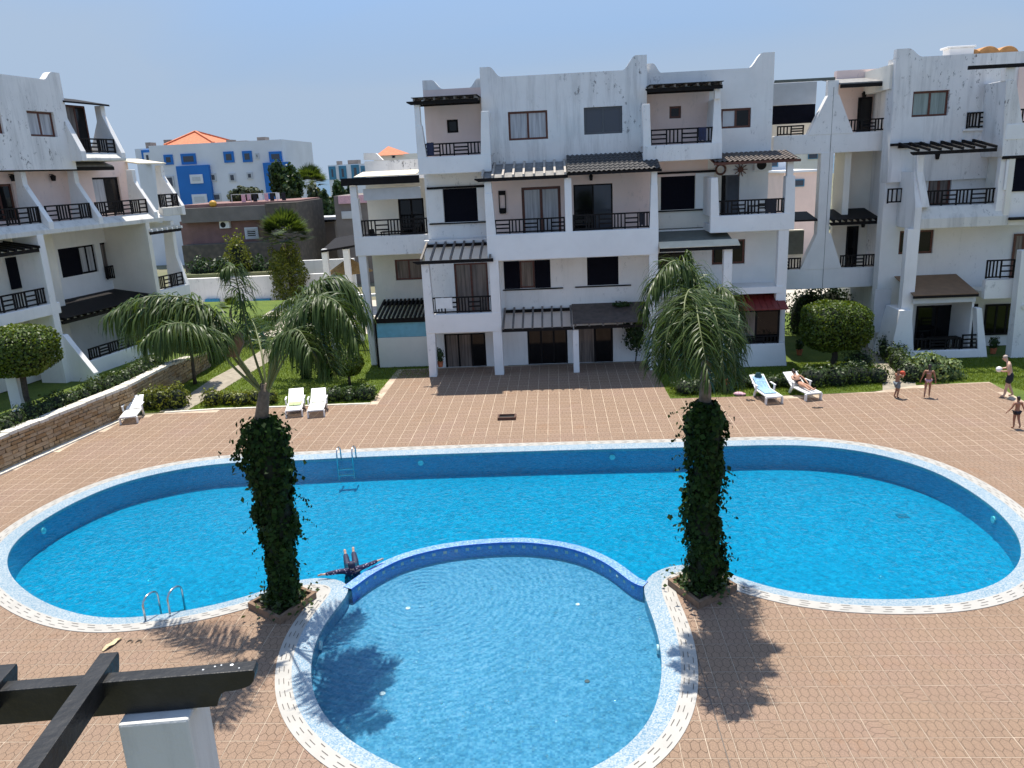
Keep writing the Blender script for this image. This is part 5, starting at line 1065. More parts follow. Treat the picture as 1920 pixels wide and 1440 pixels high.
# --- ivy wrapped palms in planters
def frond(parent, path, leaf_len, n=95, width=.030, seed=0, droop=.55, r0=.028, plum=.6, start=.14, mat=None):
    """rachis through the points, plumose hanging leaflets"""
    P = np.array([tuple(q) for q in path], float); t_ = np.linspace(0, 1, len(P)); ts = np.linspace(0, 1, 40)
    def interp3(tt):        # smooth curve through the points
        seg = np.clip((np.asarray(tt) * (len(P) - 1)).astype(int), 0, len(P) - 2); s = np.asarray(tt) * (len(P) - 1) - seg
        g0 = P[np.maximum(seg - 1, 0)]; g1 = P[seg]; g2 = P[seg + 1]; g3 = P[np.minimum(seg + 2, len(P) - 1)]; s = s[:, None]
        return .5 * ((2 * g1) + (-g0 + g2) * s + (2 * g0 - 5 * g1 + 4 * g2 - g3) * s ** 2 + (-g0 + 3 * g1 - 3 * g2 + g3) * s ** 3)
    RC = interp3(ts); mb = MB(); mb.tube([tuple(q) for q in RC], [r0 * (1 - .85 * s) + .003 for s in ts], 6); o = mb.build('frond', M['rachis'], parent, smooth=True)
    tl = np.repeat(np.linspace(start, .995, n), 2); side = np.tile([1., -1.], n); k = len(tl)
    B0 = interp3(tl); T = interp3(np.clip(tl + .01, 0, 1)) - interp3(np.clip(tl - .01, 0, 1)); T /= np.linalg.norm(T, axis=1)[:, None]
    upv = np.array([0, 0, 1.]); S = np.cross(T, upv); S /= np.linalg.norm(S, axis=1)[:, None] + 1e-6; Uq = np.cross(S, T)
    prof = np.minimum(1, (tl - start + .12) * 4) * (1 - .55 * np.clip((tl - .55) / .45, 0, 1) ** 1.5)
    L = leaf_len * prof * RNG.uniform(.75, 1.15, k)
    D = S * side[:, None] * RNG.uniform(.55, 1, k)[:, None] + T * RNG.uniform(.25, .7, k)[:, None] + Uq * (RNG.uniform(-plum, plum, k))[:, None]; D /= np.linalg.norm(D, axis=1)[:, None]
    V = []; segs = 4; prev = B0; d = D.copy(); W0 = np.cross(d, upv + RNG.normal(0, .3, (k, 3))); W0 /= np.linalg.norm(W0, axis=1)[:, None] + 1e-6
    pts = [B0]
    for s in range(segs):
        d = d + np.array([0, 0, -1.]) * (droop * (.5 + .6 * s) * RNG.uniform(.35, 1.6, k))[:, None]; d /= np.linalg.norm(d, axis=1)[:, None]; prev = prev + d * (L / segs)[:, None]; pts.append(prev)
    ws = [.7, 1.0, .85, .55, .06]; quads = []
    for s in range(segs):
        a, c = pts[s], pts[s + 1]; wa, wc = width * ws[s], width * ws[s + 1]
        quads.append(np.stack([a - W0 * wa / 2, a + W0 * wa / 2, c + W0 * wc / 2, c - W0 * wc / 2], 1))
    V = np.stack(quads, 1).reshape(-1, 3)
    # weld each leaflet into one island so its colour is even
    idx = np.arange(len(V)).reshape(k, segs, 4)
    for s in range(1, segs): idx[:, s, 0] = idx[:, s - 1, 3]; idx[:, s, 1] = idx[:, s - 1, 2]
    raw_mesh('leaflets', V, 4, mat or M['frond'], o, faces=idx.reshape(-1)); return o
def ivy_column(parent, x, y, prof, n, seed):
    """prof: list of (z, radius, dx, dy)"""
    pz = np.array([q[0] for q in prof])
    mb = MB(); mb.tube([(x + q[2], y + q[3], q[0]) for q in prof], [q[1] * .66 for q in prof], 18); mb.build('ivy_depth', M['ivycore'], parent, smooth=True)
    z = RNG.uniform(pz[0], pz[-1], n); a = RNG.uniform(0, 2 * math.pi, n)
    rr = np.interp(z, pz, [q[1] for q in prof]) * (.90 + .20 * np.sin(2 * a + z * 2.1 + seed) * np.sin(z * 3.1 + a + seed) + .10 * np.sin(5 * a - z * 4.3)) * (.74 + .26 * RNG.uniform(0, 1, n) ** .7)
    out = RNG.uniform(0, 1, n) > .965; rr = rr + out * RNG.uniform(.05, .30, n)
    keep = np.sin(3 * a + 1.7 * z + seed) + np.sin(4.1 * z - 2 * a) + RNG.normal(0, .5, n) > -1.35; z, a, rr, n = z[keep], a[keep], rr[keep], int(keep.sum())
    C_ = np.stack([x + np.interp(z, pz, [q[2] for q in prof]) + rr * np.cos(a), y + np.interp(z, pz, [q[3] for q in prof]) + rr * np.sin(a), z], 1)
    leaves('ivy_leaves', C_, np.stack([np.cos(a), np.sin(a), np.full(n, .35)], 1), .105, M['ivy'], parent, .85, .55, .55, droop=.8)['kind'] = 'stuff'
    # trailing shoots
    q = []; nrm = []
    for _ in range(26):
        zz = random.uniform(pz[0] + .6, pz[-1]); aa = random.uniform(0, 6.28); r0 = np.interp(zz, pz, [p_[1] for p_ in prof]) * .95
        for k in range(random.randint(4, 9)): r0 += .045; zz -= random.uniform(.0, .07); q.append((x + np.interp(max(zz, pz[0]), pz, [p_[2] for p_ in prof]) + r0 * math.cos(aa), y + r0 * math.sin(aa), zz)); nrm.append((math.cos(aa), math.sin(aa), .4)); aa += random.uniform(-.06, .06)
    leaves('ivy_shoots', q, nrm, .085, M['ivy'], parent, .85, .6)['kind'] = 'stuff'
M['planter'] = simple('planter_stone', (0.20, 0.13, 0.085), .9, .25, 6, .3); M['soil'] = simple('soil', (0.05, 0.035, 0.025), .95, .3, 8)
def planter(pxs, label):
    P = [ground(*q) for q in pxs]; c = sum(P, Vector()) / 4; o = thing('palm_planter', label, 'planter', (c.x, c.y, 0))
    for i in range(4):
        a, b_ = P[i], P[(i + 1) % 4]; ia, ib = c + (a - c) * .86, c + (b_ - c) * .86
        mb = MB(); mb.hexa([(*a[:2], -.01), (*b_[:2], -.01), (*ib[:2], -.01), (*ia[:2], -.01), (*a[:2], .17), (*b_[:2], .17), (*ib[:2], .17), (*ia[:2], .17)]); mb.build('planter_side', M['planter'], o)
    mb = MB(); mb.poly([(*(c + (q - c) * .87)[:2], .10) for q in P]); mb.build('soil', M['soil'], o)
    n = 700; C_ = np.stack([c.x + RNG.normal(0, .28, n), c.y + RNG.normal(0, .28, n), .12 + np.abs(RNG.normal(0, .09, n))], 1); leaves('ground_ivy', C_, np.tile([0, 0, 1.], (n, 1)), .10, M['hedge'], o, .8, .6)['kind'] = 'stuff'
    return c
cR = planter([(1252, 1098), (1310, 1143), (1382, 1108), (1326, 1072)], 'low square brown planter with the upright palm, beside the wading pool')
cL = planter([(466, 1142), (525, 1172), (594, 1122), (540, 1100)], 'low square brown planter with the wide spreading palm, behind the steel ladder')
PR = thing('queen_palm', 'ivy wrapped queen palm with a compact drooping crown, in square planter', 'palm tree', (cR.x, cR.y, .1)); PL = thing('queen_palm', 'ivy wrapped queen palm with wide arching fronds on both sides, in square planter', 'palm tree', (cL.x, cL.y, .1))
yR, yL = 16.3, 15.85
def colprof(pts, Y, x0, y0):
    out = []
    for (x1, x2, y) in pts:
        a, c = atY(x1, y, Y), atY(x2, y, Y); out.append(((a.z + c.z) / 2, abs(c.x - a.x) / 2, (a.x + c.x) / 2 - x0, Y - y0))
    return sorted(out)
ivy_column(PR, cR.x, cR.y, [(.10, .26, 0, 0)] + colprof([(1278, 1365, 1062), (1284, 1358, 1000), (1276, 1352, 960), (1288, 1362, 905), (1290, 1362, 860), (1282, 1366, 810), (1278, 1362, 775), (1300, 1345, 752)], yR, cR.x, cR.y), 6500, 1.0)
ivy_column(PL, cL.x, cL.y, [(.10, .27, 0, 0)] + colprof([(500, 558, 1095), (496, 556, 1040), (482, 560, 980), (474, 555, 930), (462, 556, 880), (445, 554, 835), (452, 540, 800), (475, 515, 782)], yL, cL.x, cL.y), 7000, 2.0)
tR = atY(1322, 748, yR); hR = atY(1312, 610, yR)
MB().tube([(cR.x, cR.y, 0), (cR.x, cR.y, 3), tuple(tR), tuple(atY(1324, 680, yR)), tuple(hR)], [.17, .16, .13, .10, .05], 12).build('trunk', M['trunk'], PR, smooth=True)
tL = atY(490, 785, yL); hL = atY(497, 720, yL)
MB().tube([(cL.x, cL.y, 0), (cL.x, cL.y, 3), tuple(tL), tuple(hL)], [.18, .17, .15, .10], 12).build('trunk', M['trunk'], PL, smooth=True)
def pxpath(pts): return [atY(x, y, Y) for x, y, Y in pts]
for k, (pts, ll) in enumerate([
    ([(1322, 700, 16.3), (1312, 590, 16.2), (1296, 510, 16.0), (1262, 490, 15.7), (1225, 530, 15.5), (1205, 590, 15.4)], .75),
    ([(1322, 690, 16.3), (1320, 600, 16.3), (1340, 545, 16.2), (1368, 548, 16.0), (1386, 590, 15.8), (1392, 650, 15.7)], .70),
    ([(1322, 690, 16.3), (1312, 600, 16.0), (1305, 565, 15.2), (1308, 590, 14.4), (1318, 650, 13.9), (1330, 715, 13.7)], .80),
    ([(1322, 690, 16.3), (1316, 610, 16.1), (1290, 560, 15.4), (1262, 590, 14.8), (1248, 650, 14.5), (1248, 700, 14.4)], .75),
    ([(1322, 690, 16.3), (1326, 610, 16.2), (1345, 580, 15.6), (1365, 610, 15.1), (1376, 665, 14.9), (1380, 715, 14.8)], .72),
    ([(1322, 690, 16.3), (1318, 590, 16.5), (1310, 530, 17.0), (1300, 520, 17.7), (1290, 560, 18.2), (1285, 620, 18.5)], .75),
    ([(1322, 690, 16.3), (1330, 600, 16.6), (1340, 560, 17.2), (1352, 570, 17.8), (1360, 620, 18.2)], .70),
    ([(1322, 690, 16.3), (1314, 600, 16.1), (1300, 545, 15.5), (1285, 560, 14.8), (1282, 630, 14.2), (1285, 700, 14.0)], .75),
    ([(1322, 690, 16.3), (1318, 600, 16.1), (1322, 560, 15.4), (1340, 590, 14.6), (1352, 650, 14.2), (1358, 715, 14.1)], .75),
    ([(1322, 695, 16.3), (1308, 620, 16.1), (1276, 570, 15.9), (1240, 590, 15.7), (1225, 640, 15.6), (1222, 690, 15.5)], .70),
    ([(1322, 690, 16.3), (1310, 600, 16.3), (1290, 525, 16.4), (1255, 510, 16.4), (1228, 545, 16.4)], .70),
    ([(1322, 700, 16.3), (1332, 640, 16.2), (1352, 615, 15.9), (1372, 650, 15.6), (1378, 700, 15.5)], .65),
    ([(1320, 700, 16.3), (1306, 560, 16.2), (1290, 470, 16.2)], .35)]): frond(PR, pxpath(pts), ll, 170, .026, k, .42)
for k, (pts, ll) in enumerate([
    ([(497, 740, 15.85), (455, 690, 15.7), (428, 620, 15.5), (385, 572, 15.3), (320, 555, 15.0), (255, 562, 14.8), (205, 590, 14.6)], 1.20),
    ([(497, 740, 15.85), (448, 670, 16.0), (400, 600, 16.2), (340, 575, 16.5), (290, 585, 16.8), (245, 620, 17.0)], 1.20),
    ([(497, 740, 15.85), (440, 690, 15.4), (400, 640, 14.8), (360, 610, 14.2), (310, 610, 13.8), (270, 640, 13.6)], .90),
    ([(500, 735, 15.85), (478, 670, 15.9), (462, 610, 15.9), (448, 545, 15.9), (436, 500, 15.8), (420, 505, 15.7)], .65),
    ([(500, 740, 15.85), (525, 650, 15.9), (560, 570, 16.0), (605, 525, 16.1), (650, 530, 16.2), (685, 590, 16.2)], 1.20),
    ([(500, 740, 15.85), (530, 660, 15.7), (555, 600, 15.3), (590, 560, 14.9), (630, 565, 14.6), (662, 610, 14.5)], .95),
    ([(500, 740, 15.85), (520, 670, 16.2), (545, 610, 16.8), (580, 580, 17.4), (615, 600, 17.8), (635, 650, 18.0)], .95),
    ([(500, 740, 15.85), (508, 680, 15.5), (530, 630, 14.8), (560, 620, 14.2), (585, 660, 13.9)], .75),
    ([(500, 740, 15.85), (492, 670, 16.3), (480, 620, 17.0), (470, 600, 17.7), (462, 630, 18.1)], .7),
    ([(497, 740, 15.85), (452, 680, 15.6), (415, 610, 15.3), (360, 572, 15.0), (295, 572, 14.8), (235, 600, 14.6)], 1.20),
    ([(497, 740, 15.85), (450, 685, 15.7), (412, 640, 15.5), (375, 615, 15.3), (335, 620, 15.1), (305, 655, 15.0)], .75),
    ([(500, 740, 15.85), (528, 650, 15.8), (565, 585, 15.7), (600, 560, 15.6), (640, 580, 15.5), (668, 640, 15.4)], 1.20),
    ([(500, 740, 15.85), (535, 670, 15.6), (570, 630, 15.2), (600, 640, 14.9), (620, 690, 14.7)], .90),
    ([(500, 740, 15.85), (520, 650, 16.0), (545, 590, 16.2), (575, 545, 16.4), (615, 535, 16.6), (650, 570, 16.8)], .95)]): frond(PL, pxpath(pts), ll, 125, .030, 20 + k, .60, plum=.55, start=.34)
mb = MB(); q = [atY(425, 668, 15.6), atY(432, 640, 15.6), atY(452, 620, 15.7), atY(462, 640, 15.75), atY(450, 668, 15.7)]; mb.prism_uz([(p_.x, p_.z) for p_ in q], 15.58, 15.66); mb.build('dry_sheath', M['planter'], PL)
# --- clipped trees
def topiary(name, label, x, y, z0, cz, rx, ry, rz, n, trunk_path, tr, size=.10, cat='tree', mat='topi', group=None, power=2.8, lump=.05):
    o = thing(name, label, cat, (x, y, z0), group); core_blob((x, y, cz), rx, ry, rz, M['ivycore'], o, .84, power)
    C_, D = blob_pts((x, y, cz), rx, ry, rz, n, power, .86, x, lump); leaves('crown', C_, D, size, M[mat], o, .7, .55)['kind'] = 'stuff'
    if trunk_path: MB().tube(trunk_path, tr, 9).build('trunk', M['bark'], o, smooth=True)
    return o
T0 = ground(60, 770, TER - .1); cT = atY(52, 655, T0.y + .1)
topiary('clipped_tree', 'flat topped clipped tree on the raised terrace behind the stone wall', T0.x, T0.y, 1.06, cT.z, 1.25, 1.2, .95, 9000, [(T0.x, T0.y, 1.0), (T0.x - .12, T0.y, 1.7), (T0.x - .05, T0.y, cT.z - .5)], [.13, .11, .12], .11, power=3.2)
T1 = ground(1560, 692); cT = atY(1560, 613, T1.y)
topiary('clipped_tree', 'large flat topped clipped tree before the covered passage', T1.x, T1.y, 0, cT.z + .05, 1.42, 1.3, 1.05, 11000, [(T1.x, T1.y, -.02), (T1.x + .1, T1.y, .6), (T1.x, T1.y, cT.z - .8)], [.16, .13, .13], .11, power=3.4)
T2 = ground(656, 722); cT = atY(655, 680, T2.y)
topiary('clipped_tree', 'small ball clipped tree on the lawn beside the awning wing', T2.x, T2.y, 0, cT.z, .72, .72, .62, 4500, [(T2.x, T2.y, -.02), (T2.x, T2.y, cT.z - .3)], [.07, .06], .10, power=2.2)
# small lawn tree under the palm fronds and dark shrubs behind
T3 = ground(366, 720); topiary('garden_tree', 'small dark bushy tree on the lawn corner by the stone wall', T3.x, T3.y, 0, 2.5, 1.3, 1.2, .9, 5000, [(T3.x, T3.y, -.02), (T3.x + .05, T3.y, 1.2), (T3.x, T3.y, 2.1)], [.10, .08, .07], .13, mat='tree', power=2, lump=.14)
# --- hedges and bushes
def bush(name, label, pts, n, size, mat, group=None, cat='bush', z0=0):
    """pts: list of (x,y,rx,ry,rz) mounds"""
    o = thing(name, label, cat, (pts[0][0], pts[0][1], z0), group); Cs, Ds = [], []; tot = sum(p_[2] * p_[4] + p_[3] * p_[4] for p_ in pts)
    for p_ in pts:
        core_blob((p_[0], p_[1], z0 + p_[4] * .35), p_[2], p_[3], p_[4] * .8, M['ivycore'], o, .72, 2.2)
        c_, d_ = blob_pts((p_[0], p_[1], z0 + p_[4] * .4), p_[2], p_[3], p_[4] * .85, max(60, int(n * (p_[2] * p_[4] + p_[3] * p_[4]) / tot)), 2.2, .62, p_[0] * 3, .22); ok_ = c_[:, 2] > z0; Cs.append(c_[ok_]); Ds.append(d_[ok_])
    leaves('foliage', np.vstack(Cs), np.vstack(Ds), size, M[mat], o, .6, .7)['kind'] = 'stuff'; return o
def row(pa, pb, n, r, h, jit=.1):
    return [(pa[0] + (pb[0] - pa[0]) * k / max(1, n - 1) + random.uniform(-jit, jit), pa[1] + (pb[1] - pa[1]) * k / max(1, n - 1) + random.uniform(-jit, jit), r * random.uniform(.85, 1.2), r * random.uniform(.8, 1.1), h * random.uniform(.8, 1.15)) for k in range(n)]
b0, b1 = ground(258, 772), ground(330, 768)
bush('shrub', 'yellow green shrub clump beside the white lounger at the stone wall', row((b0.x, b0.y + .5), (b1.x - .2, b1.y + .5), 4, .55, .75), 2600, .12, 'yellowbush')
b0, b1 = ground(400, 760), ground(500, 758); bush('shrub', 'low green shrub hedge at the deck edge behind the palm trunk', row((b0.x, b0.y + .25), (b1.x, b1.y + .3), 5, .5, .55), 2400, .11, 'yellowbush')
b0, b1 = ground(625, 752), ground(680, 752); bush('shrub', 'leafy green shrub next to the steep backed lounger', row((b0.x, b0.y + .25), (b1.x, b1.y + .25), 3, .5, .6), 1800, .11, 'hedge')
b0, b1 = ground(1385, 725), ground(1480, 722); bush('shrub', 'low green bushes behind the towel covered lounger', row((b0.x, b0.y), (b1.x, b1.y), 4, .55, .5), 2000, .10, 'hedge')
b0, b1 = ground(1520, 722), ground(1640, 715); bush('shrub', 'rounded green hedge behind the sunbather, left of the passage path', row((b0.x, b0.y), (b1.x, b1.y), 6, .6, .7) + row((b1.x - .6, b1.y + 1), (b1.x + .1, b1.y + 2), 3, .6, .8), 4200, .11, 'hedge')
b0, b1 = ground(1640, 668), ground(1705, 712); bush('shrub', 'green hedge along the right side of the passage path', row((b0.x + .6, b0.y), (b1.x, b1.y), 5, .55, .85), 3000, .11, 'hedge')
b0 = ground(1748, 712); bush('shrub', 'pale variegated bush behind the girl in the pink bikini', [(b0.x, b0.y + .3, .9, .7, .9), (b0.x + .8, b0.y + .4, .6, .6, .6)], 1500, .19, 'variegated')
b0, b1 = ground(1290, 742), ground(1370, 738); bush('shrub', 'dark low shrubs behind the upright palm', row((b0.x, b0.y + .6), (b1.x, b1.y + .6), 4, .6, .6), 2000, .11, 'hedge')
b0, b1 = ground(1490, 640), ground(1620, 640); bush('tall_shrub', 'tall dark oleander shrubs growing inside the covered passage', [(b0.x + 1.2, b0.y + 2.2, 1.1, 1.0, 2.3), (b0.x + 2.6, b0.y + 2.5, 1.0, .9, 2.4), (b0.x + 3.8, b0.y + 2.2, .8, .8, 1.9)], 5000, .15, 'tree')
b0 = ground(1665, 640); bush('shrub', 'dark potted shrub against the canvas sided terrace', [(b0.x - .6, b0.y - .3, .6, .6, 1.0), (b0.x - .2, b0.y - 1.0, .5, .5, .6)], 1500, .13, 'tree')
hp = [Vector((SWP[0].x - .75, SWP[0].y)), Vector((SWP[1].x - .8, SWP[1].y + 1)), Vector((SWP[2].x - .75, SWP[2].y))]
bush('hedge', 'clipped green hedge growing along the top of the stone wall', row(hp[0], hp[1], 15, .50, .55, .06) + row(hp[1], hp[2], 8, .5, .6, .06), 11000, .11, 'hedge', cat='hedge', z0=1.06)
# --- other palms and trees further back
def fan_palm(name, label, base, zt, r, n, thick=.16, mat='fan', ivy=0, lean=(0, 0)):
    o = thing(name, label, 'palm tree', tuple(base)); top = Vector((base.x + lean[0], base.y + lean[1], zt)); MB().tube([tuple(base), tuple((Vector(base) + top) / 2), tuple(top)], [thick * 1.2, thick, thick * .9], 10).build('trunk', M['bark'], o, smooth=True)
    V = []; F = []
    for k in range(n):
        a = random.uniform(0, 6.28); el = random.uniform(-.15, 1.5); d = Vector((math.cos(a) * math.cos(el), math.sin(a) * math.cos(el), math.sin(el))); st = top + d * r * .45; sd_ = d.cross(Vector((0, 0, 1))).normalized(); upq = sd_.cross(d)
        for j in range(13):
            b_ = -1.15 + 2.3 * j / 12; dd = (d * math.cos(b_) + sd_ * math.sin(b_)); tip = st + dd * r * .6 * random.uniform(.85, 1.1) + Vector((0, 0, -.10 * r * abs(b_))); w_ = dd.cross(upq).normalized() * .045 * r; i0 = len(V)
            V += [tuple(st - w_ * .4), tuple((st + tip) / 2 + w_ * 1.0), tuple(tip), tuple((st + tip) / 2 - w_ * 1.0)]; F.append((i0, i0 + 1, i0 + 2, i0 + 3))
    me = bpy.data.meshes.new('fans'); me.from_pydata(V, [], F); me.materials.append(M[mat]); me.update(); q = bpy.data.objects.new('fans', me); col.objects.link(q); put(q, o); q['kind'] = 'stuff'
    if ivy:
        C_, D = blob_pts((base.x - .15, base.y, base.z + ivy * .5), 1.35, 1.2, ivy * .55, 6500, 2.4, .6, 2, .2); leaves('ivy', C_, D, .18, M['yellowbush'], o)['kind'] = 'stuff'
    return o
q = ground(560, 560); fan_palm('fan_palm', 'tall fan palm with a fresh upright crown and leafy climbing trunk', Vector((q.x + .2, q.y - 2, -.02)), atY(553, 445, q.y - 2).z, 2.3, 60, .17, ivy=atY(553, 465, q.y - 2).z)
q = ground(440, 640); fan_palm('fan_palm', 'young slender palm on the lawn in front of the bench', Vector((q.x, q.y, -.02)), atY(438, 580, q.y).z, .9, 16, .07)
q = ground(505, 640); fan_palm('fan_palm', 'low fan palm clump on the lawn beside the bench', Vector((q.x, q.y - 1, -.02)), .7, 1.2, 30, .12)
q = ground(608, 708)
for dx, lb in ((0, 'dark ivy wrapped palm trunk, thicker of the pair on the lawn'), (-.9, 'dark ivy wrapped palm trunk, slimmer of the pair on the lawn')):
    o = thing('ivy_palm', lb, 'palm tree', (q.x + dx, q.y, 0)); w_ = .45 if dx == 0 else .32; hh = 3.0 if dx == 0 else 2.4
    MB().tube([(q.x + dx, q.y, -.05), (q.x + dx, q.y, hh)], .16, 10).build('trunk', M['bark'], o); ivy_column(o, q.x + dx, q.y, [(0, w_ * .8, 0, 0), (hh * .5, w_, 0, 0), (hh, w_ * .8, .05, 0)], 2200, dx)
    for k in range(7):
        a = k * .9 + dx; r_ = 2.2; base = Vector((q.x + dx, q.y, hh)); frond(o, [base, base + Vector((math.cos(a) * .8, math.sin(a) * .8, 1.0)), base + Vector((math.cos(a) * 1.7, math.sin(a) * 1.7, .8)), base + Vector((math.cos(a) * 2.2, math.sin(a) * 2.2, 0))], .75, 34, .05, k, .6)
def tree(name, label, base, cz, blobs, n, size, mat, trunk=.2, group=None):
    o = thing(name, label, 'tree', tuple(base), group); Cs, Ds = [], []
    for (dx, dy, dz, rx, ry, rz) in blobs:
        c_, d_ = blob_pts((base.x + dx, base.y + dy, cz + dz), rx, ry, rz, n // len(blobs), 2, .45, dx * 2 + rx, .28); Cs.append(c_); Ds.append(d_)
        MB().tube([(base.x, base.y, base.z + (cz - base.z) * .35), (base.x + dx * .6, base.y + dy * .6, cz + dz * .5 - .2), (base.x + dx, base.y + dy, cz + dz)], [trunk * .6, trunk * .4, trunk * .15], 6).build('branch', M['bark'], o)
    MB().tube([(base.x, base.y, base.z), (base.x, base.y, cz)], [trunk, trunk * .6], 8).build('trunk', M['bark'], o); leaves('crown', np.vstack(Cs), np.vstack(Ds), size, M[mat], o, .7, .8)['kind'] = 'stuff'; return o
def far_tree(px, pyt, pyb, Y, wpx, label, mat='tree', n=2600, size=.35, name='leafy_tree'):
    top, bot = atY(px, pyt, Y), atY(px, pyb, Y); h = top.z - bot.z; w_ = abs(atY(px + wpx / 2, pyt, Y).x - top.x); cz = (top.z + bot.z) / 2
    bl = [(random.uniform(-.5, .5) * w_, random.uniform(-.4, .4) * w_, random.uniform(-.28, .3) * h, w_ * random.uniform(.38, .6), w_ * .5, h * random.uniform(.22, .36)) for _ in range(7)]
    return tree(name, label, Vector((top.x, Y, -.05)), cz, bl, n, size, mat, .25, 'trees behind the pink house')
far_tree(528, 305, 385, 78, 64, 'dark spreading tree beside the tall blue and white block', n=5500, size=.42); far_tree(458, 345, 388, 76, 56, 'pale thin tree behind the laundry line', 'greytree', 2600, .38)
far_tree(590, 350, 410, 92, 40, 'grey green tree left of the thatched shades', 'greytree', n=2400, size=.5); far_tree(630, 342, 412, 90, 44, 'dark green tree in front of the small blue block', n=3000, size=.5); far_tree(612, 360, 412, 84, 34, 'dense low tree above the flat grey sheds', n=2200, size=.42); far_tree(655, 350, 400, 88, 26, 'dark tree touching the awning wing', n=1800, size=.45)
fan_palm('fan_palm', 'distant date palm rising above the grey green trees', Vector((atY(582, 345, 95).x, 95, -.05)), atY(582, 345, 95).z, 2.4, 40, .3)
q = ground(440, 545); bush('shrub', 'dry green shrubs along the foot of the brown stone house', row((atY(372, 500, 64).x, 64), (atY(500, 500, 64).x, 64), 8, 1.0, 1.3) , 3500, .24, 'tree', z0=1.9)
bush('tall_shrub', 'tall light green shrub against the stone house wall', [(atY(446, 480, 63.2).x, 63.2, 1.0, .8, 2.9)], 1500, .22, 'yellowbush', z0=1.9)
# --- grass blades on the lawns
def blades(P, n, label):
    P = np.array(P); lo, hi = P.min(0), P.max(0); q = RNG.uniform(lo, hi, (n * 3, 2)); q = q[inside(P, q)][:n]; q = q[q[:, 1] < 46]; q = q[~inside(np.array([tuple(v[:2]) for v in PTH]), q) & ~inside(np.array([tuple(v[:2]) for v in PTH2]), q)]; k = len(q); a = RNG.uniform(0, 6.28, k); h = RNG.uniform(.04, .10, k); w_ = .012
    dx, dy = np.cos(a) * w_, np.sin(a) * w_; l = RNG.normal(0, .03, (k, 2)); z = -.018
    V = np.stack([np.c_[q[:, 0] - dx, q[:, 1] - dy, np.full(k, z)], np.c_[q[:, 0] + dx, q[:, 1] + dy, np.full(k, z)], np.c_[q[:, 0] + l[:, 0], q[:, 1] + l[:, 1], z + h]], 1).reshape(-1, 3)
    tag(raw_mesh('grass', V, 3, M['grassblade']), label, 'grass', kind='stuff')
blades(LAWN_L, 70000, 'short grass of the lawn by the curving path'); blades([(4.6, 31.9), (9.85, 31.8), (12.9, 32.0), (14.9, 32.8), (17.9, 32.9), (19.5, 29.5), (24, 29), (24, 37), (4.6, 37)], 60000, 'short grass in front of the right wing')
# ================================================================ pool ladders
M['steel'] = simple('stainless_steel', (0.55, 0.56, 0.57), .22, .05, 4, metal=1)
def ladder(pa, pb, inward, label):
    a, b_ = ground(*pa), ground(*pb); c = (a + b_) / 2; o = thing('pool_ladder', label, 'ladder', (c.x, c.y, 0)); iv = Vector(inward).normalized()
    for q in (a, b_):
        pth = [q + Vector((0, 0, .01))] + [q + Vector((0, 0, .36)) + Vector((iv.x * .24 * (1 - math.cos(t_)), iv.y * .24 * (1 - math.cos(t_)), .18 * math.sin(t_))) for t_ in np.linspace(0, math.pi, 9)] + [q + Vector((iv.x * .48, iv.y * .48, -.55))]
        MB().tube([tuple(v) for v in pth], .024, 10).build('handrail', M['steel'], o, smooth=True)
    for z in (-.18, -.40):
        p0, p1 = a + iv.to_3d() * .48, b_ + iv.to_3d() * .48; MB().bar((p0.x, p0.y, z), (p1.x, p1.y, z), .09, .03).build('step', M['steel'], o)
ladder((640, 862), (668, 860), (0.0, -1), 'steel pool ladder on the far straight edge of the pool'); ladder((273, 1163), (319, 1152), (.25, 1), 'steel pool ladder at the rounded end near the black pergola')
# underwater lamps and floor drains
M['lampwhite'] = simple('lamp_white', (0.75, 0.78, 0.75), .4, .03, 4)
def wall_light(px, label, z=-.35):
    q = ground(*px); i = int(np.argmin(np.linalg.norm(POOL - np.array([q.x, q.y]), axis=1))); p0 = POOL[i] - NRM[i] * .02; p1 = POOL[i] - NRM[i] * .06
    tag(MB().tube([(p0[0], p0[1], z), (p1[0], p1[1], z)], .10, 16).build('pool_light', M['lampwhite']), label, 'pool light')
wall_light((70, 975), 'white pool light in the left rounded end'); wall_light((1880, 950), 'white pool light in the right rounded end'); wall_light((1145, 838), 'white pool light in the far wall near the upright palm'); wall_light((785, 850), 'white pool light in the far wall near the steel ladder'); wall_light((600, 1190), 'pool light in the shaded wall of the wading pool', -.28); wall_light((1238, 1200), 'pool light in the wading pool wall near the upright palm', -.28)
for px, lb, r_, mt in (((1101, 1277), 'small round drain in the wading pool floor', .05, 'slot'), ((717, 1300), 'pale round inlet in the wading pool floor, opposite the drain', .06, 'lampwhite'), ((765, 1140), 'pale inlet in the wading pool floor near the swimmer', .055, 'lampwhite'), ((1083, 1133), 'pale inlet in the wading pool floor near the curved divider', .05, 'lampwhite')):
    q = ground(*px, -.39); tag(MB().tube([(q.x, q.y, -.399), (q.x, q.y, -.385)], [r_ * 1.1, r_], 14).build('floor_inlet', M[mt]), lb, 'pool inlet')
q = ground(1692, 967, -.87); mb = MB(); mb.box(q.x - .16, q.x + .16, q.y - .14, q.y + .14, -.879, -.868); tag(mb.build('floor_drain', simple('drain_blue', (0.004, 0.13, 0.24), .6)), 'dark square drain in the main pool floor', 'drain')
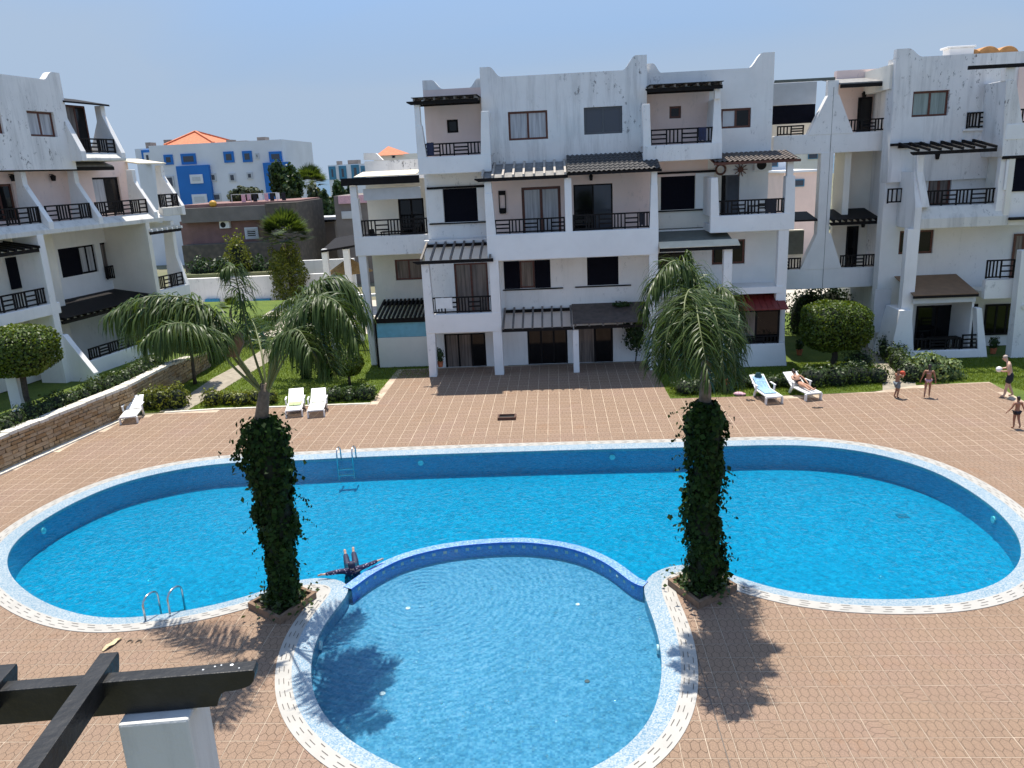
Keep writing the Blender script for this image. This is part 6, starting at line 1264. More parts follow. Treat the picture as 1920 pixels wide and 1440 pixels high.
# shower tray
q = ground(950, 788); o = thing('shower_tray', 'small dark shower tray set on the deck across the pool', 'shower tray', (q.x, q.y, 0)); M['traywood'] = simple('tray_brown', (0.09, 0.04, 0.025), .7, .3, 8)
for a in ((-.36, .36, 0, .06), (-.36, .36, .44, .5), (-.36, -.30, .06, .44), (.30, .36, .06, .44)): MB().box(q.x + a[0], q.x + a[1], q.y + a[2], q.y + a[3], 0, .11).build('tray_side', M['traywood'], o)
MB().box(q.x - .30, q.x + .30, q.y + .06, q.y + .44, 0, .05).build('tray_grid', M['dark'], o)
# ================================================================ loungers
M['plastic'] = simple('white_plastic', (0.78, 0.78, 0.76), .4, .04, 3)
def lounger(back=35):
    """built at the origin: foot end towards -Y, 1.9 m long"""
    o = thing('sun_lounger', 'x', 'sun lounger'); mk = lambda mb, n, p=None: mb.build(n, M['plastic'], p or o, bevel=.006)
    hx, zs = .33, .33; yb = .25
    fr_ = MB().box(-hx, -hx + .05, -.95, yb, zs - .05, zs).box(hx - .05, hx, -.95, yb, zs - .05, zs).box(-hx + .05, hx - .05, -.95, -.88, zs - .06, zs - .003); se = mk(fr_, 'seat_frame')
    for k in range(9): y = -.87 + k * .122; mk(MB().box(-hx + .052, hx - .052, y, y + .10, zs - .03, zs - .004), 'slat', se)
    a = R(back); d = Vector((0, math.cos(a), math.sin(a))); nq = Vector((0, -math.sin(a), math.cos(a))); st = Vector((0, yb + .01, zs - .02))
    bk = MB()
    for s in (-1, 1): bk.bar((s * (hx - .03), st.y, st.z), (s * (hx - .05), st.y + d.y * .78, st.z + d.z * .78), .05, .045)
    bk.bar((-hx + .03, st.y + d.y * .77, st.z + d.z * .77), (hx - .03, st.y + d.y * .77, st.z + d.z * .77), .05, .04, up=tuple(nq)); be = mk(bk, 'backrest')
    for k in range(7): p0 = st + d * (.03 + k * .108) ; p1 = p0 + d * .09; pm = (p0 + p1) / 2; mk(MB().bar((-hx + .06, pm.y, pm.z), (hx - .06, pm.y, pm.z), .09, .022, up=tuple(nq)), 'slat', be)
    mk(MB().bar((-hx + .02, st.y + d.y * .80, st.z + d.z * .80), (hx - .02, st.y + d.y * .80, st.z + d.z * .80), .08, .04, up=tuple(nq)), 'headrest')
    for sx in (-1, 1):
        mk(MB().taper((sx * hx - .03, sx * hx + .03, -.92, -.80), (sx * hx - .03, sx * hx + .03, -.95, -.82), 0, zs - .05), 'leg'); mk(MB().taper((sx * hx - .03, sx * hx + .03, .30, .42), (sx * hx - .03, sx * hx + .03, .12, .26), 0, zs - .05), 'leg')
        mk(MB().taper((sx * (hx + .05) - .03, sx * (hx + .05) + .03, .0, .07), (sx * (hx + .05) - .03, sx * (hx + .05) + .03, -.02, .06), zs - .03, zs + .20).box(sx * (hx + .05) - .035, sx * (hx + .05) + .035, -.08, .42, zs + .20, zs + .235), 'armrest')
    return o
LG = lounger(30); G_ = 'white plastic sun loungers round the deck'; LG['group'] = G_
q = ground(1440, 752); LG.matrix_basis = Matrix.Translation((q.x, q.y + .45, .002)) @ Matrix.Rotation(R(8), 4, 'Z'); LG['label'] = 'white sun lounger spread with a blue towel'
def lg(px, rz, label, dy=.4): q = ground(*px); return copy_thing(LG, (q.x, q.y + dy, .002), R(rz), label)
S1 = lg((1508, 745), 14, 'white sun lounger with a person sunbathing on it'); lg((240, 790), 16, 'white sun lounger standing alone beside the stone wall', .5); lg((550, 776), 13, 'white sun lounger with a green towel on its seat'); lg((592, 776), 11, 'bare white sun lounger beside the one with a green towel')
M['towel'] = simple('blue_towel', (0.28, 0.45, 0.60), .95, .35, 9); M['towelg'] = simple('green_towel', (0.42, 0.50, 0.25), .95, .3, 9); M['cloth_dark'] = simple('dark_teal_cloth', (0.03, 0.08, 0.09), .9, .3, 9)
q = ground(1440, 752); o = thing('beach_towel', 'blue and white towel draped over the lounger beside the sunbather', 'towel', (q.x, q.y + .45, .34)); mx_ = Matrix.Translation((q.x, q.y + .45, .002)) @ Matrix.Rotation(R(8), 4, 'Z')
def towel_mesh(y0, y1, w_, o, mat, mxx, back=30):
    V = []; F = []; n_, k_ = 14, 7; a = R(back)
    for i in range(n_ + 1):
        y = y0 + (y1 - y0) * i / n_; z = .345 + random.uniform(0, .015)
        if y > .26: z, yy = .345 + (y - .26) * math.sin(a) + .02, .26 + (y - .26) * math.cos(a) - .02
        else: yy = y
        for j in range(k_ + 1): V.append(tuple(mxx @ Vector((-w_ + 2 * w_ * j / k_ + random.uniform(-.01, .01), yy, z + random.uniform(-.004, .008)))))
    for i in range(n_):
        for j in range(k_): F.append((i * (k_ + 1) + j, i * (k_ + 1) + j + 1, (i + 1) * (k_ + 1) + j + 1, (i + 1) * (k_ + 1) + j))
    me = bpy.data.meshes.new('cloth'); me.from_pydata(V, [], F); me.materials.append(mat); me.polygons.foreach_set('use_smooth', [True] * len(F)); me.update(); c = bpy.data.objects.new('cloth', me); col.objects.link(c); md = c.modifiers.new('thick', 'SOLIDIFY'); md.thickness = .012; md.offset = 1; put(c, o); return c
towel_mesh(-.55, .95, .24, o, M['towel'], mx_)
mb = MB(); q2 = mx_ @ Vector((0, .84, .70)); mb.ball((q2.x, q2.y - .06, q2.z - .06), .17, .06, .24, 10, 8); mb.bar((q2.x - .08, q2.y - .06, q2.z + .12), (q2.x + .08, q2.y - .06, q2.z + .12), .03, .12); tag(mb.build('beach_bag', M['cloth_dark'], smooth=True), 'dark teal bag propped on the back of the towel covered lounger', 'bag')
q = ground(550, 776); o = thing('beach_towel', 'green towel crumpled on the lounger seat near the palm', 'towel', (q.x, q.y + .4, .34)); towel_mesh(-.35, .20, .25, o, M['towelg'], Matrix.Translation((q.x, q.y + .4, .002)) @ Matrix.Rotation(R(13), 4, 'Z'))
# ================================================================ people
def skinm(name, c): return simple(name, c, .5, .08, 8)
M['skin1'] = skinm('tanned_skin', (0.30, 0.14, 0.085)); M['skin2'] = skinm('olive_skin', (0.42, 0.22, 0.14)); M['skin3'] = skinm('light_skin', (0.55, 0.34, 0.24)); M['hair'] = simple('dark_hair', (0.018, 0.012, 0.010), .5, .3, 20); M['greyhair'] = simple('short_grey_hair', (0.42, 0.34, 0.29), .7, .2, 20)
M['orange'] = simple('orange_cloth', (0.60, 0.10, 0.05), .8, .15, 8); M['greyshorts'] = simple('grey_shorts', (0.16, 0.19, 0.22), .9, .15, 8); M['pinkcloth'] = simple('pink_cloth', (0.65, 0.38, 0.42), .8, .15, 8); M['blackcloth'] = simple('black_cloth', (0.014, 0.014, 0.020), .85, .2, 8); M['navycloth'] = simple('navy_cloth', (0.012, 0.018, 0.055), .7, .3, 8)
m, t, b = nodes_of('patterned_navy_cloth'); p = pos(t); vr = N(t, 'TexVoronoi', Scale=16.0); t.links.new(p, vr.inputs['Vector']); t.links.new(ramp(t, vr.outputs['Distance'], [(.18, (0.45, 0.38, 0.50)), (.30, (0.02, 0.018, 0.06))]), b.inputs['Base Color']); b.inputs['Roughness'].default_value = .8; M['pattern'] = m
STD = dict(pel=(0, 0, .53), wai=(0, 0, .61), che=(0, 0, .725), nek=(0, 0, .835), hd0=(0, .012, .885), hd1=(0, .015, .955),
           shL=(-.10, 0, .80), elL=(-.135, 0, .635), wrL=(-.145, .03, .50), haL=(-.147, .04, .455), shR=(.10, 0, .80), elR=(.135, 0, .635), wrR=(.145, .03, .50), haR=(.147, .04, .455),
           hiL=(-.05, 0, .50), knL=(-.055, .012, .285), anL=(-.055, -.01, .045), toL=(-.062, .075, .012), hiR=(.05, 0, .50), knR=(.055, .012, .285), anR=(.055, -.01, .045), toR=(.062, .075, .012))
RAD = dict(pel=(.082, .058), wai=(.070, .052), che=(.085, .060), nek=(.030, .032), hd0=(.044, .050), hd1=(.040, .046), shL=(.042,) * 2, elL=(.026,) * 2, wrL=(.018,) * 2, haL=(.022, .013), hiL=(.056,) * 2, knL=(.036,) * 2, anL=(.022,) * 2, toL=(.023, .016))
for k in ('sh', 'el', 'wr', 'ha', 'hi', 'kn', 'an', 'to'): RAD[k + 'R'] = RAD[k + 'L']
EDG = [('pel', 'wai'), ('wai', 'che'), ('che', 'nek'), ('nek', 'hd0'), ('hd0', 'hd1')] + [e for s in 'LR' for e in (('che', 'sh' + s), ('sh' + s, 'el' + s), ('el' + s, 'wr' + s), ('wr' + s, 'ha' + s), ('pel', 'hi' + s), ('hi' + s, 'kn' + s), ('kn' + s, 'an' + s), ('an' + s, 'to' + s))]
def skin_mesh(name, V, E_, Rd, mat, parent, root=0, sub=1):
    me = bpy.data.meshes.new(name); me.from_pydata([tuple(v) for v in V], E_, []); o = bpy.data.objects.new(name, me); col.objects.link(o)
    md = o.modifiers.new('skin', 'SKIN'); md.use_smooth_shade = True; md.branch_smoothing = .6
    sv = me.skin_vertices[0].data
    for i, r_ in enumerate(Rd): sv[i].radius = r_; sv[i].use_root = (i == root)
    ss = o.modifiers.new('sub', 'SUBSURF'); ss.levels = sub; ss.render_levels = sub
    dg = bpy.context.evaluated_depsgraph_get(); m2 = bpy.data.meshes.new_from_object(o.evaluated_get(dg)); m2.name = name; o.modifiers.clear(); o.data = m2; m2.materials.clear(); m2.materials.append(mat)
    m2.polygons.foreach_set('use_smooth', [True] * len(m2.polygons))
    put(o, parent); return o
def person(label, loc, rz, H, skin, pose, clothes, hair=None, hairlen=1.0, mx=None, build=1.0, girl=False):
    """clothes: (name, material, joints, grow). The body is one skinned mesh with five fingers on each hand."""
    o = thing('person', label, 'person', loc); J = dict(STD); J.update(pose)
    mxx = mx or (Matrix.Translation(Vector(loc)) @ Matrix.Rotation(rz, 4, 'Z')); W = {k: mxx @ (Vector(v) * H) for k, v in J.items()}
    ks = list(J); V = [W[k] for k in ks]; E_ = [(ks.index(a), ks.index(b_)) for a, b_ in EDG]; Rd = [(RAD[k][0] * H * build, RAD[k][1] * H * build) for k in ks]
    for s in 'LR':
        wv, hv = W['wr' + s], W['ha' + s]; d = (hv - wv).normalized(); sd_ = d.cross(Vector((0, 1, .3))).normalized()
        for j, (off_, ln) in enumerate(((-.014, .040), (-.005, .048), (.005, .045), (.013, .036))):
            base = hv + d * .012 * H + sd_ * off_ * H; V.append(base + d * ln * .5 * H); Rd.append((.0052 * H,) * 2); V.append(base + d * ln * H + d.cross(sd_) * .010 * H); Rd.append((.0044 * H,) * 2); E_ += [(ks.index('ha' + s), len(V) - 2), (len(V) - 2, len(V) - 1)]
        V.append(hv - sd_ * .030 * H + d * .012 * H); Rd.append((.0055 * H,) * 2); E_.append((ks.index('ha' + s), len(V) - 1))
    skin_mesh('body', V, E_, Rd, M[skin], o, ks.index('pel'), 1)
    hc = W['hd0'].lerp(W['hd1'], .6); upd = (W['hd1'] - W['nek']).normalized(); fw = (mxx.to_3x3() @ Vector((0, 1, 0))); fw = (fw - upd * fw.dot(upd)).normalized(); sdv = upd.cross(fw)
    Mh = Matrix((sdv, fw, upd)).transposed().to_4x4(); Mh.translation = hc
    def part(name, mat, f_):
        mb = MB(); f_(mb); ob = mb.build(name, mat, None, smooth=True); ob.data.transform(Mh); put(ob, o); return ob
    part('nose', M[skin], lambda mb: mb.ball((0, .053 * H, -.008 * H), .008 * H, .010 * H, .014 * H, 8, 6))
    for s in (-1, 1): part('ear', M[skin], lambda mb: mb.ball((s * .043 * H, 0, -.005 * H), .006 * H, .012 * H, .017 * H, 8, 6)); part('eye', M['hair'], lambda mb: mb.ball((s * .018 * H, .045 * H, .006 * H), .006 * H, .005 * H, .004 * H, 8, 5))
    part('mouth', M['orange'], lambda mb: mb.ball((0, .045 * H, -.030 * H), .013 * H, .005 * H, .004 * H, 8, 5))
    if hair:
        def hf(mb):
            mb.ball((0, -.012 * H, .016 * H), .048 * H, .052 * H, .045 * H, 14, 10)
            if hairlen > 1: mb.ball((0, -.036 * H, -.02 * H * hairlen), .036 * H, .024 * H, .05 * H * hairlen, 12, 8)
        part('hair', M[hair], hf)
    for nm, mt, js, grow in clothes:
        cj = [j for j in js]; ce = [(cj.index(a), cj.index(b_)) for a, b_ in EDG if a in cj and b_ in cj]
        cv = []
        for j in cj: cv.append(W[j])
        if nm in ('shorts', 'swim_trunks', 'bikini_bottom'):       # hem part way down the thigh
            fr_ = {'shorts': .85, 'swim_trunks': .45, 'bikini_bottom': .12}[nm]
            for s in 'LR':
                if 'kn' + s in cj: cv[cj.index('kn' + s)] = W['hi' + s].lerp(W['kn' + s], fr_)
        rad = []
        for j in cj:
            r0 = RAD[j]; k = grow
            if nm in ('shorts', 'swim_trunks', 'bikini_bottom') and j.startswith('kn'): r0 = RAD['hi' + j[-1]] if nm != 'shorts' else (.062, .062)
            rad.append(((r0[0] * build + k) * H, (r0[1] * build + k) * H))
        if nm == 'bikini_top': cv = [W['wai'].lerp(W['che'], .62), W['che'].lerp(W['nek'], .12)]; ce = [(0, 1)]; rad = [(.088 * H, .064 * H), (.090 * H, .066 * H)]
        skin_mesh(nm, cv, ce, rad, M[mt], o, 0, 1)
    return o
q = ground(1680, 746); person('boy in grey shorts with an orange cloth held to his face', (q.x, q.y, 0), R(-70), 1.22, 'skin1', dict(elL=(-.12, .10, .70), wrL=(-.05, .16, .80), haL=(-.02, .16, .84), elR=(.12, .10, .70), wrR=(.05, .16, .80), haR=(.02, .16, .84), knL=(-.05, .05, .28), anL=(-.05, -.04, .045), toL=(-.05, .05, .012), knR=(.06, .02, .28)), [('shorts', 'greyshorts', ['pel', 'hiL', 'knL', 'hiR', 'knR'], .008)], 'hair')
q2 = q + Vector((.19, .05, 1.02)); mb = MB(); mb.ball((q2.x, q2.y, q2.z), .10, .07, .08, 10, 7); mb.ball((q2.x + .06, q2.y, q2.z - .05), .06, .06, .09, 8, 6); tag(mb.build('cloth', M['orange'], smooth=True), 'crumpled orange cloth in the hands of the boy in grey shorts', 'cloth')
q = ground(1738, 745); person('girl in a pink bikini walking across the deck', (q.x, q.y, 0), R(-25), 1.38, 'skin1', dict(hd0=(0, .035, .875), hd1=(0, .05, .94), nek=(0, .018, .83), elL=(-.15, -.03, .64), wrL=(-.19, .02, .51), haL=(-.20, .03, .465), elR=(.15, .01, .64), wrR=(.18, .05, .51), haR=(.185, .06, .465), hiL=(-.05, 0, .50), knL=(-.06, -.03, .28), anL=(-.07, -.15, .07), toL=(-.07, -.08, .02), knR=(.05, .06, .285), anR=(.05, .03, .045), toR=(.055, .12, .012)), [('bikini_top', 'pinkcloth', ['che', 'wai'], .006), ('bikini_bottom', 'pinkcloth', ['pel', 'hiL', 'knL', 'hiR', 'knR'], .004)], 'hair', 1.8, build=.9)
q = ground(1890, 744); person('older man in black shorts holding a white ball', (q.x, q.y, 0), R(62), 1.72, 'skin3', dict(wai=(0, .02, .61), che=(0, .055, .72), nek=(0, .10, .82), hd0=(0, .135, .865), hd1=(0, .155, .93), shL=(-.10, .06, .79), shR=(.10, .06, .79), elL=(-.14, .06, .63), wrL=(-.07, .16, .60), haL=(-.04, .185, .60), elR=(.14, .08, .64), wrR=(.10, .20, .62), haR=(.06, .215, .61), knL=(-.07, .05, .285), anL=(-.09, .08, .045), toL=(-.10, .16, .012), anR=(.07, -.09, .045), toR=(.08, .0, .012)), [('shorts', 'blackcloth', ['pel', 'wai', 'hiL', 'knL', 'hiR', 'knR'], .012)], 'greyhair', .6, build=1.08)
mq = Matrix.Translation(q) @ Matrix.Rotation(R(62), 4, 'Z'); q2 = mq @ Vector((0, .235 * 1.72, .625 * 1.72)); tag(MB().ball(tuple(q2), .115, .115, .115, 18, 12).build('ball', M['plastic'], smooth=True), 'white ball in the hands of the man', 'ball')
q = ground(1903, 803); person('small child in dark swim trunks seen from behind, arms held out', (q.x, q.y, 0), R(10), 1.18, 'skin1', dict(elL=(-.17, .0, .66), wrL=(-.25, .03, .55), haL=(-.28, .04, .515), elR=(.17, 0, .66), wrR=(.24, .03, .55), haR=(.27, .04, .515), knR=(.055, -.03, .29), anR=(.05, -.13, .10), toR=(.05, -.09, .03)), [('swim_trunks', 'blackcloth', ['pel', 'hiL', 'knL', 'hiR', 'knR'], .006)], 'hair', 1.2)
# sunbather on the lounger
ms = S1.matrix_basis @ Matrix.Translation((0, -.02, .30))
def lie(y, z, x=0): return (x / 1.62, y / 1.62, z / 1.62)
person('sunbather lying back on the lounger in a dark swimsuit', tuple(S1.matrix_basis.translation + Vector((0, 0, .34))), 0, 1.62, 'skin2', dict(pel=lie(.10, .14), wai=lie(.24, .18), che=lie(.42, .30), nek=lie(.58, .42), hd0=lie(.66, .50), hd1=lie(.74, .55), shL=lie(.50, .38, -.17), elL=lie(.28, .30, -.25), wrL=lie(.20, .30, -.08), haL=lie(.19, .31, -.02), shR=lie(.50, .38, .17), elR=lie(.28, .26, .27), wrR=lie(.08, .20, .26), haR=lie(.0, .17, .26), hiL=lie(.04, .13, -.08), knL=lie(-.35, .17, -.09), anL=lie(-.75, .10, -.10), toL=lie(-.80, .20, -.13), hiR=lie(.04, .13, .08), knR=lie(-.35, .14, .09), anR=lie(-.75, .10, .08), toR=lie(-.80, .20, .11)), [('swimsuit', 'blackcloth', ['pel', 'wai', 'che'], .006)], 'hair', 1.2, mx=ms)
# swimmer leaning on the edge, arms along the coping, legs floating out
q = ground(655, 1076); mh = Matrix.Translation((q.x + .05, q.y + .10, -.60)) @ Matrix.Rotation(R(15), 4, 'Z')
def sw(x, y, z): return (x / 1.65, y / 1.65, z / 1.65)
person('swimmer in a dark patterned suit with arms spread along the pool edge', (q.x, q.y, -.1), 0, 1.65, 'skin3', dict(pel=sw(0, .30, .22), wai=sw(0, .20, .32), che=sw(0, .06, .52), nek=sw(0, -.02, .70), hd0=sw(0, -.02, .80), hd1=sw(0, .0, .90), shL=sw(-.17, .0, .66), elL=sw(-.42, -.05, .68), wrL=sw(-.66, -.09, .685), haL=sw(-.74, -.10, .69), shR=sw(.17, .02, .66), elR=sw(.42, .10, .68), wrR=sw(.64, .22, .69), haR=sw(.71, .26, .69), hiL=sw(-.09, .38, .24), knL=sw(-.13, .74, .50), anL=sw(-.16, 1.08, .57), toL=sw(-.17, 1.17, .68), hiR=sw(.09, .38, .24), knR=sw(.08, .74, .52), anR=sw(.05, 1.10, .59), toR=sw(.05, 1.19, .70)),
       [('trousers', 'navycloth', ['pel', 'hiL', 'knL', 'anL', 'hiR', 'knR', 'anR'], .020), ('tunic', 'pattern', ['pel', 'wai', 'che', 'shL', 'elL', 'wrL', 'shR', 'elR', 'wrR'], .012), ('headscarf', 'navycloth', ['nek', 'hd0', 'hd1'], .022)], None, mx=mh)
# sandals, bags
M['sandal'] = simple('dark_sandal', (0.03, 0.022, 0.02), .7, .2, 8)
def sandals(px, label, rz=.3, mat='sandal', s=1.0):
    q = ground(*px); o = thing('sandals', label, 'sandals', (q.x, q.y, 0))
    for dx, a in ((-.08, rz), (.09, rz + .5)):
        mb = MB(); n_ = 14; c, sn = math.cos(a), math.sin(a); out = [((.045 + .012 * math.cos(2 * t_)) * math.cos(t_), .13 * math.sin(t_)) for t_ in np.linspace(0, 2 * math.pi, n_, endpoint=False)]
        P_ = [(q.x + dx * s + (x_ * c - y_ * sn) * s, q.y + (x_ * sn + y_ * c) * s) for x_, y_ in out]; b0 = len(mb.v); mb.v += [(x_, y_, .001) for x_, y_ in P_] + [(x_, y_, .022) for x_, y_ in P_]; mb.f += [tuple(range(n_, 2 * n_)), tuple(range(n_ - 1, -1, -1))] + [(i, (i + 1) % n_, n_ + (i + 1) % n_, n_ + i) for i in range(n_)]; mb.m += [0] * (n_ + 2); so = mb.build('sole', M[mat], o)
        tp = [(q.x + dx * s + (x_ * c - .04 * sn) * s, q.y + (x_ * sn + .04 * c) * s, .02 + .035 * math.cos(x_ * 30)) for x_ in np.linspace(-.045, .045, 5)]; MB().tube(tp, .009, 5).build('strap', M[mat], so)
sandals((1533, 765), 'dark sandals lying in front of the sunbather', 1.2); sandals((1406, 751), 'dark sandals left of the towel covered lounger', .4)
q = ground(1362, 738); o = thing('backpack', 'red and black bag standing by the upright palm', 'bag', (q.x, q.y, 0)); MB().ball((q.x, q.y + .2, .27), .24, .17, .28, 12, 9).build('bag_body', M['blackcloth'], o, smooth=True); MB().ball((q.x, q.y + .17, .50), .22, .18, .15, 12, 8).build('bag_flap', M['orange'], o, smooth=True); MB().tube([(q.x - .1, q.y + .1, .6), (q.x, q.y + .1, .70), (q.x + .1, q.y + .1, .6)], .015, 6).build('handle', M['blackcloth'], o)
q = ground(1386, 742); mb = MB(); mb.ball((q.x, q.y + .1, .06), .22, .14, .08, 12, 7); mb.ball((q.x + .16, q.y + .04, .05), .13, .1, .06, 10, 6); tag(mb.build('clothes_bundle', M['pinkcloth'], smooth=True), 'pink bundle of clothes on the deck beside the bag', 'clothes')
M['dryleaf'] = simple('dry_leaf', (0.58, 0.47, 0.28), .8, .2, 12)
q0, q1 = ground(193, 1222), ground(228, 1198); mb = MB(); V_ = []
for k in range(9):
    s = k / 8; c = q0.lerp(q1, s); w_ = .055 * math.sin(math.pi * (.1 + .85 * s)) + .006; sd_ = Vector((-(q1 - q0).y, (q1 - q0).x, 0)).normalized(); z = .012 + .03 * math.sin(s * 6) ** 2; V_.append((c - sd_ * w_ + Vector((0, 0, z + .02)), c + Vector((0, 0, z)), c + sd_ * w_ + Vector((0, 0, z + .025))))
for k in range(8):
    for j in (0, 1): mb.poly([V_[k][j], V_[k][j + 1], V_[k + 1][j + 1], V_[k + 1][j]])
o = mb.build('dry_leaf', M['dryleaf']); tag(o, 'curled dry yellow palm leaf on the paving by the ladder', 'leaf'); md = o.modifiers.new('t', 'SOLIDIFY'); md.thickness = .006
for px, lb in (((243, 1205), 'small brown curl of dry husk next to the yellow leaf'), ((260, 1205), 'brown dry husk curl, the one away from the yellow leaf')):
    q = ground(*px); tag(MB().tube([(q.x + .06 * math.cos(a), q.y + .07 * math.sin(a), .014 + .012 * math.sin(a) ** 2) for a in np.linspace(-.6, 3.6, 10)], [.004, .010, .014, .016, .016, .016, .014, .012, .008, .004], 6).build('dry_husk', M['trunk'], smooth=True), lb, 'husk')

# ================================================================ black pergola in the foreground
def ptz(x, y, D):
    d = ray(x, y); t_ = D / F_PX; return Vector((d[0] * t_, d[1] * t_, CAM_H + d[2] * t_))
M['fgwood'] = simple('black_painted_timber', (0.013, 0.0125, 0.0125), .45, .5, 5, .35, bscale=16)
q = ptz(300, 1271, 5.2); pz = q.z; PF = Frame(0, 0, R(7)); v0 = float(np.array([q.x, q.y]) @ PF.v)
u_end = PF.px(472, 1240, v0)[0]; u_st = PF.px(-80, 1300, v0)[0]; bh = .255
PG = thing('pergola', 'black painted timber pergola on a white pillar below the balcony', 'pergola', PF.w(u_end - .5, v0, pz - 1))
prof = [(u_st - .6, pz - bh), (u_st - .6, pz), (u_end, pz), (u_end + .006, pz - .035), (u_end - .008, pz - .085)] + [(u_end - .02 - .20 * (1 - math.cos(t_)), pz - .095 - .055 * math.sin(t_)) for t_ in np.linspace(.2, 1.5, 6)] + [(u_end - .23, pz - .165), (u_end - .25, pz - .20), (u_end - .27, pz - bh)]
MB(PF).prism_uz(prof, v0, v0 + .11).build('beam', M['fgwood'], PG, bevel=.006)
mb = MB()
def rafter(xc, ye, ub):
    """rafter through the beam: px of its far end top centre"""
    zt_ = pz + .045; g_ = ground(xc, ye, zt_); far = float(np.array([g_.x, g_.y]) @ PF.v); u = float(np.array([g_.x, g_.y]) @ PF.u)
    mb = MB(PF); mb.prism_vz([(v0 - 2.2, zt_ - .16), (v0 - 2.2, zt_), (far, zt_), (far + .004, zt_ - .03), (far - .03, zt_ - .11), (far - .07, zt_ - .16)], u - ub, u + ub); mb.build('rafter', M['fgwood'], PG, bevel=.005)
rafter(205, 1223, .062); rafter(14, 1245, .062)
for du in (.10, .16, .23, .27, .34):
    p_ = PF.w(u_end - du, v0 + random.uniform(.03, .09), pz + .001); MB().tube([p_, (p_[0], p_[1], p_[2] + .003)], [random.uniform(.006, .014), .004], 7).build('bird_dropping', M['plastic'], PG)
M['pillarwhite'] = stucco('grubby_white_pillar', (0.66, 0.655, 0.63), 1.0, (0.25, 0.20, 0.13))
zc_ = pz - bh - .004; c0 = ground(219, 1360, zc_ + .0); u0 = float(np.array([c0.x, c0.y]) @ PF.u); vv = float(np.array([c0.x, c0.y]) @ PF.v); c1 = ground(349, 1356, zc_); u1 = float(np.array([c1.x, c1.y]) @ PF.u)
MB(PF).box(u0, u1, vv, vv + .40, 0, zc_).build('pillar', M['pillarwhite'], PG, bevel=.02)

# ================================================================ background town
BB = thing('apartment_tower', 'white apartment block with blue panels and a terracotta hip roof', 'building', (-45, 95, 0)); YB = 95
M['twhite'] = simple('town_white', (0.72, 0.73, 0.75), .85, .06, .5); M['tblue'] = simple('town_blue', (0.015, 0.16, 0.50), .7, .08, .5); M['tteal'] = simple('town_teal', (0.05, 0.20, 0.32), .7, .1, .5); M['pinkwall'] = simple('dusty_pink_wall', (0.24, 0.135, 0.12), .9, .15, 1.2, .3); M['concrete'] = simple('grey_concrete', (0.19, 0.165, 0.15), .9, .15, 1.0, .3)
M['rubble'] = None
m, t, b = nodes_of('rubble_stone'); p = pos(t); vr = N(t, 'TexVoronoi', Scale=2.2); t.links.new(p, vr.inputs['Vector']); t.links.new(ramp(t, vr.outputs['Distance'], [(.05, (0.16, 0.13, 0.10)), (.6, (0.10, 0.085, 0.07))]), b.inputs['Base Color']); b.inputs['Roughness'].default_value = .95; M['rubble'] = m
def bwin(par, r, Y, fm='tblue', pm='glass', fw=.28):
    rc = f.rect(*r, Y); o = MB(f).box(rc[0], rc[1], Y - .12, Y + .05, rc[2], rc[3]).build('window', M[fm], par); MB(f).box(rc[0] + fw, rc[1] - fw, Y - .15, Y - .10, rc[2] + fw, rc[3] - fw).build('pane', M[pm], o)
def bbox(par, name, r, Y, d, mat, z0=None):
    rc = f.rect(*r, Y); return MB(f).box(rc[0], rc[1], Y, Y + d, rc[2] if z0 is None else z0, rc[3]).build(name, M[mat], par)
bbox(BB, 'wall', (288, 267, 536, 400), YB, 12, 'twhite', -.1); bbox(BB, 'wall', (262, 278, 300, 400), YB + 1, 8, 'twhite', -.1); bbox(BB, 'blue_panel', (335, 310, 396, 390), YB - .5, .6, 'tblue'); bbox(BB, 'blue_panel', (498, 304, 545, 400), YB - .6, .8, 'tblue'); bbox(BB, 'blue_panel', (266, 281, 288, 308), YB + .4, .8, 'tblue')
for r in ((308, 290, 325, 309), (340, 288, 368, 308), (420, 284, 439, 305), (455, 283, 473, 304), (505, 284, 529, 303)): bwin(BB, r, YB, 'tblue', 'tint')
for r in ((271, 286, 284, 306),): bwin(BB, r, YB + .35, 'twhite', 'tint')
for r in ((357, 327, 381, 344), (361, 364, 389, 383)): bwin(BB, r, YB - .5, 'twhite', 'roller')
for r in ((463, 323, 474, 336), (395, 325, 406, 340), (400, 362, 415, 377), (430, 325, 442, 341), (479, 287, 486, 298), (310, 330, 327, 352), (428, 362, 442, 378)): bwin(BB, r, YB, 'roller', 'tint', .18)
for x0, y0, x1, y1 in ((273, 267, 282, 280), (307, 262, 319, 272), (424, 262, 434, 270), (482, 257, 497, 268), (440, 264, 462, 269)): bbox(BB, 'roof_box', (x0, y0, x1, y1), YB + 2, 1.5, 'concrete', f.rect(x0, y0, x1, y1 + 6, YB + 2)[2])
rc = f.rect(321, 247, 412, 271, YB + 3); ap = f.px(366, 247, YB + 6); mb = MB(); P4 = [(rc[0], YB + 1), (rc[1], YB + 1), (rc[1], YB + 11), (rc[0], YB + 11)]; zb_ = rc[2]
for i in range(4): a, c = P4[i], P4[(i + 1) % 4]; mb.poly([(*a, zb_), (*c, zb_), (ap[0], YB + 6, ap[1])])
mb.poly([(*q_, zb_) for q_ in P4]); mb.build('hip_roof', M['terracotta'], BB)
mb = MB()
for i in range(4): mb.bar((*P4[i], zb_ + .05), (ap[0], YB + 6, ap[1] + .05), .3, .2)
mb.build('ridge_tiles', M['terracotta'], BB)
B2 = thing('apartment_tower', 'distant blue and white block peeping over the trees', 'building', (-35, 150, 0)); bbox(B2, 'wall', (617, 308, 690, 360), 150, 12, 'twhite', -.1)
for r in ((617, 312, 630, 337), (636, 311, 650, 337), (659, 309, 674, 335), (677, 311, 686, 335)): bwin(B2, r, 150, 'tteal', 'tint', .5)
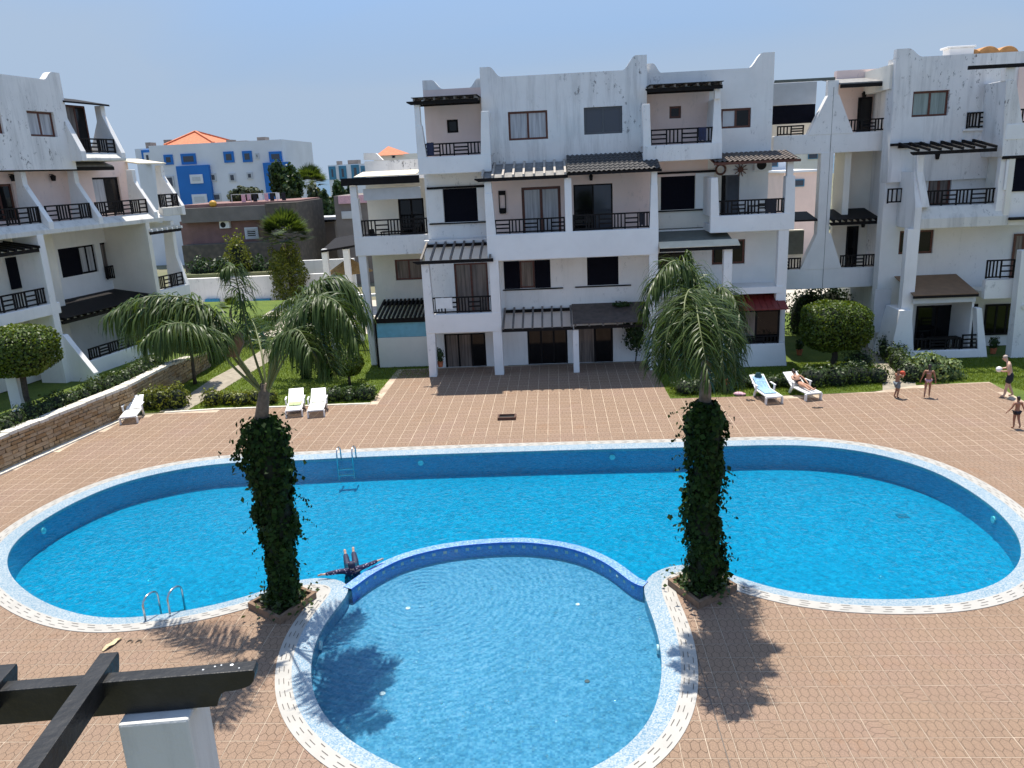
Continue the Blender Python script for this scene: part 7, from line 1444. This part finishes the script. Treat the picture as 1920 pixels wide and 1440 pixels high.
for r in ((631, 302, 637, 310), (652, 300, 672, 309)): bbox(B2, 'roof_box', r, 153, 2, 'concrete', 10)
B3 = thing('house', 'pale house with a small terracotta hip roof behind the awning wing', 'house', (-16, 75, 0)); Y3 = 75; bbox(B3, 'wall', (702, 289, 790, 340), Y3, 8, 'cream', -.1); rc = f.rect(704, 275, 757, 291, Y3); ap = f.px(728, 274, Y3 + 3); P4 = [(rc[0], Y3 - .3), (rc[1], Y3 - .3), (rc[1], Y3 + 6), (rc[0], Y3 + 6)]; mb = MB()
for i in range(4): a, c = P4[i], P4[(i + 1) % 4]; mb.poly([(*a, rc[2]), (*c, rc[2]), (ap[0], Y3 + 3, ap[1])])
mb.build('hip_roof', M['terracotta'], B3); bwin(B3, (735, 291, 742, 297), Y3, 'roller', 'glass', .05)
# pink and stone house
HP = thing('house', 'dusty pink house with grey concrete roof band and rubble stone end', 'house', (-30, 70, 0)); YP = 70
bbox(HP, 'wall', (340, 412, 505, 462), YP, 8, 'pinkwall', -.1); bbox(HP, 'roof_band', (338, 388, 505, 415), YP - .7, 9.5, 'concrete'); bbox(HP, 'stone_end', (503, 380, 562, 500), YP - 1.5, 8, 'rubble', -.1); bbox(HP, 'stone_base', (345, 457, 512, 520), YP - 1.6, 1.5, 'rubble', -.1); bbox(HP, 'roof_slab', (340, 380, 558, 386), YP, 7, 'pinkwall')
bwin(HP, (460, 426, 485, 448), YP, 'twhite', 'glass', .25); mb = MB(f); rc = f.rect(463, 429, 484, 446, YP)
for k in range(6): z_ = rc[2] + (rc[3] - rc[2]) * k / 5; mb.box(rc[0], rc[1], YP - .24, YP - .2, z_ - .03, z_ + .03)
mb.build('window_grille', M['roller'], HP)
q = f.px(424, 421, YP); ac = thing('air_conditioner', 'white air conditioner on the dusty pink house wall', 'air conditioner', (q[0], YP - .2, q[1])); MB(f).box(q[0] - .45, q[0] + .45, YP - .4, YP - .01, q[1] - .3, q[1] + .3).build('case', M['white'], ac); MB().tube([(q[0] - .12, YP - .42, q[1]), (q[0] - .12, YP - .39, q[1])], .24, 18).build('fan_grille', M['dark'], ac)
# laundry line on its roof
Zr = f.px(480, 381, YP + 1)[1]; xs_ = [f.px(x_, 370, YP + 1)[0] for x_ in (434, 470, 520)]
o = thing('clothes_line', 'washing line frame on the flat roof of the pink house', 'clothes line', (xs_[1], YP + 1, Zr))
for x_ in xs_: MB().tube([(x_, YP + 1, Zr - .1), (x_, YP + 1, Zr + .85)], .03, 6).build('post', M['roller'], o)
MB().tube([(xs_[0], YP + 1, Zr + .83), (xs_[2], YP + 1, Zr + .83)], .02, 5).build('line', M['roller'], o)
for k, (mt, h_, lb) in enumerate((('pinkcloth', .7, 'pink garment'), ('pinkcloth', .5, 'short pink garment'), ('blackcloth', .8, 'long black garment'), ('plastic', .6, 'white cloth'), ('pinkcloth', .65, 'wide pink cloth'), ('blackcloth', .85, 'black trousers'), ('plastic', .55, 'small white towel'), ('blackcloth', .7, 'dark shirt'))):
    x_ = xs_[0] + .9 + k * .52; mb = MB(); n_ = 6
    pts = [(x_ + .36 * j / n_, Zr + .82) for j in range(n_ + 1)] + [(x_ + .36 - .36 * j / n_ + random.uniform(-.03, .03), Zr + .82 - h_ + random.uniform(-.04, .04)) for j in range(n_ + 1)]; mb.prism_uz(pts, YP + .985, YP + 1.015); tag(mb.build('laundry', M[mt]), lb + ' pegged on the rooftop washing line, number of pegs unseen'.replace(', number of pegs unseen', ''), 'laundry', 'washing on the roof line')
q = f.px(395, 384, YP - .5); tag(MB().ball((q[0], YP, Zr + .15), .35, .3, .3, 10, 7).build('plastic_tub', simple('yellow_plastic', (0.55, 0.30, 0.03), .5), smooth=True), 'yellow tub on the roof edge of the pink house', 'tub')
# white garden wall with blue stripes, pavilion, sheds
GWt = thing('garden_wall', 'long white garden wall with blue blocks along its foot', 'wall', (-20, 62, 0)); bbox(GWt, 'wall', (340, 518, 625, 575), 62, .4, 'white', -.1); M['bluekerb'] = simple('blue_paint', (0.03, 0.22, 0.38), .7, .2, 2)
for x0, x1 in ((384, 410), (475, 506), (330, 350), (560, 590)): bbox(GWt, 'blue_block', (x0, 561, x1, 570), 61.7, .28, 'bluekerb')
bbox(GWt, 'rear_wall', (556, 487, 665, 530), 66, .4, 'white', -.1); bbox(GWt, 'planter_bed', (340, 513, 510, 560), 62.5, 3.5, 'earth', -.1)
PV = thing('pavilion', 'open pavilion with a sloping dark roof beside the awning wing', 'pavilion', (-13, 56, 0)); YV = 56; a, c = atY(602, 470, YV), atY(668, 452, YV); mb = MB(); mb.hexa([(a.x, YV, a.z - .15), (c.x + 2, YV, c.z - .15), (c.x + 2, YV + 4, c.z + .4), (a.x, YV + 4, a.z + .4), (a.x, YV, a.z), (c.x + 2, YV, c.z), (c.x + 2, YV + 4, c.z + .55), (a.x, YV + 4, a.z + .55)]); mb.build('roof', M['wood'], PV)
for x_ in (610, 650): q = atY(x_, 480, YV + .3); MB().box(q.x - .2, q.x + .2, YV + .1, YV + .5, 0, q.z + .5).build('post', M['white'], PV)
TH = thing('thatched_shade', 'straw thatched roof behind the awning wing pillars', 'thatch', (-11, 58, 0)); q = atY(655, 500, 58); mb = MB(); n_ = 16
M['straw'] = simple('straw', (0.42, 0.24, 0.08), .95, .3, 6, .5)
for k in range(n_): a, c = 2 * math.pi * k / n_, 2 * math.pi * (k + 1) / n_; mb.poly([(q.x + 1.7 * math.cos(a), 58 + 1.7 * math.sin(a), q.z - .4), (q.x + 1.7 * math.cos(c), 58 + 1.7 * math.sin(c), q.z - .4), (q.x, 58, q.z + .7)])
mb.build('thatch', M['straw'], TH); MB().tube([(q.x, 58, 0), (q.x, 58, q.z + .5)], .1, 8).build('post', M['bark'], TH)
for px, lb in (((588, 391), 'small straw parasol by the sheds, alone among bushes'), ((617, 392), 'small straw parasol by the dark trees'), ((608, 403), 'small straw parasol nearest the flat shed roof')):
    q = atY(*px, 85); o = thing('straw_parasol', lb, 'parasol', (q.x, 85, 0), 'straw parasols beyond the sheds'); mb = MB()
    for k in range(12): a, c = 2 * math.pi * k / 12, 2 * math.pi * (k + 1) / 12; mb.poly([(q.x + .9 * math.cos(a), 85 + .9 * math.sin(a), q.z - .25), (q.x + .9 * math.cos(c), 85 + .9 * math.sin(c), q.z - .25), (q.x, 85, q.z + .25)])
    mb.build('straw_top', M['capstone'], o); MB().tube([(q.x, 85, 0), (q.x, 85, q.z)], .06, 6).build('pole', M['bark'], o)
SHD = thing('shed', 'flat roofed grey shed behind the fan palm', 'shed', (-25, 80, 0)); bbox(SHD, 'wall', (563, 417, 628, 440), 80, 5, 'concrete', -.1); bbox(SHD, 'roof', (560, 408, 630, 413), 79.5, 6, 'roller')
H4 = thing('house', 'small brown unfinished house with a pink parapet beside the awning wing', 'house', (-17, 72, 0)); bbox(H4, 'wall', (630, 366, 700, 460), 72, 8, 'concrete', -.1); bbox(H4, 'parapet', (634, 366, 700, 381), 71.7, .28, 'pinkcloth'); bwin(H4, (641, 396, 664, 410), 72, 'roller', 'roller', .05)
BN = thing('park_bench', 'dark slatted bench on the paved court behind the lawn', 'bench', tuple(ground(462, 612))); q = ground(462, 610)
for z_, y_ in ((.45, 0), (.45, .18), (.62, .32), (.80, .36)): MB().box(q.x - .9, q.x + .9, q.y + y_, q.y + y_ + .12, z_ - .02, z_ + .03).build('slat', M['wood'], BN)
for s in (-.8, .8): MB().box(q.x + s - .04, q.x + s + .04, q.y, q.y + .42, 0, .43).build('leg', M['wood'], BN)
# houses seen through the gap beside the wing
for r, Yq, mt, lb in (((1430, 285, 1482, 420), 85, 'twhite', 'white house with a teal window seen through the gap'), ((1468, 322, 1540, 420), 78, 'pinkp', 'pinkish low house seen through the gap under the gallery'), ((1500, 270, 1560, 420), 110, 'cream', 'cream block far behind the gallery gap')):
    o = thing('house', lb, 'house', (25, Yq, 0)); bbox(o, 'wall', r, Yq, 8, mt, -.1); w_ = (r[2] - r[0]); bwin(o, (r[0] + w_ * .25, r[1] + 14, r[0] + w_ * .55, r[1] + 28), Yq, 'tteal', 'tint', .1); bbox(o, 'roof_edge', (r[0] - 2, r[1] - 3, r[2] + 2, r[1] + 1), Yq - .2, 8.4, 'twhite')

# ================================================================ things on the balconies
def chair(px, Y, mat, label, rz=0, group='balcony chairs', z=None):
    q = atY(*px, Y); z0 = q.z if z is None else z; o = thing('chair', label, 'chair', (q.x, Y, z0), group); c, s_ = math.cos(rz), math.sin(rz)
    def P_(x, y, zz): return (q.x + x * c - y * s_, Y + x * s_ + y * c, z0 + zz)
    mb = MB(); mb.hexa([P_(-.23, -.22, .42), P_(.23, -.22, .42), P_(.23, .22, .42), P_(-.23, .22, .42), P_(-.23, -.22, .46), P_(.23, -.22, .46), P_(.23, .22, .46), P_(-.23, .22, .46)]); mb.build('seat', M[mat], o)
    mb = MB(); mb.hexa([P_(-.22, .19, .46), P_(.22, .19, .46), P_(.22, .23, .46), P_(-.22, .23, .46), P_(-.2, .27, .88), P_(.2, .27, .88), P_(.2, .31, .88), P_(-.2, .31, .88)]); mb.build('backrest', M[mat], o)
    for a in (-.19, .19):
        for b_ in (-.18, .18): MB().bar(P_(a, b_, 0), P_(a, b_, .43), .04, .04, up=(0, 1, 0)).build('leg', M[mat], o)
def table(px, Y, mat, label, w_=.9, z=None):
    q = atY(*px, Y); z0 = q.z if z is None else z; o = thing('table', label, 'table', (q.x, Y, z0)); MB().box(q.x - w_ / 2, q.x + w_ / 2, Y - .35, Y + .35, z0 + .70, z0 + .74).build('tabletop', M[mat], o)
    for a in (-1, 1):
        for b_ in (-.3, .3): MB().box(q.x + a * (w_ / 2 - .06) - .025, q.x + a * (w_ / 2 - .06) + .025, Y + b_ - .025, Y + b_ + .025, z0, z0 + .70).build('leg', M[mat], o)
def towel_on_rail(px, Y, mat, label, w_=.45, h_=.55):
    q = atY(*px, Y); mb = MB(); n_ = 6
    for side_, hh in ((-.02, h_), (.10, h_ * .7)):
        for j in range(n_):
            x0, x1 = q.x - w_ / 2 + w_ * j / n_, q.x - w_ / 2 + w_ * (j + 1) / n_; y0 = Y + side_ + .012 * math.sin(j * 1.7); y1 = Y + side_ + .012 * math.sin((j + 1) * 1.7); mb.poly([(x0, y0, q.z + .012), (x1, y1, q.z + .012), (x1, y1, q.z - hh + .02 * math.sin(j)), (x0, y0, q.z - hh + .02 * math.sin(j - 1))])
    for j in range(n_): x0, x1 = q.x - w_ / 2 + w_ * j / n_, q.x - w_ / 2 + w_ * (j + 1) / n_; mb.poly([(x0, Y - .02 + .012 * math.sin(j * 1.7), q.z + .012), (x1, Y - .02 + .012 * math.sin((j + 1) * 1.7), q.z + .012), (x1, Y + .10 + .012 * math.sin((j + 1) * 1.7), q.z + .012), (x0, Y + .10 + .012 * math.sin(j * 1.7), q.z + .012)])
    o = mb.build('hanging_towel', M[mat]); md = o.modifiers.new('t', 'SOLIDIFY'); md.thickness = .012; tag(o, label, 'towel')
towel_on_rail((806, 268), TO + .1, 'navycloth', 'dark cloth on the top balcony rail next to the tiny square window', .32); towel_on_rail((1317, 239), TO + .1, 'navycloth', 'dark cloth on the top balcony rail beside the half shuttered window', .34); towel_on_rail((1204, 401), FR + .12, 'blackcloth', 'black cloth at the end of the rail before the sliding door', .25, .5); towel_on_rail((832, 559), FR + .12, 'plastic', 'white cloth drying on the lower balcony rail', .8, .5); towel_on_rail((1446, 374), FB + .12, 'blackcloth', 'black cloth over the rail under the brown tiled canopy', .5, .6)
zb_ = b2[2] + .36; chair((1100, 430), 37.6, 'wood', 'dark chair on the balcony before the sliding door', .4, z=zb_); table((1125, 430), 37.4, 'wood', 'dark table on the balcony before the sliding door', .8, zb_)
zb_ = bl[2] + .36; table((735, 430), 40.2, 'wood', 'dark table on the awning balcony', 1.1, zb_); chair((705, 430), 40.2, 'wood', 'dark chair at the narrow end of the awning balcony table', 1.2, z=zb_); chair((768, 430), 40.1, 'wood', 'dark chair between the table and the awning balcony door', -1.2, z=zb_)
zb_ = b5[2] + .36; table((1425, 390), 37.9, 'wood', 'dark table under the brown tiled canopy', 1.0, zb_); chair((1395, 390), 37.9, 'wood', 'dark chair near the louvred door', 1.4, z=zb_)
table((1770, 640), 37.9, 'wood', 'dark table on the terrace under the tan awning', 1.4, .05); chair((1740, 640), 38.1, 'wood', 'dark chair on the terrace under the tan awning', 1.0, z=.05)
def pot_plant(px, Y, z, label, h_=.5, mat='tree'):
    q = atY(*px, Y); o = thing('potted_plant', label, 'potted plant', (q.x, Y, z)); MB().tube([(q.x, Y, z), (q.x, Y, z + .28)], [.11, .16], 12).build('pot', M['terracotta'], o); n_ = 260; c_, d_ = blob_pts((q.x, Y, z + .28 + h_ * .5), .22, .22, h_ * .6, n_, 2, .3, q.x, .2); leaves('leaves', c_, d_, .12, M[mat], o)['kind'] = 'stuff'
pot_plant((818, 575), 37.1, b1[2] + .36, 'potted plant in the corner of the lower left balcony', .6); pot_plant((930, 430), 37.2, b2[2] + .36, 'small potted plant under the hanging wall rack', .4); pot_plant((1500, 640), 38.6, 0, 'potted plant beside the red roofed sun room', .5); pot_plant((1862, 660), 37.6, 0, 'potted plant in front of the wing corner window', .5)
q = atY(1190, 640, WA); o = thing('climbing_plant', 'dark creeper hanging in the corner of the ground floor patio', 'climbing plant', (q.x, WA - .1, 0)); c_, d_ = blob_pts((q.x, WA - .45, 1.55), .55, .35, 1.0, 1500, 2, .3, 1, .3); leaves('leaves', c_, d_, .13, M['tree'], o)['kind'] = 'stuff'; MB().tube([(q.x, WA - .35, 0), (q.x + .1, WA - .3, 1.0), (q.x, WA - .4, 2.0)], .03, 6).build('stem', M['bark'], o)
q = atY(1165, 572, 37.9); o = thing('roof_weed', 'tuft of weeds growing on the brown patio canopy', 'plant', (q.x, 37.9, q.z)); zz = zg + (zgb - zg) * (37.9 - FR + .1) / (WA + .18 - FR) + .16; c_, d_ = blob_pts((q.x, 37.9, zz + .12), .45, .2, .16, 260, 2, .3, 1, .3); leaves('leaves', c_, d_, .12, M['tree'], o)['kind'] = 'stuff'
